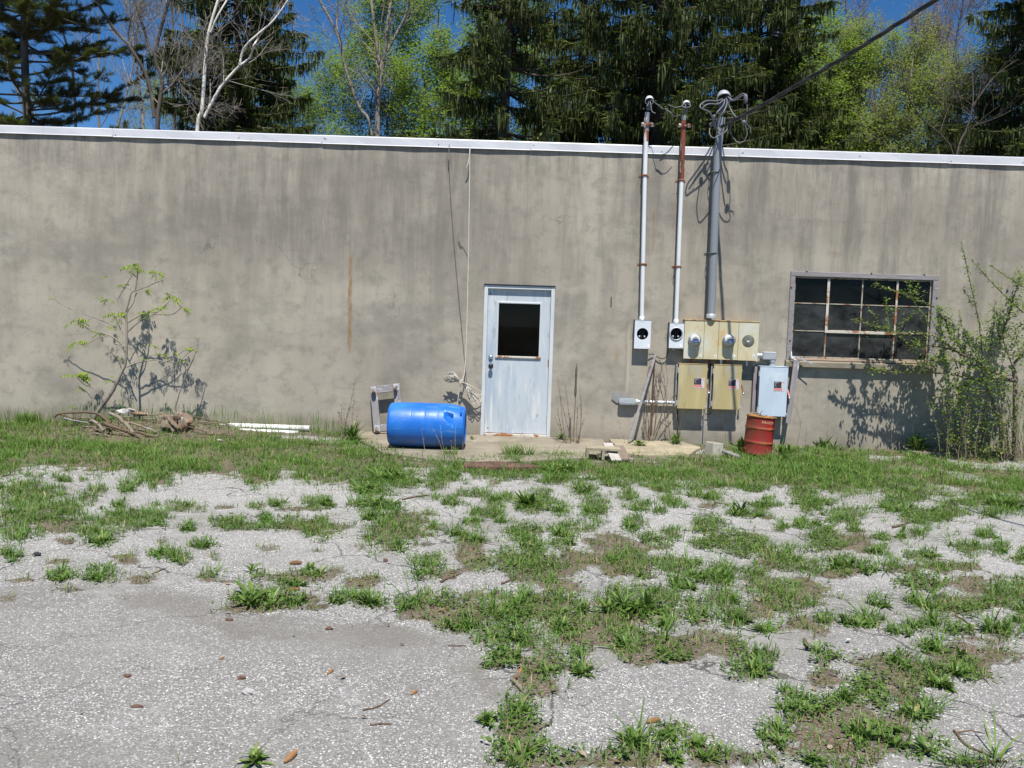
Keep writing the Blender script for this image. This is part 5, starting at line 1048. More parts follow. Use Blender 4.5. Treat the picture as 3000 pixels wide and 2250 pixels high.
# fanned tufts of coarser blades give the sward its clumps
def tufts(nc,sel,rad,Lr,wr,bl,seedtint):
    X_t,Y_t=scatter(nc,-8.8,8.8,-9.2,-.06); X_t,Y_t=cull(X_t,Y_t); Ft=fields(X_t,Y_t); pr=sel(X_t,Y_t,Ft); kt=RS.rand(len(X_t))<pr; X_t,Y_t=X_t[kt],Y_t[kt]
    m=len(X_t); sz=U(m,.6,1.35)*(1+.5*(RS.rand(m)<.15)); cnt=bl; tn=RS.normal(seedtint,.13,m)
    xr=np.repeat(X_t,cnt); yr=np.repeat(Y_t,cnt); sr=np.repeat(sz,cnt); tr_=np.repeat(tn,cnt); N_=len(xr); a=U(N_,0,6.283); q_=rad*sr*np.sqrt(RS.rand(N_))
    xx=xr+q_*np.cos(a); yy=np.minimum(yr+q_*np.sin(a),-.02); e=1.5-.75*(q_/(rad*sr))-U(N_,0,.25)
    gm.leaves(np.stack([xx,yy,gheight(xx,yy)-.004],-1),a+RS.normal(0,.4,N_),e,e-U(N_,.3,1.3),U(N_,*Lr)*sr,U(N_,*wr),np.clip(tr_+RS.normal(0,.10,N_),0,1),prof=(.7,1,.7,0))
def _noslab(x,y):
    p_,q_=proj(np.stack([x,y,np.zeros(len(x))],-1)); return ~inpoly(np.nan_to_num(p_),np.nan_to_num(q_),[(1040,1200),(2030,1200),(2010,1330),(1720,1332),(1400,1340),(1250,1331),(1125,1312)])
tufts(34000,lambda x,y,f:(f['band']*(.09+.34*f['thin'])+f['g']*.09+f['w']*.11)*_noslab(x,y)*(1-.9*np.exp(-((x+4.5)/1.6)**4-((y+.75)/.75)**4)),.045,(.06,.15),(.0045,.0085),15,.45)
tufts(22000,lambda x,y,f:_noslab(x,y)*(f['soil']<.5)*np.clip((x+1.8)/1.5,.15,1)*np.clip((y+6.8)/1.0,0,1)*.16*(vnoise(x*2.2,y*2.2,81)>.42),.022,(.03,.085),(.003,.006),11,.42)
# seeding stems in the long grass by the brush heap
n=1300; X2=U(n,-7.4,-2.2); Y2=U(n,-1.3,-.12); kk=RS.rand(n)<(.35+.65*(Y2>-.7)); X2,Y2=X2[kk],Y2[kk]; n=len(X2)
gm.leaves(np.stack([X2,Y2,gheight(X2,Y2)],-1),U(n,0,6.283),U(n,1.2,1.55),U(n,.9,1.5),U(n,.16,.36),U(n,.003,.005),np.clip(RS.normal(.55,.2,n),0,1),prof=(.8,.6,1.2,0))
# two coarse tufts: at the far left foot of the wall and on the door slab edge
for (cx,cy,nn,r,hh) in ((G(90,1240).x,-.12,420,.16,.20),(G(1500,1345).x,-1.62,150,.16,.22),(G(1545,1345).x,-1.6,70,.10,.2),(G(1310,1345).x,-1.72,40,.12,.16),(G(560,1190).x*.98,-.3,0,.1,.2)):
    if not nn: continue
    a=U(nn,0,6.283); rr=r*np.sqrt(RS.rand(nn))*.7; xx=cx+rr*np.cos(a); yy=np.minimum(cy+rr*np.sin(a)*.6,-.02)
    gm.leaves(np.stack([xx,yy,gheight(xx,yy)],-1),a,U(nn,1.0,1.5),U(nn,-.3,.9),hh*U(nn,.5,1.15),U(nn,.004,.007),np.clip(RS.normal(.5 if nn!=420 else .42,.18,nn),0,1),prof=(.8,1,.7,0))
tag(gm.build('grass',[M['grass']]),kind='stuff')
# dry grass and thatch
X,Y=scatter(700000,-9,9,-9.3,-.01); X,Y=cull(X,Y); N=len(X); F=fields(X,Y); pxs,pys=proj(np.stack([X,Y,np.zeros(N)],-1))
onslab=inpoly(np.nan_to_num(pxs),np.nan_to_num(pys),[(1040,1200),(1720,1200),(1715,1334),(1400,1340),(1250,1331),(1125,1312)])
dens=np.maximum.reduce([F['y']*.34,F['d']*.15,F['band']*(.04+.20*(1-F['thin'])),F['g']*.05])*np.where(onslab,.02,1); k=RS.rand(N)<dens; n=k.sum(); xx,yy=X[k],Y[k]
flat=RS.rand(n)<.62
dg=NPM(); dg.leaves(np.stack([xx,yy,gheight(xx,yy)+U(n,.0,.010)],-1),U(n,0,6.283),np.where(flat,U(n,-.05,.25),U(n,.7,1.5)),np.where(flat,U(n,-.15,.1),U(n,.2,1.3)),U(n,.025,.085),U(n,.0016,.0034),np.clip(RS.normal(.55,.25,n),0,1),prof=(.8,1,0))
tag(dg.build('dry_grass',[M['drygrass']]),kind='stuff')
# clover-like mats
def patch_(x,y): return vnoise(x*2.3,y*3.5,61)
X,Y=scatter(1300000,-9,9,-9.3,-.05); X,Y=cull(X,Y); N=len(X); F=fields(X,Y); fine=vnoise(X*17,Y*17,41)
dens=np.maximum.reduce([F['c']*.62*np.where(fine>.28,1,.25),F['g']*.12*(fine>.4),F['w']*.22*(fine>.3),F['d']*.09*(fine>.5),F['band']*.12*(patch_(X,Y)>.45)]); 
pxs,pys=proj(np.stack([X,Y,np.zeros(N)],-1)); dens*=np.where(inpoly(np.nan_to_num(pxs),np.nan_to_num(pys),[(1040,1200),(1720,1200),(1715,1334),(1400,1340),(1250,1331),(1125,1312)]),0,1)
k=RS.rand(N)<dens; n=k.sum(); xx,yy=X[k],Y[k]
cl=NPM(); cl.leaves(np.stack([xx,yy,gheight(xx,yy)+U(n,.004,.045)],-1),U(n,0,6.283),U(n,-.2,.9),U(n,-.7,.5),U(n,.014,.030),U(n,.009,.016),np.clip(RS.normal(.45,.25,n),0,1),prof=(.5,1,0))
tag(cl.build('ground_cover',[M['clover']]),kind='stuff')
# broad-leaved weeds
def rosette(mm,x,y,z,size,nl,tall=.5,bias=0.0):
    a=U(nl,0,6.283); L=size*U(nl,.55,1.15); e0=U(nl,.35,1.35)*(.55+.75*tall); e0=np.minimum(e0,1.5); e1=e0-U(nl,.3,1.25)
    P=np.stack([x+size*.10*np.cos(a)*RS.rand(nl),y+size*.10*np.sin(a)*RS.rand(nl),np.full(nl,z)],-1)
    mm.leaves(P,a,e0,e1,L,L*U(nl,.09,.17)+.005,np.clip(RS.normal(.5+bias,.2,nl),0,1),prof=(.22,.75,1,.78,0),fold=.35)
WEEDLABELS="""
1476|1859|large dark weed with upright broad leaves at the corner of the big grey slab
1609|1943|tall spiky weed just below and right of the slab corner clump
1525|2076|leafy weed topping the narrow green column between the two slabs
1850|1877|dark broad-leaved weed at the front edge of the largest central green patch
1808|1781|tall weed clump at the left side of the largest central green patch
1905|1781|densest tall weed clump in the middle of the largest central green patch
1651|1829|flat-spreading weed on bare soil between the slab corner and the largest patch
1253|1666|lone long-leaved weed on pale asphalt left of the picture centre
772|1757|wide low weed clump at the back edge of the big grey slab
308|1693|spreading weed on asphalt at far left, right one of the pair
181|1693|spreading weed on asphalt at far left, left one of the pair
588|1597|small star-shaped weed alone on pale asphalt in the left third
289|1582|leafy weed at left just under the long green strip
2199|1956|star-shaped low weed at the back edge of the pale slab right of centre
2326|2064|weed clump on the right edge of the pale slab right of centre
2283|2160|weed clump near the bottom, under the pale slab right of centre
2681|2203|bright weed clump at the bottom right beside the dark forked stick
2694|2100|broad weed clump on brown soil at lower right, above the forked stick
2645|1937|upright weed on the near edge of the right-hand pale asphalt island
2724|1992|sprawling weed joined to soil below the right-hand pale asphalt island
2718|1829|flat rosette weed on the right-hand pale island, upper of two
2718|1892|flat rosette weed on the right-hand pale island, lower of two
2561|1760|small flat weed lying alone in the upper pale patch at right
2513|1823|low weed clump along the back edge of the right-hand pale island
2935|1841|weed clump near the right edge, level with the flat rosettes
1060|1760|weed clump along the crack behind the grey slab, left one
1199|1763|weed clump along the crack behind the grey slab, right one
1965|2160|weed clump at the bottom, below the cone on the middle slab
"""
wl=[]
for cx,cy,rx,ry,kd in ELL:
    if kd!='w': continue
    p=G(cx,cy+ry*.35); pe=G(cx+rx,cy+ry*.35); r=abs(pe.x-p.x); wl.append((rx*ry,cx,cy+ry*.35,rx,ry,p,r))
wl.sort(key=lambda t:-t[0])
NAMED={}   # filled below: (survey x, survey y) -> label
def clump(mm,p,r,ry_px,k):
    size=float(np.clip(r*.85,.07,.165)); m=max(2,int(round(r/.055)))
    for j in range(m):
        ox=(RS.rand()-.5)*2*max(0,r-size*.45); oy=(RS.rand()-.5)*r*.9
        x,y=p.x+ox,min(p.y+oy,-.05); rosette(mm,x,y,gz(x,y)-.004,size*U(1,.75,1.1)[0],int(U(1,14,26)[0]),tall=float(np.clip(RS.normal(.58,.22),.15,1)),bias=RS.normal(0,.06))
LAB=[l.split('|') for l in WEEDLABELS.strip().split('\n')] if 'WEEDLABELS' in globals() else []
sw=NPM(); rest=[]
used=set()
for xs,ys,lab in LAB:
    best=min(wl,key=lambda t:(t[1]-float(xs))**2+((t[2]-float(ys))*1.3)**2)
    if best[:5] in used: continue
    used.add(best[:5]); mm=NPM(); clump(mm,best[5],best[6],best[4],0)
    o=mm.build('weed_clump',[M['weed']],base=(best[5].x,best[5].y,gz(best[5].x,best[5].y))); tag(o,lab,'weed','broad-leaved weeds in the yard')
for t in wl:
    if t[:5] in used: continue
    clump(sw,t[5],t[6],t[4],0)
# scattered small rosettes through the band and patches
N=16000; X,Y=scatter(N,-8.5,8.5,-9,-.15); F=fields(X,Y); pxs,pys=proj(np.stack([X,Y,np.zeros(N)],-1))
onslab=inpoly(np.nan_to_num(pxs),np.nan_to_num(pys),[(1040,1200),(1720,1200),(1715,1334),(1400,1340),(1250,1331),(1125,1312)])
k=RS.rand(N)<np.maximum.reduce([F['band']*.10*(X>-2.5),F['g']*.20,F['c']*.12,F['w']*.15])*np.where(onslab,0,1)
for x,y in zip(X[k],Y[k]): rosette(sw,x,y,gz(x,y)-.003,U(1,.035,.095)[0],int(U(1,6,11)[0]),.6)
tag(sw.build('small_weeds',[M['weed']]),kind='stuff')
# leaf litter: curled brown leaves and bits of bark
M['litter']=leafmat('dead_leaves',[(0,(.09,.055,.035)),(.4,(.17,.105,.065)),(.75,(.27,.19,.12)),(.95,(.42,.36,.28)),(1,(.6,.57,.52))],.1,.8,.1)
N=60000; X,Y=scatter(N,-8.5,8.5,-9.2,-.02); F=fields(X,Y); heap=np.exp(-((X+4.6)/1.5)**4-((Y+.45)/.4)**2)
wallfoot=np.exp(-((Y+.12)/.16)**2)*(X>-2.6)
dens=np.clip(F['d']*.13+F['band']*.016+heap*.8+wallfoot*.35+.006,0,1); k=RS.rand(N)<dens; n=k.sum(); xx,yy=X[k],Y[k]
big=RS.rand(n)**2
lt=NPM(); lt.leaves(np.stack([xx,yy,gheight(xx,yy)+U(n,.003,.02)+np.where((xx>-2.3)&(xx<2.4)&(yy>-.8),.04,0)],-1),U(n,0,6.283),U(n,-.3,.7),U(n,-.9,.5),.010+.032*big,.006+.016*big,np.clip(RS.normal(.45,.25,n),0,1),prof=(.4,1,.9,0))
tag(lt.build('leaf_litter',[M['litter']]),kind='stuff')
# loose stone chips broken from the asphalt
N=5200; X,Y=scatter(N,-8,8,-9.3,-1.2); F=fields(X,Y); k=RS.rand(N)<(.25+.6*F['d']); X,Y=X[k],Y[k]; n=len(X)
oct_=np.array([[1,0,0],[0,1,0],[-1,0,0],[0,-1,0],[0,0,.8],[0,0,-.6]],float); of=np.array([[0,1,4],[1,2,4],[2,3,4],[3,0,4],[1,0,5],[2,1,5],[3,2,5],[0,3,5]])
s_=.0025+.0065*RS.rand(n)**3; V=(oct_[None]*s_[:,None,None]*RS.uniform(.6,1.3,(n,6,1)))+np.stack([X,Y,gheight(X,Y)+.002],-1)[:,None]
M['chips']=leafmat('stone_chips',[(0,(.12,.115,.11)),(.6,(.33,.32,.31)),(1,(.62,.61,.6))],0.0,.85,.2)
tag(np_mesh('stone_chips',V.reshape(-1,3),None,(of[None]+(np.arange(n)*6)[:,None,None]).reshape(-1,3),[M['chips']],np.repeat(RS.rand(n),8)),kind='stuff')

# ================================================================== SAPLING AND BRUSH HEAP
def T4(u,v,d): return W(u/2.212,700+v/2.212,-d)
def branches(lst,conv,mat,parent,name='branch',n=6,one=True):
    mb=MB()
    for pts,r0,r1,d0,d1 in lst:
        m=len(pts); P=smooth([conv(p[0],p[1],d0+(d1-d0)*i/(m-1)) for i,p in enumerate(pts)],4); k=len(P)
        P=[p+Vector((random.uniform(-.003,.003),random.uniform(-.006,.006),random.uniform(-.003,.003))) for p in P]
        mb.tube(P,[r0+(r1-r0)*i/(k-1) for i in range(k)],n)
    return link(name,mb,mat,parent)
sap=thing('sapling',T4(570,1225,.52),'thin young tree with yellow-green leaf tufts growing beside the brush heap','tree')
sap.location.z=gz(sap.location.x,sap.location.y)
b0=T4(570,1225,.52)
M['sapbark']=wmat('mottled_sapling_bark',(.25,.22,.18),.2,9,(1,1,.5),.85,0,.3,40,spots=[((.11,.09,.075),7,.55,.1,(1,1,.6)),((.42,.40,.36),9,.64,.08,(1,1,.5))])
branches([([(565,1240),(620,1140),(720,1000),(770,900),(810,820)],.030,.020,.52,.46)],T4,M['sapbark'],sap,'trunk',10)
branches([([(810,820),(822,700),(820,560),(818,470)],.018,.013,.46,.44),([(818,470),(850,350),(880,320),(890,200),(875,170)],.012,.006,.44,.42),
([(818,480),(860,420),(885,350)],.009,.007,.44,.40),([(830,540),(900,500),(960,470),(1020,475),(1100,400)],.009,.005,.44,.48),([(830,600),(900,540),(1000,490),(1110,490),(1180,440)],.009,.004,.44,.5),
([(855,345),(950,310),(1060,265)],.008,.004,.43,.5),([(1008,280),(1012,245),(1010,210)],.005,.004,.47,.47),([(850,330),(820,315),(780,310)],.006,.004,.43,.38),
([(805,480),(760,400),(715,330)],.008,.005,.44,.36),([(765,390),(810,310),(855,240)],.006,.004,.40,.40),([(805,700),(740,640),(660,610),(580,590),(510,530)],.012,.005,.46,.55),
([(700,630),(640,640),(560,680),(500,680)],.007,.004,.5,.6),([(740,565),(640,520),(520,480),(400,425),(340,385)],.007,.004,.42,.40),([(800,620),(760,540),(720,470),(690,420),(640,375)],.008,.004,.45,.36),
([(820,830),(900,800),(1010,785),(1080,795),(1200,720),(1290,680)],.011,.004,.46,.40),([(1080,795),(1150,800),(1220,740),(1260,715)],.006,.004,.42,.42),([(1010,785),(1010,730),(995,690)],.005,.004,.43,.43),
([(670,1060),(620,980),(540,940),(500,900)],.007,.004,.5,.6),([(630,1090),(570,1000),(520,960)],.006,.003,.5,.55),([(800,820),(745,760),(705,720),(700,690)],.005,.003,.46,.5),([(745,680),(780,690),(800,705)],.010,.009,.47,.46)],T4,M['sapbark'],sap,'branches',6)
branches([([(1130,1110),(1150,1040),(1210,870),(1260,760),(1290,650)],.010,.004,.35,.30)],T4,M['sapbark'],sap,'side_stem',6)
branches([([(790,1060),(785,990),(800,930)],.006,.003,.25,.2),([(850,1090),(820,1000),(790,940)],.005,.003,.2,.2)],T4,M['sapbark'],sap,'sprouts',5)
M['newleaf']=leafmat('fresh_yellow_green_leaf',[(0,(.15,.24,.03)),(.5,(.25,.35,.045)),(1,(.38,.44,.10))],.4)
M['darkleaf']=leafmat('last_years_seed_pod',[(0,(.05,.045,.04)),(1,(.11,.095,.08))],.1,.8)
lf=NPM()
def compound(mm,c,size,nfr,droop=.5):
    for q in range(nfr):
        a=RS.uniform(0,6.283); e=RS.uniform(-.75,.55); d=np.array([math.cos(a)*math.cos(e),math.sin(a)*math.cos(e)*.7,math.sin(e)]); m=RS.randint(5,8)
        t=np.linspace(.25,1,m); P=np.array(c)[None]+d[None]*(t*size)[:,None]; P[:,2]-=droop*size*t**2*.5
        P=np.repeat(P,2,0); n=len(P); sg=np.tile([1.45,-1.45],m)
        mm.leaves(P,np.full(n,a)+sg*U(n,.8,1.1),U(n,-1.2,-.4),U(n,-1.6,-.9),np.repeat(.022+.024*np.sin(t*2.6),2)*size/.13,np.full(n,.0135)*size/.13*U(n,.8,1.2),np.clip(RS.normal(.5,.22,n),0,1),prof=(.5,1,0))
for (u,v,d,s,m) in ((865,165,.42,.17,7),(905,180,.42,.09,3),(850,215,.42,.08,3),(670,240,.36,.08,3),(1010,207,.47,.11,5),(1055,260,.5,.08,3),(1110,365,.48,.15,7),(1185,440,.5,.11,4),(1020,445,.47,.12,6),(930,480,.45,.11,6),(750,485,.42,.15,7),(490,515,.55,.15,6),(640,605,.52,.10,4),(490,660,.6,.14,6),(735,575,.45,.09,4),(490,880,.6,.17,8),(510,960,.55,.09,4),(1060,750,.43,.10,4),(1130,730,.42,.09,3),(1260,715,.42,.11,5),(1170,780,.42,.09,4),(700,385,.38,.09,4),(640,375,.36,.06,3),(790,297,.38,.09,4),(940,325,.46,.09,4),(340,382,.4,.05,3),(995,690,.43,.07,3),(940,780,.45,.06,3),(690,915,.5,.08,3),(760,770,.48,.06,3),(1290,640,.3,.05,2),(470,1085,.5,.06,3),(745,890,.5,.06,2)):
    compound(lf,T4(u,v,d),s*1.05,m+1)
lf.build('leaves',[M['newleaf']],parent=sap)
# brush heap: every limb its own thing
def H8(u,v,y): return W(150+u/2.765,1150+v/2.765,y)
def limb(lab,pts,r0,r1,y0,y1,mat='bark_grey',twigs=(),name='fallen_branch'):
    m=len(pts); P=[H8(p[0],p[1],y0+(y1-y0)*i/(m-1)) for i,p in enumerate(pts)]; r0*=.70; r1*=.70
    return stick(name,P,[r0,(r0+r1)/2*1.05,r1],M[mat],lab,'branch','branches in the brush heap',9,.004,twigs)
limb('arched brown branch across the top left of the brush heap',[(30,200),(60,175),(160,162),(300,160),(400,182),(470,240)],.016,.024,-.62,-.7,'bark_brown')
limb('dark thin branch under the arched one, left end of the brush heap',[(40,170),(180,208),(290,245)],.012,.016,-.55,-.6,'bark_brown')
limb('silvery straight branch low at the left end of the brush heap',[(100,208),(190,228),(300,246)],.014,.013,-.68,-.7,'greywood')
limb('short thick branch curving down in front of the sapling trunk',[(395,180),(450,225),(475,290),(490,340)],.028,.022,-.78,-.95,'bark_brown')
limb('thick grey curved limb with a broken end, middle of the brush heap',[(470,165),(540,200),(600,250),(635,290),(665,335)],.030,.036,-.7,-1.0,'bark_grey')
limb('thick grey limb sloping right towards the rotten log',[(600,238),(720,268),(790,295),(850,325)],.018,.022,-.75,-.85,'bark_grey',((.5,(.1,-.05,.05),.008),))
limb('long brown limb lowest in the front of the brush heap',[(440,255),(600,310),(700,350),(800,412)],.030,.024,-.95,-1.15,'bark_brown')
limb('stubby pale branch end left of the front limbs',[(335,225),(390,265),(425,315)],.026,.028,-.85,-1.0,'bark_grey')
limb('short stubby dark branch end beside the sapling foot',[(325,275),(352,292),(375,312)],.024,.024,-.95,-1.05,'bark_brown')
limb('short brown log end between the two front limbs',[(690,318),(780,345),(870,362)],.030,.026,-.98,-1.02,'bark_brown')
limb('thin straight stick lying level across the back of the brush heap',[(555,200),(700,190),(800,185),(895,176)],.009,.012,-.45,-.4,'bark_grey')
limb('long thin stick running right to the white pipes',[(1150,195),(1300,228),(1400,245),(1500,258)],.012,.009,-.42,-.36,'bark_brown')
limb('second thin stick just below the long stick by the white pipes',[(1180,232),(1350,246),(1490,264)],.011,.008,-.5,-.46,'bark_grey')
for k,(a,b,lab) in enumerate((((840,450),(1085,388),'thin dry twig at the front below the rotten log, lowest of the fan'),((880,440),(1075,338),'thin dry twig rising steepest in the fan before the rotten log'),((1090,412),(1330,338),'thin grey twig in the grass right of the rotten log, rising right'),((1130,385),(1390,368),'thin grey twig lying nearly level in front of the white pipes'),((1200,338),(1540,357),'long thin brown twig lying level left of the white pipes'),((960,400),(1170,330),'thin pale twig crossing the others below the rotten log'),((1340,375),(1500,395),'short pale forked twig among white flakes in the grass'))):
    limb(lab,[a,((a[0]+b[0])/2,(a[1]+b[1])/2-6),b],.007,.005,-1.05+.03*k,-.9,'bark_grey' if k%2 else 'bark_brown',((.6,(.08,-.03,.02),.004),),'fallen_twig')
rsb=random.Random(8)
for k,(a,b,r,y,lab) in enumerate((((180,250),(330,205),.013,-.5,'dark thin branch crossing behind the sapling foot'),((520,260),(640,215),.014,-.5,'brown branch end sticking up behind the thick grey limb'),((250,275),(470,300),.012,-.85,'grey stick lying low across the sapling foot'),((420,215),(560,300),.018,-.75,'bent brown branch between the two thick limbs'),((540,330),(760,355),.012,-1.0,'grey stick lying along the front of the long brown limb'),((900,300),(1150,290),.012,-.6,'brown stick lying right behind the splintered wood piece'),((760,215),(960,265),.014,-.5,'brown branch sloping down behind the rotten log chunk'),((1040,265),(1260,320),.013,-.7,'dark stick sloping right from the splintered wood piece'),((330,330),(560,385),.013,-1.05,'dark low stick in the grass before the short thick branch'),((130,235),(60,215),.010,-.6,'short stick end at the far left tip of the brush heap'))):
    limb(lab,[a,((a[0]+b[0])/2+rsb.uniform(-15,15),(a[1]+b[1])/2-rsb.uniform(4,22)),b],r,r*.7,y,y-.08,'bark_brown' if k%2 else 'bark_grey',((.5,(rsb.uniform(-.1,.1),-.05,.06),.006),))
# rotten log chunk and bark slab
def lump(name,c,size,seed,mat,label,cat,rough=.25,flat=0.0):
    bm=bmesh.new(); bmesh.ops.create_icosphere(bm,subdivisions=4,radius=1); rs=np.random.RandomState(seed); off=rs.uniform(0,50,3)
    for v in bm.verts:
        p=np.array(v.co)*1.9+off
        k=1+rough*2*(vnoise(np.array([p[0]+p[2]]),np.array([p[1]-p[2]*.7]),seed)[0]-.5)+rough*(vnoise(np.array([p[0]*3+p[2]*2]),np.array([p[1]*3-p[2]]),seed+1)[0]-.5)
        v.co=Vector((v.co.x*size[0]*k,v.co.y*size[1]*k,max(v.co.z,-flat if flat else -2)*size[2]*k))+Vector(c)
    bm.verts.index_update(); mb=MB(); mb.add([v.co.copy() for v in bm.verts],[[v.index for v in f.verts] for f in bm.faces]); bm.free()
    return tag(link(name,mb,mat,None,(c[0],c[1],c[2]-size[2])),label,cat)
M['rotten']=wmat('rotten_wood',(.20,.155,.12),.25,9,(1,1,.4),.95,0,.6,30,spots=[((.20,.10,.06),6,.52,.1,(1,1,1)),((.50,.47,.42),8,.6,.06,(1,1,.5)),((.08,.06,.05),12,.6,.08,(1,1,1))])
lump('rotten_log',H8(1005,240,-.72),(.13,.09,.10),4,M['rotten'],'broken rotten log chunk standing in the middle of the brush heap','log',.75)
lump('rotten_log',H8(1065,275,-.78),(.05,.05,.11),9,M['rotten'],'splintered rotten wood piece leaning on the right of the rotten log chunk','wood piece',.3)
lump('bark_slab',H8(620,148,-.42),(.12,.05,.035),12,wmat('silver_bark',(.48,.46,.44),.15,9,(.4,1,2),.9,0,.5,30,spots=[((.18,.14,.11),6,.55,.08,(1,1,1))]),'pale silvery bark slab at the back of the brush heap','bark',.3)
lump('bark_slab',H8(715,172,-.42),(.10,.05,.022),15,wmat('red_brown_bark',(.24,.14,.09),.2,9,(.4,1,2),.9,0,.5,30,spots=[((.46,.42,.38),6,.58,.08,(1,1,1))]),'red-brown bark slab right of the silvery one on the brush heap','bark',.3)
lump('paint_flake_heap',G(640,1290,.015),(.05,.04,.014),18,M['plank_pale'],'small white flake lying in the grass in front of the brush heap','debris',.4)

# ================================================================== SHRUBS ON THE RIGHT
def S4(u,v,d): return W(2500+u/2.514,700+v/2.514,-d)
shr=thing('leafy_shrub',S4(1150,1480,.62),'tall sprawling shrub with small light green leaves spreading across the window','shrub'); shr.location.z=0
M['shrubbark']=wmat('shrub_bark',(.20,.155,.12),.25,9,(1,1,.5),.85,0,.3,40,spots=[((.36,.31,.26),7,.58,.1,(1,1,.5))])
stems=[([(1190,1640),(1190,1400),(1190,1200),(1190,1040),(1170,930)],.032,.024,.62,.6),([(1170,930),(1210,890),(1270,830),(1330,760)],.020,.014,.6,.55),([(1115,1645),(1085,1430),(1060,1280),(1000,1120),(970,1020),(940,930)],.022,.012,.66,.6),
([(1185,1050),(1090,1000),(1000,970),(900,890),(800,850),(720,800),(600,715),(480,700),(300,690),(180,650),(50,610),(-20,590)],.020,.004,.6,.52),
([(830,865),(720,700),(650,560),(570,490),(420,430),(300,380),(150,330)],.010,.003,.55,.42),([(850,870),(700,810),(580,790),(440,770),(330,720)],.012,.004,.56,.46),
([(1180,1050),(1050,1030),(900,1040),(740,1000),(560,985),(350,985),(150,965)],.014,.003,.6,.40),([(950,900),(935,680),(900,480),(850,280),(820,130),(795,20)],.009,.003,.55,.42),
([(1000,860),(1030,650),(1045,460)],.007,.003,.55,.45),([(1250,540),(1100,400),(1000,300),(930,220),(870,150)],.008,.003,.5,.4),([(1300,380),(1250,350),(1150,290),(1000,190)],.007,.003,.5,.45),([(880,500),(850,430),(805,370)],.004,.003,.47,.4),
([(1060,800),(1130,600),(1190,400),(1240,260)],.010,.004,.5,.42),([(560,700),(545,600),(440,450),(410,320)],.006,.003,.5,.42),([(270,690),(250,560),(240,430)],.004,.003,.5,.44),([(600,720),(640,610),(700,580),(760,650)],.005,.003,.52,.5),
([(1200,760),(1210,700),(1270,640)],.008,.005,.55,.5),([(1190,700),(1220,640),(1300,610)],.007,.004,.5,.4),([(300,690),(420,560),(470,550)],.004,.003,.5,.45),([(180,650),(150,560),(110,520)],.004,.003,.5,.45),
([(900,1030),(800,1090),(700,1110),(620,1160)],.008,.003,.6,.6),([(1000,1120),(880,1120),(760,1130)],.008,.003,.6,.7),([(700,800),(600,880),(470,910)],.005,.003,.55,.5),([(800,850),(840,750),(860,700)],.005,.003,.55,.5)]
stems+=[([(970,1020),(1010,880),(1090,700),(1150,560),(1180,430)],.007,.002,.6,.5),([(940,930),(860,780),(800,640),(780,520)],.006,.002,.58,.48),([(1170,930),(1120,800),(1080,640),(1090,500)],.008,.002,.6,.5),([(1250,850),(1290,700),(1270,540),(1230,420)],.008,.002,.58,.5),([(1000,970),(880,930),(760,900),(640,900),(540,940)],.007,.002,.6,.5),([(900,890),(780,780),(690,640),(650,500)],.006,.002,.58,.46),([(1060,1280),(960,1200),(860,1180),(740,1210)],.007,.002,.66,.7),([(1190,1200),(1260,1120),(1330,1090)],.008,.004,.62,.6)]
tops=[([(640,735),(590,620),(560,540)],.004,.002,.5,.4)]
branches(stems[:4],S4,M['shrubbark'],shr,'main_stems',9); branches(stems[4:]+tops,S4,M['shrubbark'],shr,'branches',6)
# lower thicket stems
rs=random.Random(4); th=[]
for k in range(85):
    u0=rs.uniform(640,1260); dd=rs.uniform(.2,.9); v0=1591+72*dd; hgt=rs.uniform(200,560); le=rs.uniform(-130,90)
    th.append(([(u0,v0),(u0+le*.3,v0-hgt*.5),(u0+le,v0-hgt)],rs.uniform(.003,.007),.002,dd,max(.1,dd+rs.uniform(-.15,.1))))
branches(th,S4,M['shrubbark'],shr,'thicket',5)
M['shrubleaf']=leafmat('small_spring_leaf',[(0,(.10,.165,.03)),(.5,(.19,.28,.05)),(1,(.33,.40,.10))],.38)
sl_=NPM()
def leafalong(mm,conv,pts,d0,d1,step,size,t0=.0,spread=.03,bias=0):
    m=len(pts); P=smooth([conv(p[0],p[1],d0+(d1-d0)*i/(m-1)) for i,p in enumerate(pts)],6)
    Q=[]
    for a,b in zip(P,P[1:]):
        k=(b-a).length/step; kk=int(k)+(random.random()<k%1)
        for q in range(kk): Q.append(a.lerp(b,random.random()))
    Q=Q[int(len(Q)*t0):]
    if not Q: return
    Q=np.array([tuple(q) for q in Q]); n=len(Q)
    # leaves come in little spur rosettes of 2-4
    Q=np.repeat(Q,3,0)+RS.normal(0,spread*.45,(n*3,3)); n=len(Q)
    mm.leaves(Q,U(n,0,6.283),U(n,-.4,1.0),U(n,-.9,.6),size*U(n,.6,1.3),size*U(n,.38,.6),np.clip(RS.normal(.5+bias,.22,n),0,1),prof=(.5,1,.8,0))
for k,(pts,r0,r1,d0,d1) in enumerate(stems):
    if k in (0,): continue
    leafalong(sl_,S4,pts,d0,d1,.019 if k>1 else .06,.042,.35 if k==3 else .10,.035)
for pts,r0,r1,d0,d1 in th: leafalong(sl_,S4,pts,d0,d1,.075,.036,.2,.05)
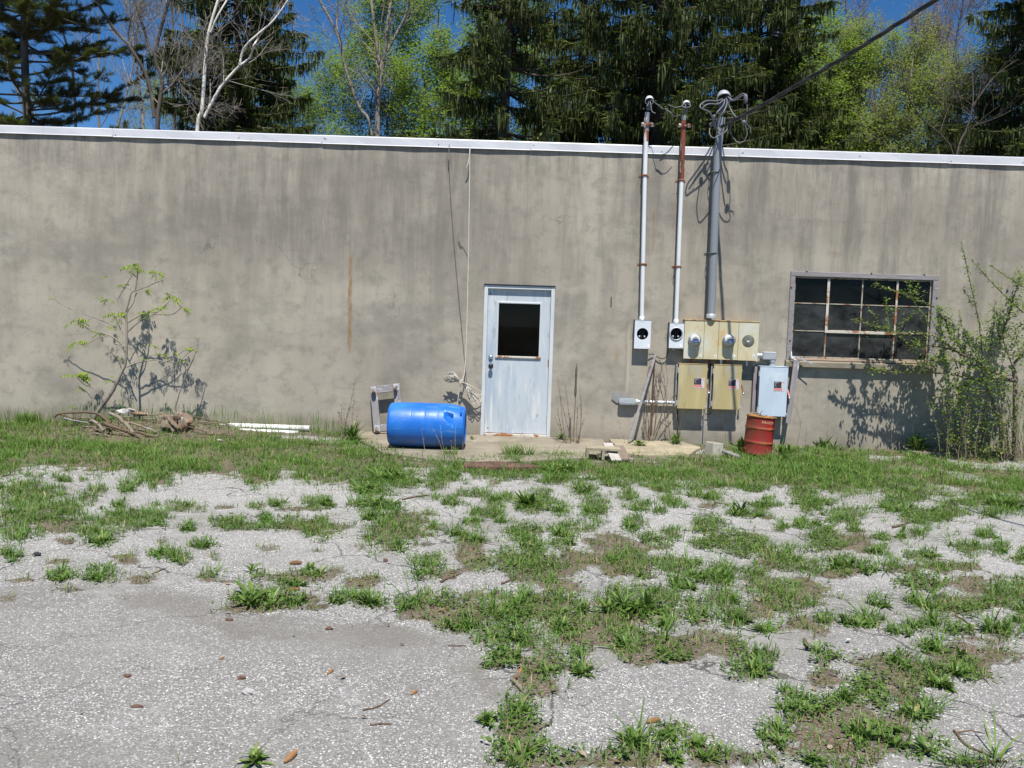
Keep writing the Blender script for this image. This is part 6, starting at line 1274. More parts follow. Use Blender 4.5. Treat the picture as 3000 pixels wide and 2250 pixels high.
for (cu,cv,ru,rv,nn,d) in ((760,1190,150,120,330,.62),(900,900,200,110,420,.55),(1130,760,110,160,260,.52),(1000,1560,230,60,200,.65),(740,1470,150,90,170,.6),(940,1330,220,150,230,.65),(1200,1250,90,170,150,.6),(1180,520,120,140,300,.5),(1060,640,120,130,260,.5),(900,760,150,90,260,.52),(1230,820,60,120,240,.55),(700,700,90,120,160,.5),(560,930,180,60,260,.5),(480,770,140,70,220,.48),(250,660,130,50,170,.5),(1220,300,60,90,160,.42),(1100,1100,120,90,240,.6),(650,890,150,70,220,.5),(1080,1000,140,80,220,.55),(640,590,90,110,120,.48),(480,380,70,60,70,.42),(170,960,80,25,90,.42),(850,1060,200,60,220,.6),(300,520,120,50,60,.46)):
    nn=int(nn*(1.5 if cu>600 else .7)); uu=RS.normal(cu,ru*.5,nn//3); vv=RS.normal(cv,rv*.5,nn//3); C_=np.array([tuple(S4(a,b,max(.06,d+RS.normal(0,.13)))) for a,b in zip(uu,vv)]); C_=np.repeat(C_,3,0)+RS.normal(0,.016,(len(C_)*3,3)); C_[:,1]=np.minimum(C_[:,1],-.03); n=len(C_)
    sl_.leaves(C_,U(n,0,6.283),U(n,-.5,.9),U(n,-1.0,.4),.042*U(n,.6,1.3),.042*U(n,.38,.6),np.clip(RS.normal(.45,.22,n),0,1),prof=(.5,1,.8,0))
sl_.build('leaves',[M['shrubleaf']],parent=shr)
# dark dock plant at the shrub's foot, small vine sprouts
dk=NPM(); p=S4(470,1560,.22)
for k in range(4): rosette(dk,p.x+RS.normal(0,.04),p.y+RS.normal(0,.03),.02,.26,16,1.0,-.25)
tag(dk.build('dock_plant',[M['weed']],base=(p.x,p.y,0)),'upright dark green dock plant against the wall left of the shrub foot','weed')
for (px,py,s,nl,lab) in ((1995,1296,.17,22,'spiky green weed against the wall below the left tan switch'),(1870,1300,.13,26,'bushy green weed at the foot of the leaning grey strip'),(2170,1290,.25,20,'dark green dock weed tight against the left side of the red drum'),(1645,1282,.13,24,'low green weed at the wall foot right of the door'),(2415,1285,.20,18,'upright green weed by the wall under the window middle'),(2300,1325,.17,24,'leafy green weed in the grass right of the red drum'),(1385,1282,.06,10,'tiny green weed at the wall between the blue drum and the door')):
    p=G(px,py+12); y=min(p.y,-.08) if px not in (2300,) else p.y
    if px in (2170,): y=-.75
    p=W(px,py+6,y); mm=NPM()
    for k in range(3): rosette(mm,p.x+RS.normal(0,s*.25),min(y+RS.normal(0,s*.15),-.04),.035 if px<2000 else .01,s,nl//2,.95 if s>.15 else .6,-.08)
    tag(mm.build('wall_weed',[M['weed']],base=(p.x,y,0)),lab,'weed','green weeds along the wall foot')
# ================================================================== DEAD STALKS
M['stalk']=wmat('dead_brown_stalk',(.20,.145,.10),.25,12,rough=.9)
M['stalk_pale']=wmat('bleached_dead_stalk',(.33,.265,.19),.2,12,rough=.9)
def seedheads(mm,P,n,size,t0,spread):
    Q=np.array([tuple(P[int((t0+(1-t0)*RS.rand())*(len(P)-1))]) for _ in range(n)])+RS.normal(0,spread,(n,3))
    mm.leaves(Q,U(n,0,6.283),U(n,.2,1.4),U(n,0,1.3),size*U(n,.6,1.3),size*U(n,.3,.5),RS.rand(n),prof=(.6,1,0))
M['seed']=leafmat('dry_seed_heads',[(0,(.10,.07,.05)),(1,(.26,.19,.13))],.1,.9,.1)
def dead_weed(lab,stems_,y,name='dead_weed',mat='stalk',heads=14,r=.004):
    b=W(stems_[0][0][0],stems_[0][0][1],y); T=thing(name,(b.x,b.y,max(b.z,0)),lab,'dead weed'); hm=NPM(); mb=MB()
    for pts in stems_:
        P=smooth([W(p[0],p[1],y+random.uniform(-.03,.03)) for p in pts],5); k=len(P); mb.tube(P,[r*(1-.6*i/(k-1)) for i in range(k)],5)
        if heads: seedheads(hm,P,heads,.022,.35,.006)
    link('stems',mb,M[mat],T)
    if heads: hm.build('seed_heads',[M['seed']],parent=T)
    return T
ml=thing('mullein_stalk',W(1680,1330,-.45),'tall dead brown mullein spike standing between door and meter sockets','dead plant'); ml.location.z=0
mb=MB(); P=smooth([W(1679,1345,-.45),W(1681,1260,-.42),W(1686,1165,-.40),W(1690,1065,-.38)],6); mb.tube(P,[.007]*6+[.007]*(len(P)-6),7); link('stem',mb,M['stalk'],ml)
mb=MB(); P=smooth([W(1685.5,1163,-.40),W(1687,1120,-.39),W(1689.5,1066,-.38)],6); mb.tube(P,[.012+.006*random.random() if 0<i<len(P)-2 else .009-.006*(i>3) for i in range(len(P))],9); link('spike',mb,wmat('dead_mullein_spike',(.125,.09,.065),.3,40,rough=.95,bump=.8,bscale=90),ml)
dead_weed('cluster of thin dead stems with seed heads around the dead mullein spike',[[(1675,1348),(1668,1270),(1645,1180),(1634,1110)],[(1672,1345),(1672,1270),(1665,1200),(1655,1125)],[(1682,1345),(1700,1260),(1705,1170)],[(1660,1330),(1645,1260),(1632,1195)],[(1690,1345),(1690,1255),(1693,1190)],[(1668,1340),(1655,1290),(1625,1220)],[(1685,1345),(1695,1280),(1712,1225)],[(1676,1345),(1652,1260),(1640,1150)],[(1688,1345),(1702,1240),(1698,1130)]],-.55,heads=24,r=.0058)
dead_weed('dead weed with dry seed heads left of the wheeled dolly',[[(1018,1320),(1014,1240),(1030,1170),(1041,1110)],[(1016,1320),(1008,1230),(1008,1165)],[(1018,1310),(1012,1240),(1024,1200),(1048,1175)],[(1014,1310),(1005,1250),(990,1205)],[(1020,1300),(1040,1240),(1055,1200)],[(1012,1310),(1000,1240),(1002,1180)],[(1022,1310),(1032,1230),(1038,1150)]],-.75,mat='stalk_pale',heads=30,r=.006)
gl=NPM(); p=W(1030,1310,-.8)
for k in range(3): rosette(gl,p.x+RS.normal(0,.06),p.y,.02,.26,12,1.0,.0)
tag(gl.build('tufted_weed',[M['weed']],base=(p.x,p.y,0)),'tall narrow-leaved green weed at the foot of the dead weed left of the dolly','weed')
dead_weed('thin pale dead stems standing in front of the blue drum',[[(1247,1330),(1240,1290),(1233,1248)],[(1300,1335),(1285,1290),(1262,1248)],[(1303,1330),(1295,1290),(1290,1245)],[(1335,1335),(1333,1290),(1335,1245)],[(1325,1330),(1322,1305),(1320,1290)],[(1105,1330),(1110,1290)],[(1140,1330),(1132,1295)],[(1356,1330),(1356,1295)]],-1.62,mat='stalk_pale',heads=5,r=.0035)
dv=dead_weed('tangle of dead brown vines behind the leaning grey strip',[[(1898,1290),(1893,1230),(1902,1170),(1897,1120),(1905,1060)],[(1900,1290),(1908,1220),(1925,1160),(1940,1100),(1935,1060)],[(1910,1290),(1930,1240),(1945,1180),(1955,1120),(1950,1060)],[(1893,1290),(1890,1210),(1899,1140)],[(1905,1280),(1915,1200),(1922,1140),(1918,1090)],[(1955,1190),(1947,1140),(1935,1100),(1940,1070),(1930,1055)],[(1912,1290),(1938,1215),(1965,1170),(1985,1150)],[(1965,1290),(1957,1225),(1960,1180)],[(1895,1280),(1884,1215)],[(1903,1285),(1906,1200),(1896,1100),(1908,1070)],[(1915,1280),(1928,1180),(1922,1110),(1930,1085)],[(1907,1290),(1950,1230),(1975,1190)]],-.09,heads=26,r=.0055)
dead_weed('thin dead stems in front of the tan switches',[[(1985,1345),(1984,1280),(1982,1210)],[(1990,1270),(1998,1220),(2008,1175)],[(1988,1260),(1978,1200),(1970,1160)],[(2128,1330),(2125,1260),(2115,1215)],[(2095,1300),(2100,1265)],[(1832,1325),(1830,1290),(1812,1250)],[(2150,1300),(2155,1240)]],-.35,heads=6,r=.003)
dead_weed('thin dead stems by the wall between the red drum and the shrub',[[(2335,1300),(2345,1240),(2325,1180)],[(2570,1330),(2575,1220),(2577,1130)],[(2610,1330),(2615,1200)],[(2420,1300),(2428,1235)],[(2360,1320),(2362,1245)],[(2680,1320),(2672,1240)],[(2860,1340),(2862,1260)]],-.35,heads=8,r=.0035)
# ================================================================== SMALL THINGS ON THE ASPHALT
M['cone']=wmat('spruce_cone_scales',(.27,.145,.065),.2,20,rough=.75,bump=.3)
def cone(px,py,L,ang,lab):
    p=G(px,py); z=gz(p.x,p.y); r=L*.17; ax=Vector((math.cos(ang),math.sin(ang),.05)); mb=MB(); T=Vector((p.x,p.y,z+r*.9)); nring=13
    core=[(-L/2,r*.3)]+[(-L/2+L*(i+.5)/10,r*.8*math.sin(math.pi*(.12+.80*(i+.5)/10))**.7) for i in range(10)]+[(L/2,r*.1)]
    mb.lathe(core,T,ax,12); e1=ax.cross(Vector((0,0,1))).normalized(); e2=ax.normalized().cross(e1)
    for i in range(nring):
        t=(i+.5)/nring; rr=r*math.sin(math.pi*(.12+.80*t))**.7
        for j in range(8):
            a=2*math.pi*(j+.5*(i%2))/8; o=e1*math.cos(a)+e2*math.sin(a); s=e2*math.cos(a)-e1*math.sin(a); b=T+ax*(-L/2+L*t)
            w_=rr*.46; mb.add([b+o*rr*.7-s*w_,b+o*rr*.7+s*w_,b+o*rr*1.08+ax*L*.085+s*w_*.6,b+o*rr*1.12+ax*L*.10,b+o*rr*1.08+ax*L*.085-s*w_*.6],[[0,1,2,3,4]])
    tag(link('spruce_cone',mb,M['cone'],None,(p.x,p.y,z)),lab,'cone','spruce cones on the asphalt')
for a in ((850,2226,.068,1.25,'orange-brown spruce cone nearest the viewer, at the bottom left edge'),(1912,2116,.060,.35,'orange-brown spruce cone on the bare asphalt at lower right of centre'),(865,1655,.075,.08,'spruce cone on pale asphalt, farthest of the orange pair at left'),(859,1733,.072,.25,'spruce cone beside the weed clump left of centre, nearer of the orange pair'),(967,1970,.042,1.2,'darker red-brown spruce cone on the grey slab, upright to the viewer'),(648,1928,.028,.9,'small stubby spruce cone on the grey slab at left'),(1524,1967,.045,1.3,'yellowish spruce cone among weeds at the corner of the slab'),(1212,2028,.040,1.0,'thin worn spruce cone in the middle of the grey slab')): cone(*a)
def chip(px,py,s,lab,mat,name,cat,seed): 
    p=G(px,py); lump(name,(p.x,p.y,gz(p.x,p.y)+s[2]*.7),s,seed,mat,lab,cat,.35)
M['pebble']=wmat('pale_stone',(.36,.35,.34),.1,20,rough=.9)
M['brownchip']=wmat('brown_bark_chip',(.13,.075,.055),.2,20,rough=.9)
for k,(px,py,s,lab,mt,nm,ct) in enumerate(((729,2024,(.026,.016,.012),'flat pale mauve stone on the grey slab','pebble','stone','stone'),(1671,2040,(.012,.012,.011),'small round white pebble right of the weed column','pebble','pebble','pebble'),(401,2067,(.024,.008,.006),'dark red bark chip lying left on the grey slab','brownchip','bark_chip','bark chip'),(374,1979,(.018,.012,.006),'reddish curled bark chip farther left on the slab','brownchip','bark_chip','bark chip'),(708,1985,(.016,.010,.008),'small reddish bark chip just above the mauve stone','brownchip','bark_chip','bark chip'),(672,1815,(.020,.009,.008),'brown bark chip below the left weed clump','brownchip','bark_chip','bark chip'),(964,1842,(.018,.009,.008),'brown bark chip near the back edge of the slab','brownchip','bark_chip','bark chip'),(1129,1643,(.016,.016,.012),'square brown bark chip on the pale asphalt left of centre','brownchip','bark_chip','bark chip'),(1140,1708,(.018,.014,.010),'small tan stone near the centre weed','pebble','stone','stone'),(107,1628,(.022,.016,.014),'dark stone on the far left asphalt','darkmetal','stone','stone'),(2000+1190*K,1250+1295*K,(.018,.014,.012),'pale grey stone in the soil at lower right','pebble','stone','stone'),(1510,1833,(.018,.010,.008),'white chip of stone beside the big centre weed','whitesticker','stone_chip','stone'))): chip(px,py,s,lab,M[mt],nm,ct,60+k)
def gstick(pts,r,lab,mat='bark_brown',tw=()):
    P=[]
    for px,py in pts: q=G(px,py); P.append(Vector((q.x,q.y,gz(q.x,q.y)+r*1.1)))
    stick('ground_twig',P,[r,r,r*.6],M[mat],lab,'twig','twigs on the ground',7,.002,tw)
B=lambda u,v:(1000+u*K,1250+v*K)
Cc=lambda u,v:(2000+u*K,1250+v*K)
gstick([B(105,1372),B(175,1358),B(235,1320)],.0035,'thin curved dark twig on the grey slab near the middle')
gstick([B(140,1449),B(190,1446),B(246,1445)],.004,'straight dark twig on the grey slab below the curved one')
gstick([B(482,757),B(530,735),B(582,714)],.008,'dark brown stick beside the weed left of centre')
gstick([B(778,763),B(830,745),B(880,735)],.006,'thin stick with a rusty end at mid distance',)
gstick([B(828,1232),B(870,1275),B(915,1330)],.009,'flat grey stick slanting through the weed column','bark_grey')
gstick([B(1180,1150),B(1205,1165),B(1225,1180)],.010,'pale broken stick end right of the tall weed','bark_grey')
gstick([Cc(1322,1492),Cc(1370,1550),Cc(1440,1585),Cc(1500,1612)],.005,'dark forked stick at the bottom right corner',tw=((.15,(.10,-.02,.01),.004),))
gstick([Cc(1390,1642),Cc(1480,1636),Cc(1575,1635)],.006,'reddish stick at the very bottom right edge')
gstick([Cc(1322,912),Cc(1380,945),Cc(1412,985),Cc(1418,1020)],.005,'thin arched dark twig on the right asphalt')
gstick([Cc(1020,500),Cc(1060,492),Cc(1105,474)],.010,'brown stick in the grass at right mid distance')
gstick([Cc(592,1050),Cc(600,1070),Cc(606,1090)],.010,'short dark stub standing out on the right asphalt')
gstick([B(295,360),B(350,348),B(430,338)],.007,'dark twig lying between two weeds in front of the blue drum')
gstick([(735,1645),(690,1660),(720,1640)] if False else [(445,1688),(470,1676),(482,1670)],.004,'short brown twig right of the left pair of weeds')
gstick([B(520,1064),B(560,1066),B(605,1066)],.003,'thin straight reddish twig on the slab left of the tall weed')
# ================================================================== TREES BEHIND THE BUILDING
M['sprucebark']=wmat('dark_spruce_bark',(.085,.068,.055),.3,5,(1,1,.4),.95,0,.5,12,spots=[((.15,.13,.11),4,.58,.1,(1,1,.5))])
M['pinebark']=wmat('grey_brown_pine_bark',(.105,.085,.07),.3,5,(1,1,.4),.95,0,.5,12)
M['greybark']=wmat('grey_bark',(.23,.20,.165),.25,3,(1,1,.4),.9,0,.3,14,spots=[((.10,.085,.07),4,.54,.1,(1,1,.4))])
M['darkbark']=wmat('dark_wet_bark',(.085,.072,.06),.3,3,(1,1,.4),.9,0,.3,14,spots=[((.20,.17,.14),4,.60,.1,(1,1,.4))])
M['birchbark']=wmat('white_birch_bark',(.66,.63,.57),.1,3,(1,1,1),.75,0,.15,20,spots=[((.09,.08,.07),7,.66,.05,(.5,.5,4.5)),((.36,.31,.26),2.0,.62,.1,(1,1,1))])
M['twigbark']=wmat('brown_grey_twigs',(.25,.225,.195),.25,3,rough=.9)
M['darktwig']=wmat('dark_twigs',(.085,.07,.058),.25,3,rough=.9)
M['redtwig']=wmat('reddish_budding_twigs',(.27,.185,.15),.25,3,rough=.9)
M['spruce']=leafmat('spruce_needles',[(0,(.022,.030,.010)),(.45,(.052,.068,.021)),(.8,(.10,.122,.036)),(1,(.16,.18,.06))],.15,.6,.2)
M['pine']=leafmat('pine_needles',[(0,(.065,.072,.026)),(.5,(.12,.13,.048)),(1,(.21,.21,.085))],.15,.6,.2)
M['springleaf']=leafmat('young_tree_leaf',[(0,(.12,.19,.028)),(.5,(.21,.31,.045)),(1,(.35,.42,.10))],.5)
M['oliveleaf']=leafmat('olive_bud_leaf',[(0,(.15,.18,.04)),(.5,(.24,.27,.075)),(1,(.36,.36,.13))],.48)
M['redbud']=leafmat('red_brown_buds',[(0,(.18,.11,.075)),(.5,(.27,.17,.12)),(1,(.36,.25,.18))],.25)
class Tubes:
    "many thin tubes at once"
    def __init__(s): s.V=[];s.Q=[];s.n=0
    def add(s,P,r,m=4):
        P=np.asarray(P,float); k=len(P); r=np.broadcast_to(np.asarray(r,float),(k,)); T=np.gradient(P,axis=0); T/=np.linalg.norm(T,axis=1)[:,None]+1e-9
        ref=np.array([0,0,1.0]) if abs(T[0,2])<.85 else np.array([1.0,0,0]); A=np.cross(T,ref); A/=np.linalg.norm(A,axis=1)[:,None]+1e-9; Bv=np.cross(T,A)
        a=np.arange(m)*2*math.pi/m; V=P[:,None]+r[:,None,None]*(A[:,None]*np.cos(a)[None,:,None]+Bv[:,None]*np.sin(a)[None,:,None])
        i=np.arange(k-1)[:,None]*m; j=np.arange(m)[None,:]; j2=(j+1)%m
        s.V.append(V.reshape(-1,3)); s.Q.append(np.stack([i+j,i+j2,i+m+j2,i+m+j],-1).reshape(-1,4)+s.n); s.n+=k*m
    def build(s,name,mat,parent): return np_mesh(name,np.concatenate(s.V),np.concatenate(s.Q),None,[mat],None,parent=parent,smooth=True)
def curve(start,d,L,k,wander,up,rs,sag=0.0):
    P=[np.array(start,float)]; d=np.array(d,float); d/=np.linalg.norm(d)
    for i in range(k):
        d=d+rs.normal(0,wander,3)+np.array([0,0,up-sag*i/k]); d/=np.linalg.norm(d); P.append(P[-1]+d*L/k)
    return np.array(P)
def hang_strips(mm,Q,L,w,tint,rs,out=None):
    n=len(Q); mm.leaves(Q,rs.uniform(0,6.283,n),rs.uniform(-1.75,-1.1,n),rs.uniform(-1.65,-1.45,n),L,w,tint,prof=(.6,1,0),twist=rs.uniform(-1.5,1.5,n))
def spruce(x,y,H,tr,cr,seed,label,zfull=4.2,z0=2.0,lean=0.0,dens=1.0,skip=.15):
    rs=np.random.RandomState(seed); T=thing('spruce_tree',(x,y,0),label,'tree','trees behind the building')
    tb=Tubes(); tb.add([(x+lean*z/H,y,z) for z in np.linspace(-.2,H,16)],np.interp(np.linspace(0,1,16),[0,.05,1],[tr*1.25,tr,.03]),14); tb.build('trunk',M['sprucebark'],T)
    br=Tubes(); nd=NPM(); z=z0
    while z<H-.4:
        hi=z>zfull and z<13.5; f=(1-(z-z0*.2)/H); R_=cr*max(.06,f**.85)
        nb=rs.randint(6,9) if hi else rs.randint(3,6)
        a0=rs.uniform(0,6.28)
        for b in range(nb):
            L=R_*rs.uniform(.62,1.18); a=a0+6.283*b/nb+rs.normal(0,.22); k=9
            s=np.linspace(0,1,k); drop=-.30*L*s+.26*L*s**2.4*rs.uniform(.5,1.3)+.10*L*s*rs.uniform(-1,1); rr=L*s
            if rs.rand()<skip*.5: continue
            da=rs.normal(0,.12)*s**2; zz=z+rs.normal(0,.10)
            P=np.stack([x+lean*z/H+np.cos(a+da)*rr,y+np.sin(a+da)*rr,zz+drop],-1)
            br.add(P,np.linspace(.018+.010*L,.006,k),5)
            if rs.rand()<skip*.6: continue
            st=(.092 if hi else .22)/dens; m=max(3,int(L/st)); t=np.sort(rs.uniform(.16,1,m)); c=np.stack([np.interp(t,s,P[:,i]) for i in range(3)],-1)
            # side twigs lying either side of the limb, each with a hanging curtain
            for sg in (-1,1):
                tl=np.clip((.20+.50*(1-t))*L*.34,.10,.85)*rs.uniform(.5,1.2,m); ta=a+sg*rs.uniform(.55,1.1,m); q=5 if hi else 3
                for j in range(q):
                    u=(j+rs.rand(m))/q; Q=c+np.stack([np.cos(ta)*tl*u,np.sin(ta)*tl*u,-tl*u*.25*rs.uniform(.3,1.4,m)],-1)
                    keep=rs.rand(m)<.9; Q=Q[keep]; n=len(Q)
                    if not n: continue
                    hl=rs.uniform(.16,.50,n)*(1+.8*(rs.rand(n)<.18))*(1-.4*u[keep]); 
                    tn=np.clip(rs.normal(.42,.2,n)+.18*(u[keep]-.5)+.12*(t[keep]-.5),0,1)
                    hang_strips(nd,Q,hl,rs.uniform(.030,.062,n)*(1 if hi else 1.5),tn,rs)
                    if j%2==0:    # needled shoots lying along the twig
                        nd.leaves(Q,ta[keep],rs.uniform(-.5,.3,n),rs.uniform(-.9,0,n),rs.uniform(.12,.26,n),rs.uniform(.03,.06,n),np.clip(tn+.15,0,1),prof=(.6,1,0),twist=rs.uniform(-.8,.8,n))
        z+=rs.uniform(.26,.44) if hi else rs.uniform(.5,.8)
    br.build('limbs',M['sprucebark'],T); nd.build('needles',[M['spruce']],parent=T); return T
def pine(x,y,H,tr,cr,seed,label,z0=3.0):
    rs=np.random.RandomState(seed); T=thing('pine_tree',(x,y,0),label,'tree','trees behind the building'); tb=Tubes()
    tb.add([(x+.12*math.sin(z*.5),y,z) for z in np.linspace(-.2,H,18)],np.linspace(tr*1.1,.04,18),12); tb.build('trunk',M['pinebark'],T)
    br=Tubes(); nd=NPM(); z=z0
    while z<H:
        R_=cr*(1-.5*z/H)
        for b in range(rs.randint(5,8)):
            a=rs.uniform(0,6.283); L=R_*rs.uniform(.5,1.1); P=curve((x+.12*math.sin(z*.5),y,z+rs.normal(0,.15)),(math.cos(a),math.sin(a),rs.uniform(-.15,.35)),L,9,.07,.02,rs); br.add(P,np.linspace(.032,.010,10),6)
            for q in range(int(L*13)):
                i=rs.uniform(1.6,9); k=int(min(i,8.99)); c=P[k]+(P[k+1]-P[k])*(i-k); ta=a+rs.choice([-1,1])*rs.uniform(.4,1.2); tl=rs.uniform(.15,.65)*(1.25-i/12)
                Pt=curve(c,(math.cos(ta),math.sin(ta),rs.uniform(-.05,.35)),tl,3,.10,.05,rs); br.add(Pt,[.010,.008,.006,.004],3)
                for u in np.linspace(.35,1,4):
                    m=24; C_=np.repeat([Pt[0]+(Pt[-1]-Pt[0])*u],m,0)+rs.normal(0,.022,(m,3)); 
                    nd.leaves(C_,ta+rs.normal(0,.95,m),rs.uniform(-.3,1.1,m),rs.uniform(-.5,.8,m),rs.uniform(.08,.16,m),rs.uniform(.008,.015,m),np.clip(rs.normal(.45,.22,m),0,1),prof=(.7,1,0))
        z+=rs.uniform(.32,.55)
    br.build('limbs',M['pinebark'],T); nd.build('needles',[M['pine']],parent=T); return T
def grow(tb,lv,P,r,depth,rs,opt,tips):
    """children along a limb"""
    k=len(P); n=opt['kids'][depth]; n=max(1,int(n*rs.uniform(.7,1.3)))
    L0=np.linalg.norm(P[-1]-P[0])
    for q in range(n):
        t=rs.uniform(opt['t0'][depth],1)*(k-1); i=int(min(t,k-1.001)); c=P[i]+(P[i+1]-P[i])*(t-i); d=P[min(i+1,k-1)]-P[i]; d/=np.linalg.norm(d)+1e-9
        w=rs.normal(0,1,3); w-=d*w.dot(d); w/=np.linalg.norm(w)+1e-9; a=rs.uniform(*opt['ang']); dd=d*math.cos(a)+w*math.sin(a)
        L=opt['len'][depth]*rs.uniform(.55,1.25)*(1.15-.5*t/(k-1)); rr=max(opt['rmin'],np.interp(t,np.arange(k),np.linspace(r[0],r[-1],k))*rs.uniform(.38,.6))
        m=5 if depth<2 else 3; C_=curve(c,dd,L,m,opt['wander'],opt['up'],rs); R_=np.linspace(rr,max(opt['rmin']*.7,rr*.35),m+1); tb.add(C_,R_,5 if depth==0 else 3)
        if depth+1<len(opt['kids']): grow(tb,lv,C_,R_,depth+1,rs,opt,tips)
        else: tips.append(C_)
def leafy(T,tips,mat,per,size,seed,spread=.10,name='leaves'):
    rs=np.random.RandomState(seed); mm=NPM()
    if not tips: return
    A=np.concatenate([np.repeat(t[1:],per,0) for t in tips]); A=A+rs.normal(0,spread,A.shape); n=len(A)
    mm.leaves(A,rs.uniform(0,6.283,n),rs.uniform(-.8,1.0,n),rs.uniform(-1.2,.5,n),size*rs.uniform(.5,1.3,n),size*rs.uniform(.4,.7,n),np.clip(rs.normal(.48,.24,n),0,1),prof=(.4,1,0)); return mm.build(name,[mat],parent=T)
def traced_tree(name,label,limbs,Y,barks,opt,seed,leafmat_=None,per=3,size=.07,foot=True,twig='twigbark',spread=.1,leafchance=1.0):
    "limbs: [(pixels, r0, r1)], first one reaches the ground; pixels surveyed on the plane y=Y"
    rs=np.random.RandomState(seed); L0=[W(p[0],p[1],Y) for p in limbs[0][0]]; b=L0[0]; g=Vector((b.x+(b.x-L0[1].x)*.3,Y,0))
    T=thing(name,g,label,'tree','trees behind the building'); tb=Tubes(); tw=Tubes(); tips=[]
    for i,(px,r0,r1) in enumerate(limbs):
        f_=.70 if name=='birch_tree' else .66; r0*=f_; r1*=f_
        P=[W(p[0],p[1],Y+.0) for p in px]
        P=[p+Vector((0,(0 if j==0 else rs.normal(0,.10)) if i else 0,0)) for j,p in enumerate(P)]
        if i==0: P=[Vector((g.x,Y,-.2)),g.lerp(P[0],.5)]+P
        P=np.array([tuple(v) for v in smooth(P,4)]); dz=P[-1]-P[-3]; dz/=np.linalg.norm(dz)
        ext=curve(P[-1],dz,2.2 if i<4 else .8,5,.09,.05,rs) if px[-1][1]<30 else P[-1:]
        P=np.concatenate([P,ext[1:]]); r=np.linspace(r0,r1,len(P)); tb.add(P,r,10)
        PP=P[9:] if i==0 else P[2:]
        if len(PP)>2: grow(tw,None,PP,(r0*.7,r1),0,rs,opt,tips)
    tb.build('trunk',barks,T); tw.build('twigs',M[twig],T)
    if leafmat_: leafy(T,[t for t in tips if rs.rand()<leafchance],leafmat_,per,size,seed+1,spread)
    return T
def free_tree(name,label,x,y,H,seed,mat,bark,opt,stems=1,per=3,size=.07,spread=.12,z0=1.5,twig='twigbark',leafchance=1.0,tr=.10):
    rs=np.random.RandomState(seed); T=thing(name,(x,y,0),label,'tree','trees behind the building'); tb=Tubes(); tw=Tubes(); tips=[]
    for s in range(stems):
        a=rs.uniform(0,6.28); l=.0 if stems==1 else rs.uniform(.12,.32); P=curve((x+.1*math.cos(a)*(stems>1),y,-.2),(l*math.cos(a),l*math.sin(a),1),H*rs.uniform(.85,1.05),14,.05,.03,rs); r=np.linspace(tr,.02,15); tb.add(P,r,9)
        i0=max(1,int(14*z0/H)); grow(tw,None,P[i0:],(r[i0],r[-1]),0,rs,opt,tips)
    tb.build('trunk',M[bark],T); tw.build('twigs',M[twig],T)
    if mat: leafy(T,[t for t in tips if rs.rand()<leafchance],mat,per,size,seed+5,spread)
    return T
OB=dict(kids=[11,6,4],t0=[.10,.25,.3],len=[1.7,.85,.45],ang=(.45,1.05),wander=.13,up=.05,rmin=.0055)       # bare crowns
OL=dict(kids=[10,5,4],t0=[.12,.2,.2],len=[1.8,.8,.4],ang=(.5,1.15),wander=.14,up=.06,rmin=.005)          # leafy crowns
OF=dict(kids=[26,6,5],t0=[.05,.2,.2],len=[2.1,.95,.45],ang=(.5,1.15),wander=.14,up=.05,rmin=.005)
OR_=dict(kids=[26,7,5],t0=[.1,.2,.2],len=[2.4,1.1,.55],ang=(.35,.8),wander=.10,up=.10,rmin=.006)
YB=13.0
X_=lambda px,Y,py=300: W(px,py,Y).x
# conifers
pine(X_(85,13),13,17,.15,4.3,3,'shaggy pine with olive needle tufts at the far left behind the building',z0=4.0)
spruce(X_(690,16.5),16.5,18.5,.20,4.6,21,'dark spruce standing between the white birch and the leaning bare tree',lean=.1)
spruce(X_(1458,13.5),13.5,15.8,.27,4.5,22,'big drooping spruce with a thick trunk left of the white masts',lean=.4,z0=3.6,skip=.34)
spruce(X_(1925,14.5),14.5,23,.27,5.2,23,'tallest dense dark spruce directly behind the service masts')
spruce(X_(2245,18),18,20,.24,4.4,24,'dark spruce behind the overhead cable, right of the densest one')
spruce(X_(1700,21),21,22,.25,4.4,25,'half-hidden spruce in the gap between the two big drooping ones',skip=.4)
spruce(X_(3060,14.5),14.5,20,.25,4.2,26,'dark spruce cut off by the right edge of the picture')
# birches and bare trees
traced_tree('birch_tree','white double-trunked birch forking low behind the roof left of centre',[([(578,385),(592,320),(600,200),(607,120),(615,80),(642,-10)],.085,.045),([(598,345),(640,262),(668,225),(702,190)],.065,.05),([(702,190),(712,150),(735,125),(762,100),(800,65),(832,22)],.048,.03),([(702,192),(730,165),(752,140),(757,112)],.045,.03),([(604,330),(610,290),(612,230)],.03,.015),([(618,95),(640,50),(665,-10)],.04,.03)],12.0,M['birchbark'],dict(OB,kids=[5,4,3]),31)
traced_tree('bare_tree','leafless grey tree with a pale left fork and dark crooked stem left of the birch',[([(460,385),(468,300),(475,235),(455,170),(470,90),(498,-10)],.10,.05),([(452,345),(432,232),(385,140),(330,80),(278,-10)],.08,.05),([(446,165),(420,85),(392,-10)],.06,.04),([(478,250),(510,240),(545,235)],.035,.015),([(480,262),(520,250),(550,255)],.03,.012),([(385,140),(378,100),(395,50)],.04,.02)],12.4,M['darkbark'],OB,32,twig='twigbark')
tag_p=traced_tree('birch_tree','slim pale birch seen through the pine at the far left',[([(222,385),(215,230),(195,130),(172,60),(158,-10)],.07,.045)],15.5,M['birchbark'],dict(OB,kids=[8,4,3]),33)
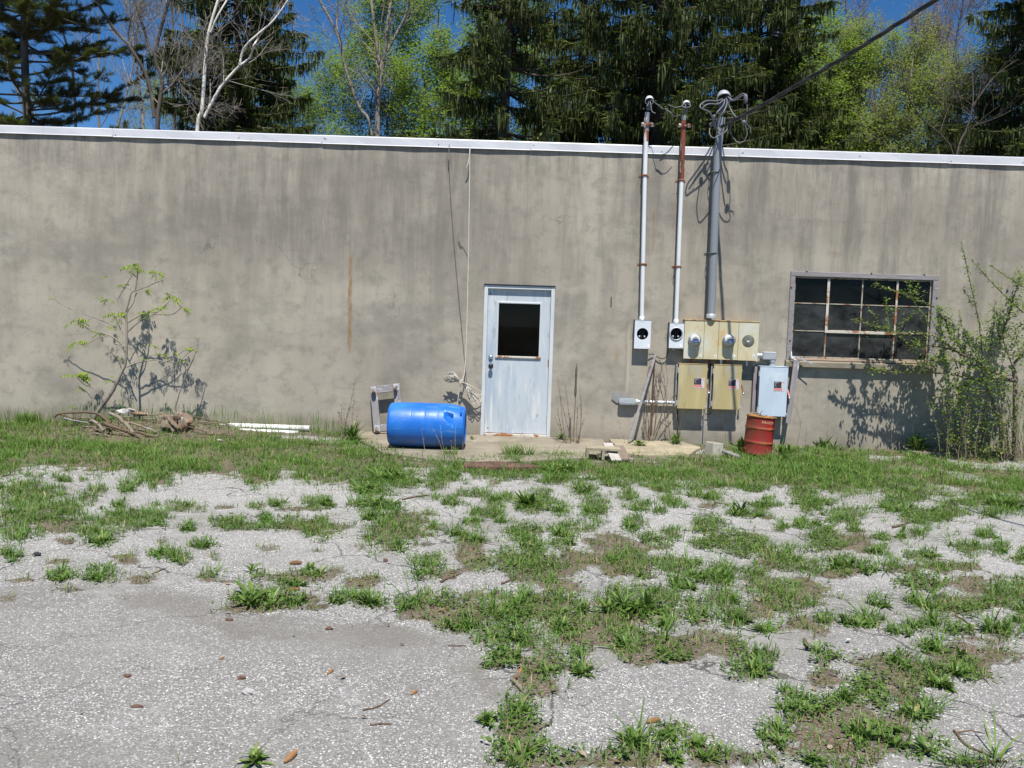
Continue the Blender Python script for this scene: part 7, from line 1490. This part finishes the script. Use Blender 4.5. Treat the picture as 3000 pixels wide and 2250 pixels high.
traced_tree('bare_tree','leaning bare tree with a pale top fork against the blue gap of sky',[([(1090,395),(1050,310),(1012,200),(990,105),(942,10),(930,-10)],.085,.04),([(988,100),(985,40),(995,-10)],.045,.03),([(1000,150),(1012,90),(1010,60)],.015,.008),([(985,90),(945,88)],.012,.006)],13.5,M['greybark'],dict(OB,kids=[6,4,3],len=[1.1,.6,.3]),34)
traced_tree('forked_tree','grey tree forking into four tall stems right of the open sky gap',[([(1105,398),(1110,280),(1117,200)],.135,.10),([(1117,205),(1105,150),(1092,50),(1085,-10)],.075,.045),([(1120,200),(1130,140),(1140,50),(1150,-10)],.085,.05),([(1134,150),(1160,95),(1185,50),(1206,-10)],.06,.04),([(1112,185),(1112,90),(1128,-10)],.03,.02),([(1098,130),(1060,85),(1010,40)],.03,.015),([(1100,270),(1085,235),(1073,215)],.022,.010)],13.0,M['greybark'],dict(OB,kids=[6,4,3],len=[1.1,.6,.35]),35,M['springleaf'],2,.06)
rs0=np.random.RandomState(99)
for k,(px,Y,H,lab) in enumerate(((270,19,15,'thin bare tree behind the pine and the grey forked tree'),(330,22,16,'thin bare tree, farthest left of the grey thicket'),(405,20,16,'slender bare tree just left of the dark crooked stem'),(520,21,17,'slender bare tree between the crooked stem and the birch'),(560,18,14,'thin bare tree close behind the birch'),(210,24,16,'faint bare tree far behind the pine'))):
    free_tree('bare_tree',lab,X_(px,Y),Y,H,40+k,M['oliveleaf'],'greybark',dict(OR_,kids=[20,6,4],len=[2.2,1.1,.6]),1,1,.055,.05,2.5,leafchance=.30,tr=.09)
# leafy spring trees
for k,(px,Y,H,st,lab,ms) in enumerate(((940,20,11.3,3,'low light green tree between the dark spruce and the leaning bare tree','springleaf'),(1035,22,11.6,3,'low leafy tree filling the foot of the sky gap','springleaf'),(1225,17,14,3,'bright green leafy tree right of the four-stemmed trunk','springleaf'),(1300,22,17,2,'bright green leafy tree behind the big drooping spruce at left','springleaf'),(1395,24,15,2,'leafy green tree seen under the drooping spruce limbs','springleaf'),(1620,26,15,2,'green leafy tree deep behind between the spruces','springleaf'),(2150,24,13,3,'leafy tree glimpsed low behind the grey mast','springleaf'),(2330,20,12.3,4,'light green bushy tree under the overhead cable','springleaf'),(2470,19,14.5,3,'light green bushy tree right of the dark spruces','springleaf'),(2600,18,12.0,4,'yellow-green bushy tree in the right half under the bare reddish crowns','oliveleaf'),(2720,20,13,3,'olive-green bushy tree near the right, thin crossing trunks','oliveleaf'),(2860,17,11,4,'low olive bushy tree in front of the right edge spruce','oliveleaf'),(2980,21,13.5,2,'green leafy tree hard against the right edge of the picture','springleaf'),(840,22,13,2,'green leafy tree behind the right side of the left dark spruce','springleaf'),(500,24,11.5,3,'small green bush tree low behind the crooked bare tree','springleaf'))):
    free_tree('leafy_tree',lab,X_(px,Y),Y,H,60+k,M[ms],'greybark' if k%2 else 'darkbark',dict(OF,kids=[34,8,5]) if st<3 else dict(OF,kids=[26,7,5]),st,7 if px in (1225,1300,1395,2150,2330,2470) else 5,.108 if px in (1225,1300,1395,2150,2330,2470) else .09,.14,4.5,tr=.06,leafchance=.8)
for k,(px,Y,H,lab) in enumerate(((2400,24,16,'bare reddish-brown budding tree left of the overhead cable top'),(2560,26,17,'tall bare reddish budding tree behind the yellow-green bush'),(2680,25,17,'bare reddish budding tree in the upper right, thickest haze of twigs'),(2800,27,16,'bare reddish budding tree beside the right edge spruce'),(2480,28,17,'pale bare budding tree deepest in the right half'))):
    free_tree('budding_tree',lab,X_(px,Y),Y,H,80+k,M['redbud'],'greybark',dict(OR_,kids=[36,8,6]),2,3,.05,.05,5,'redtwig',tr=.09,leafchance=.9)
traced_tree('bare_tree','thin dark bare tree crossing diagonally in the right-hand bushes',[([(2800,470),(2700,345),(2655,265),(2640,190)],.045,.02),([(2745,410),(2790,300),(2830,230)],.02,.01)],13.5,M['darkbark'],dict(OB,kids=[5,3,2]),36,twig='darktwig')
traced_tree('bare_tree','thin dark bare tree leaning right at the right edge bushes',[([(2800,470),(2835,370),(2850,300),(2848,210)],.05,.03),([(2850,310),(2920,220),(2990,170)],.03,.012),([(2850,310),(2800,270)],.02,.01)],13.0,M['darkbark'],dict(OB,kids=[5,3,2]),37,twig='darktwig')
# ================================================================== CAMERA, SUN, SKY
cam=bpy.data.cameras.new('camera'); co=bpy.data.objects.new('camera',cam); COL.objects.link(co)
cam.sensor_fit='HORIZONTAL'; cam.sensor_width=36; cam.lens=36*FPX/3000; cam.clip_start=.05; cam.clip_end=3000
m3_=Matrix(((_r[0],_u[0],-_f[0]),(_r[1],_u[1],-_f[1]),(_r[2],_u[2],-_f[2])))
co.matrix_world=Matrix.Translation(C0)@m3_.to_4x4(); scene.camera=co
tosun=Vector((.075,-1,2.05)).normalized()
sl=bpy.data.lights.new('sun','SUN'); sl.energy=5.0; sl.angle=R(.53); sl.color=(1,.955,.88)
so=bpy.data.objects.new('sun',sl); COL.objects.link(so); so.rotation_euler=(-tosun).to_track_quat('-Z','Y').to_euler(); so.location=(3,-20,30)
wd=bpy.data.worlds.new('World'); scene.world=wd; wd.use_nodes=True; nt=wd.node_tree; nt.nodes.clear()
sky=nt.nodes.new('ShaderNodeTexSky'); sky.sky_type='NISHITA'; sky.sun_disc=False
sky.sun_elevation=math.asin(tosun.z); sky.sun_rotation=math.atan2(tosun.x,tosun.y)
sky.air_density=1.0; sky.dust_density=.0; sky.ozone_density=5.0; sky.altitude=2500
bg=nt.nodes.new('ShaderNodeBackground'); bg.inputs[1].default_value=.085; wo=nt.nodes.new('ShaderNodeOutputWorld')
hs=nt.nodes.new('ShaderNodeHueSaturation'); hs.inputs['Saturation'].default_value=1.22; nt.links.new(sky.outputs[0],hs.inputs['Color']); nt.links.new(hs.outputs[0],bg.inputs[0]); nt.links.new(bg.outputs[0],wo.inputs[0])
vs_=scene.view_settings; vs_.view_transform='Standard'; vs_.look='None'; vs_.gamma=1; vs_.exposure=.50
scene.cycles.max_bounces=8; scene.cycles.transparent_max_bounces=12; scene.cycles.caustics_reflective=False; scene.cycles.caustics_refractive=False
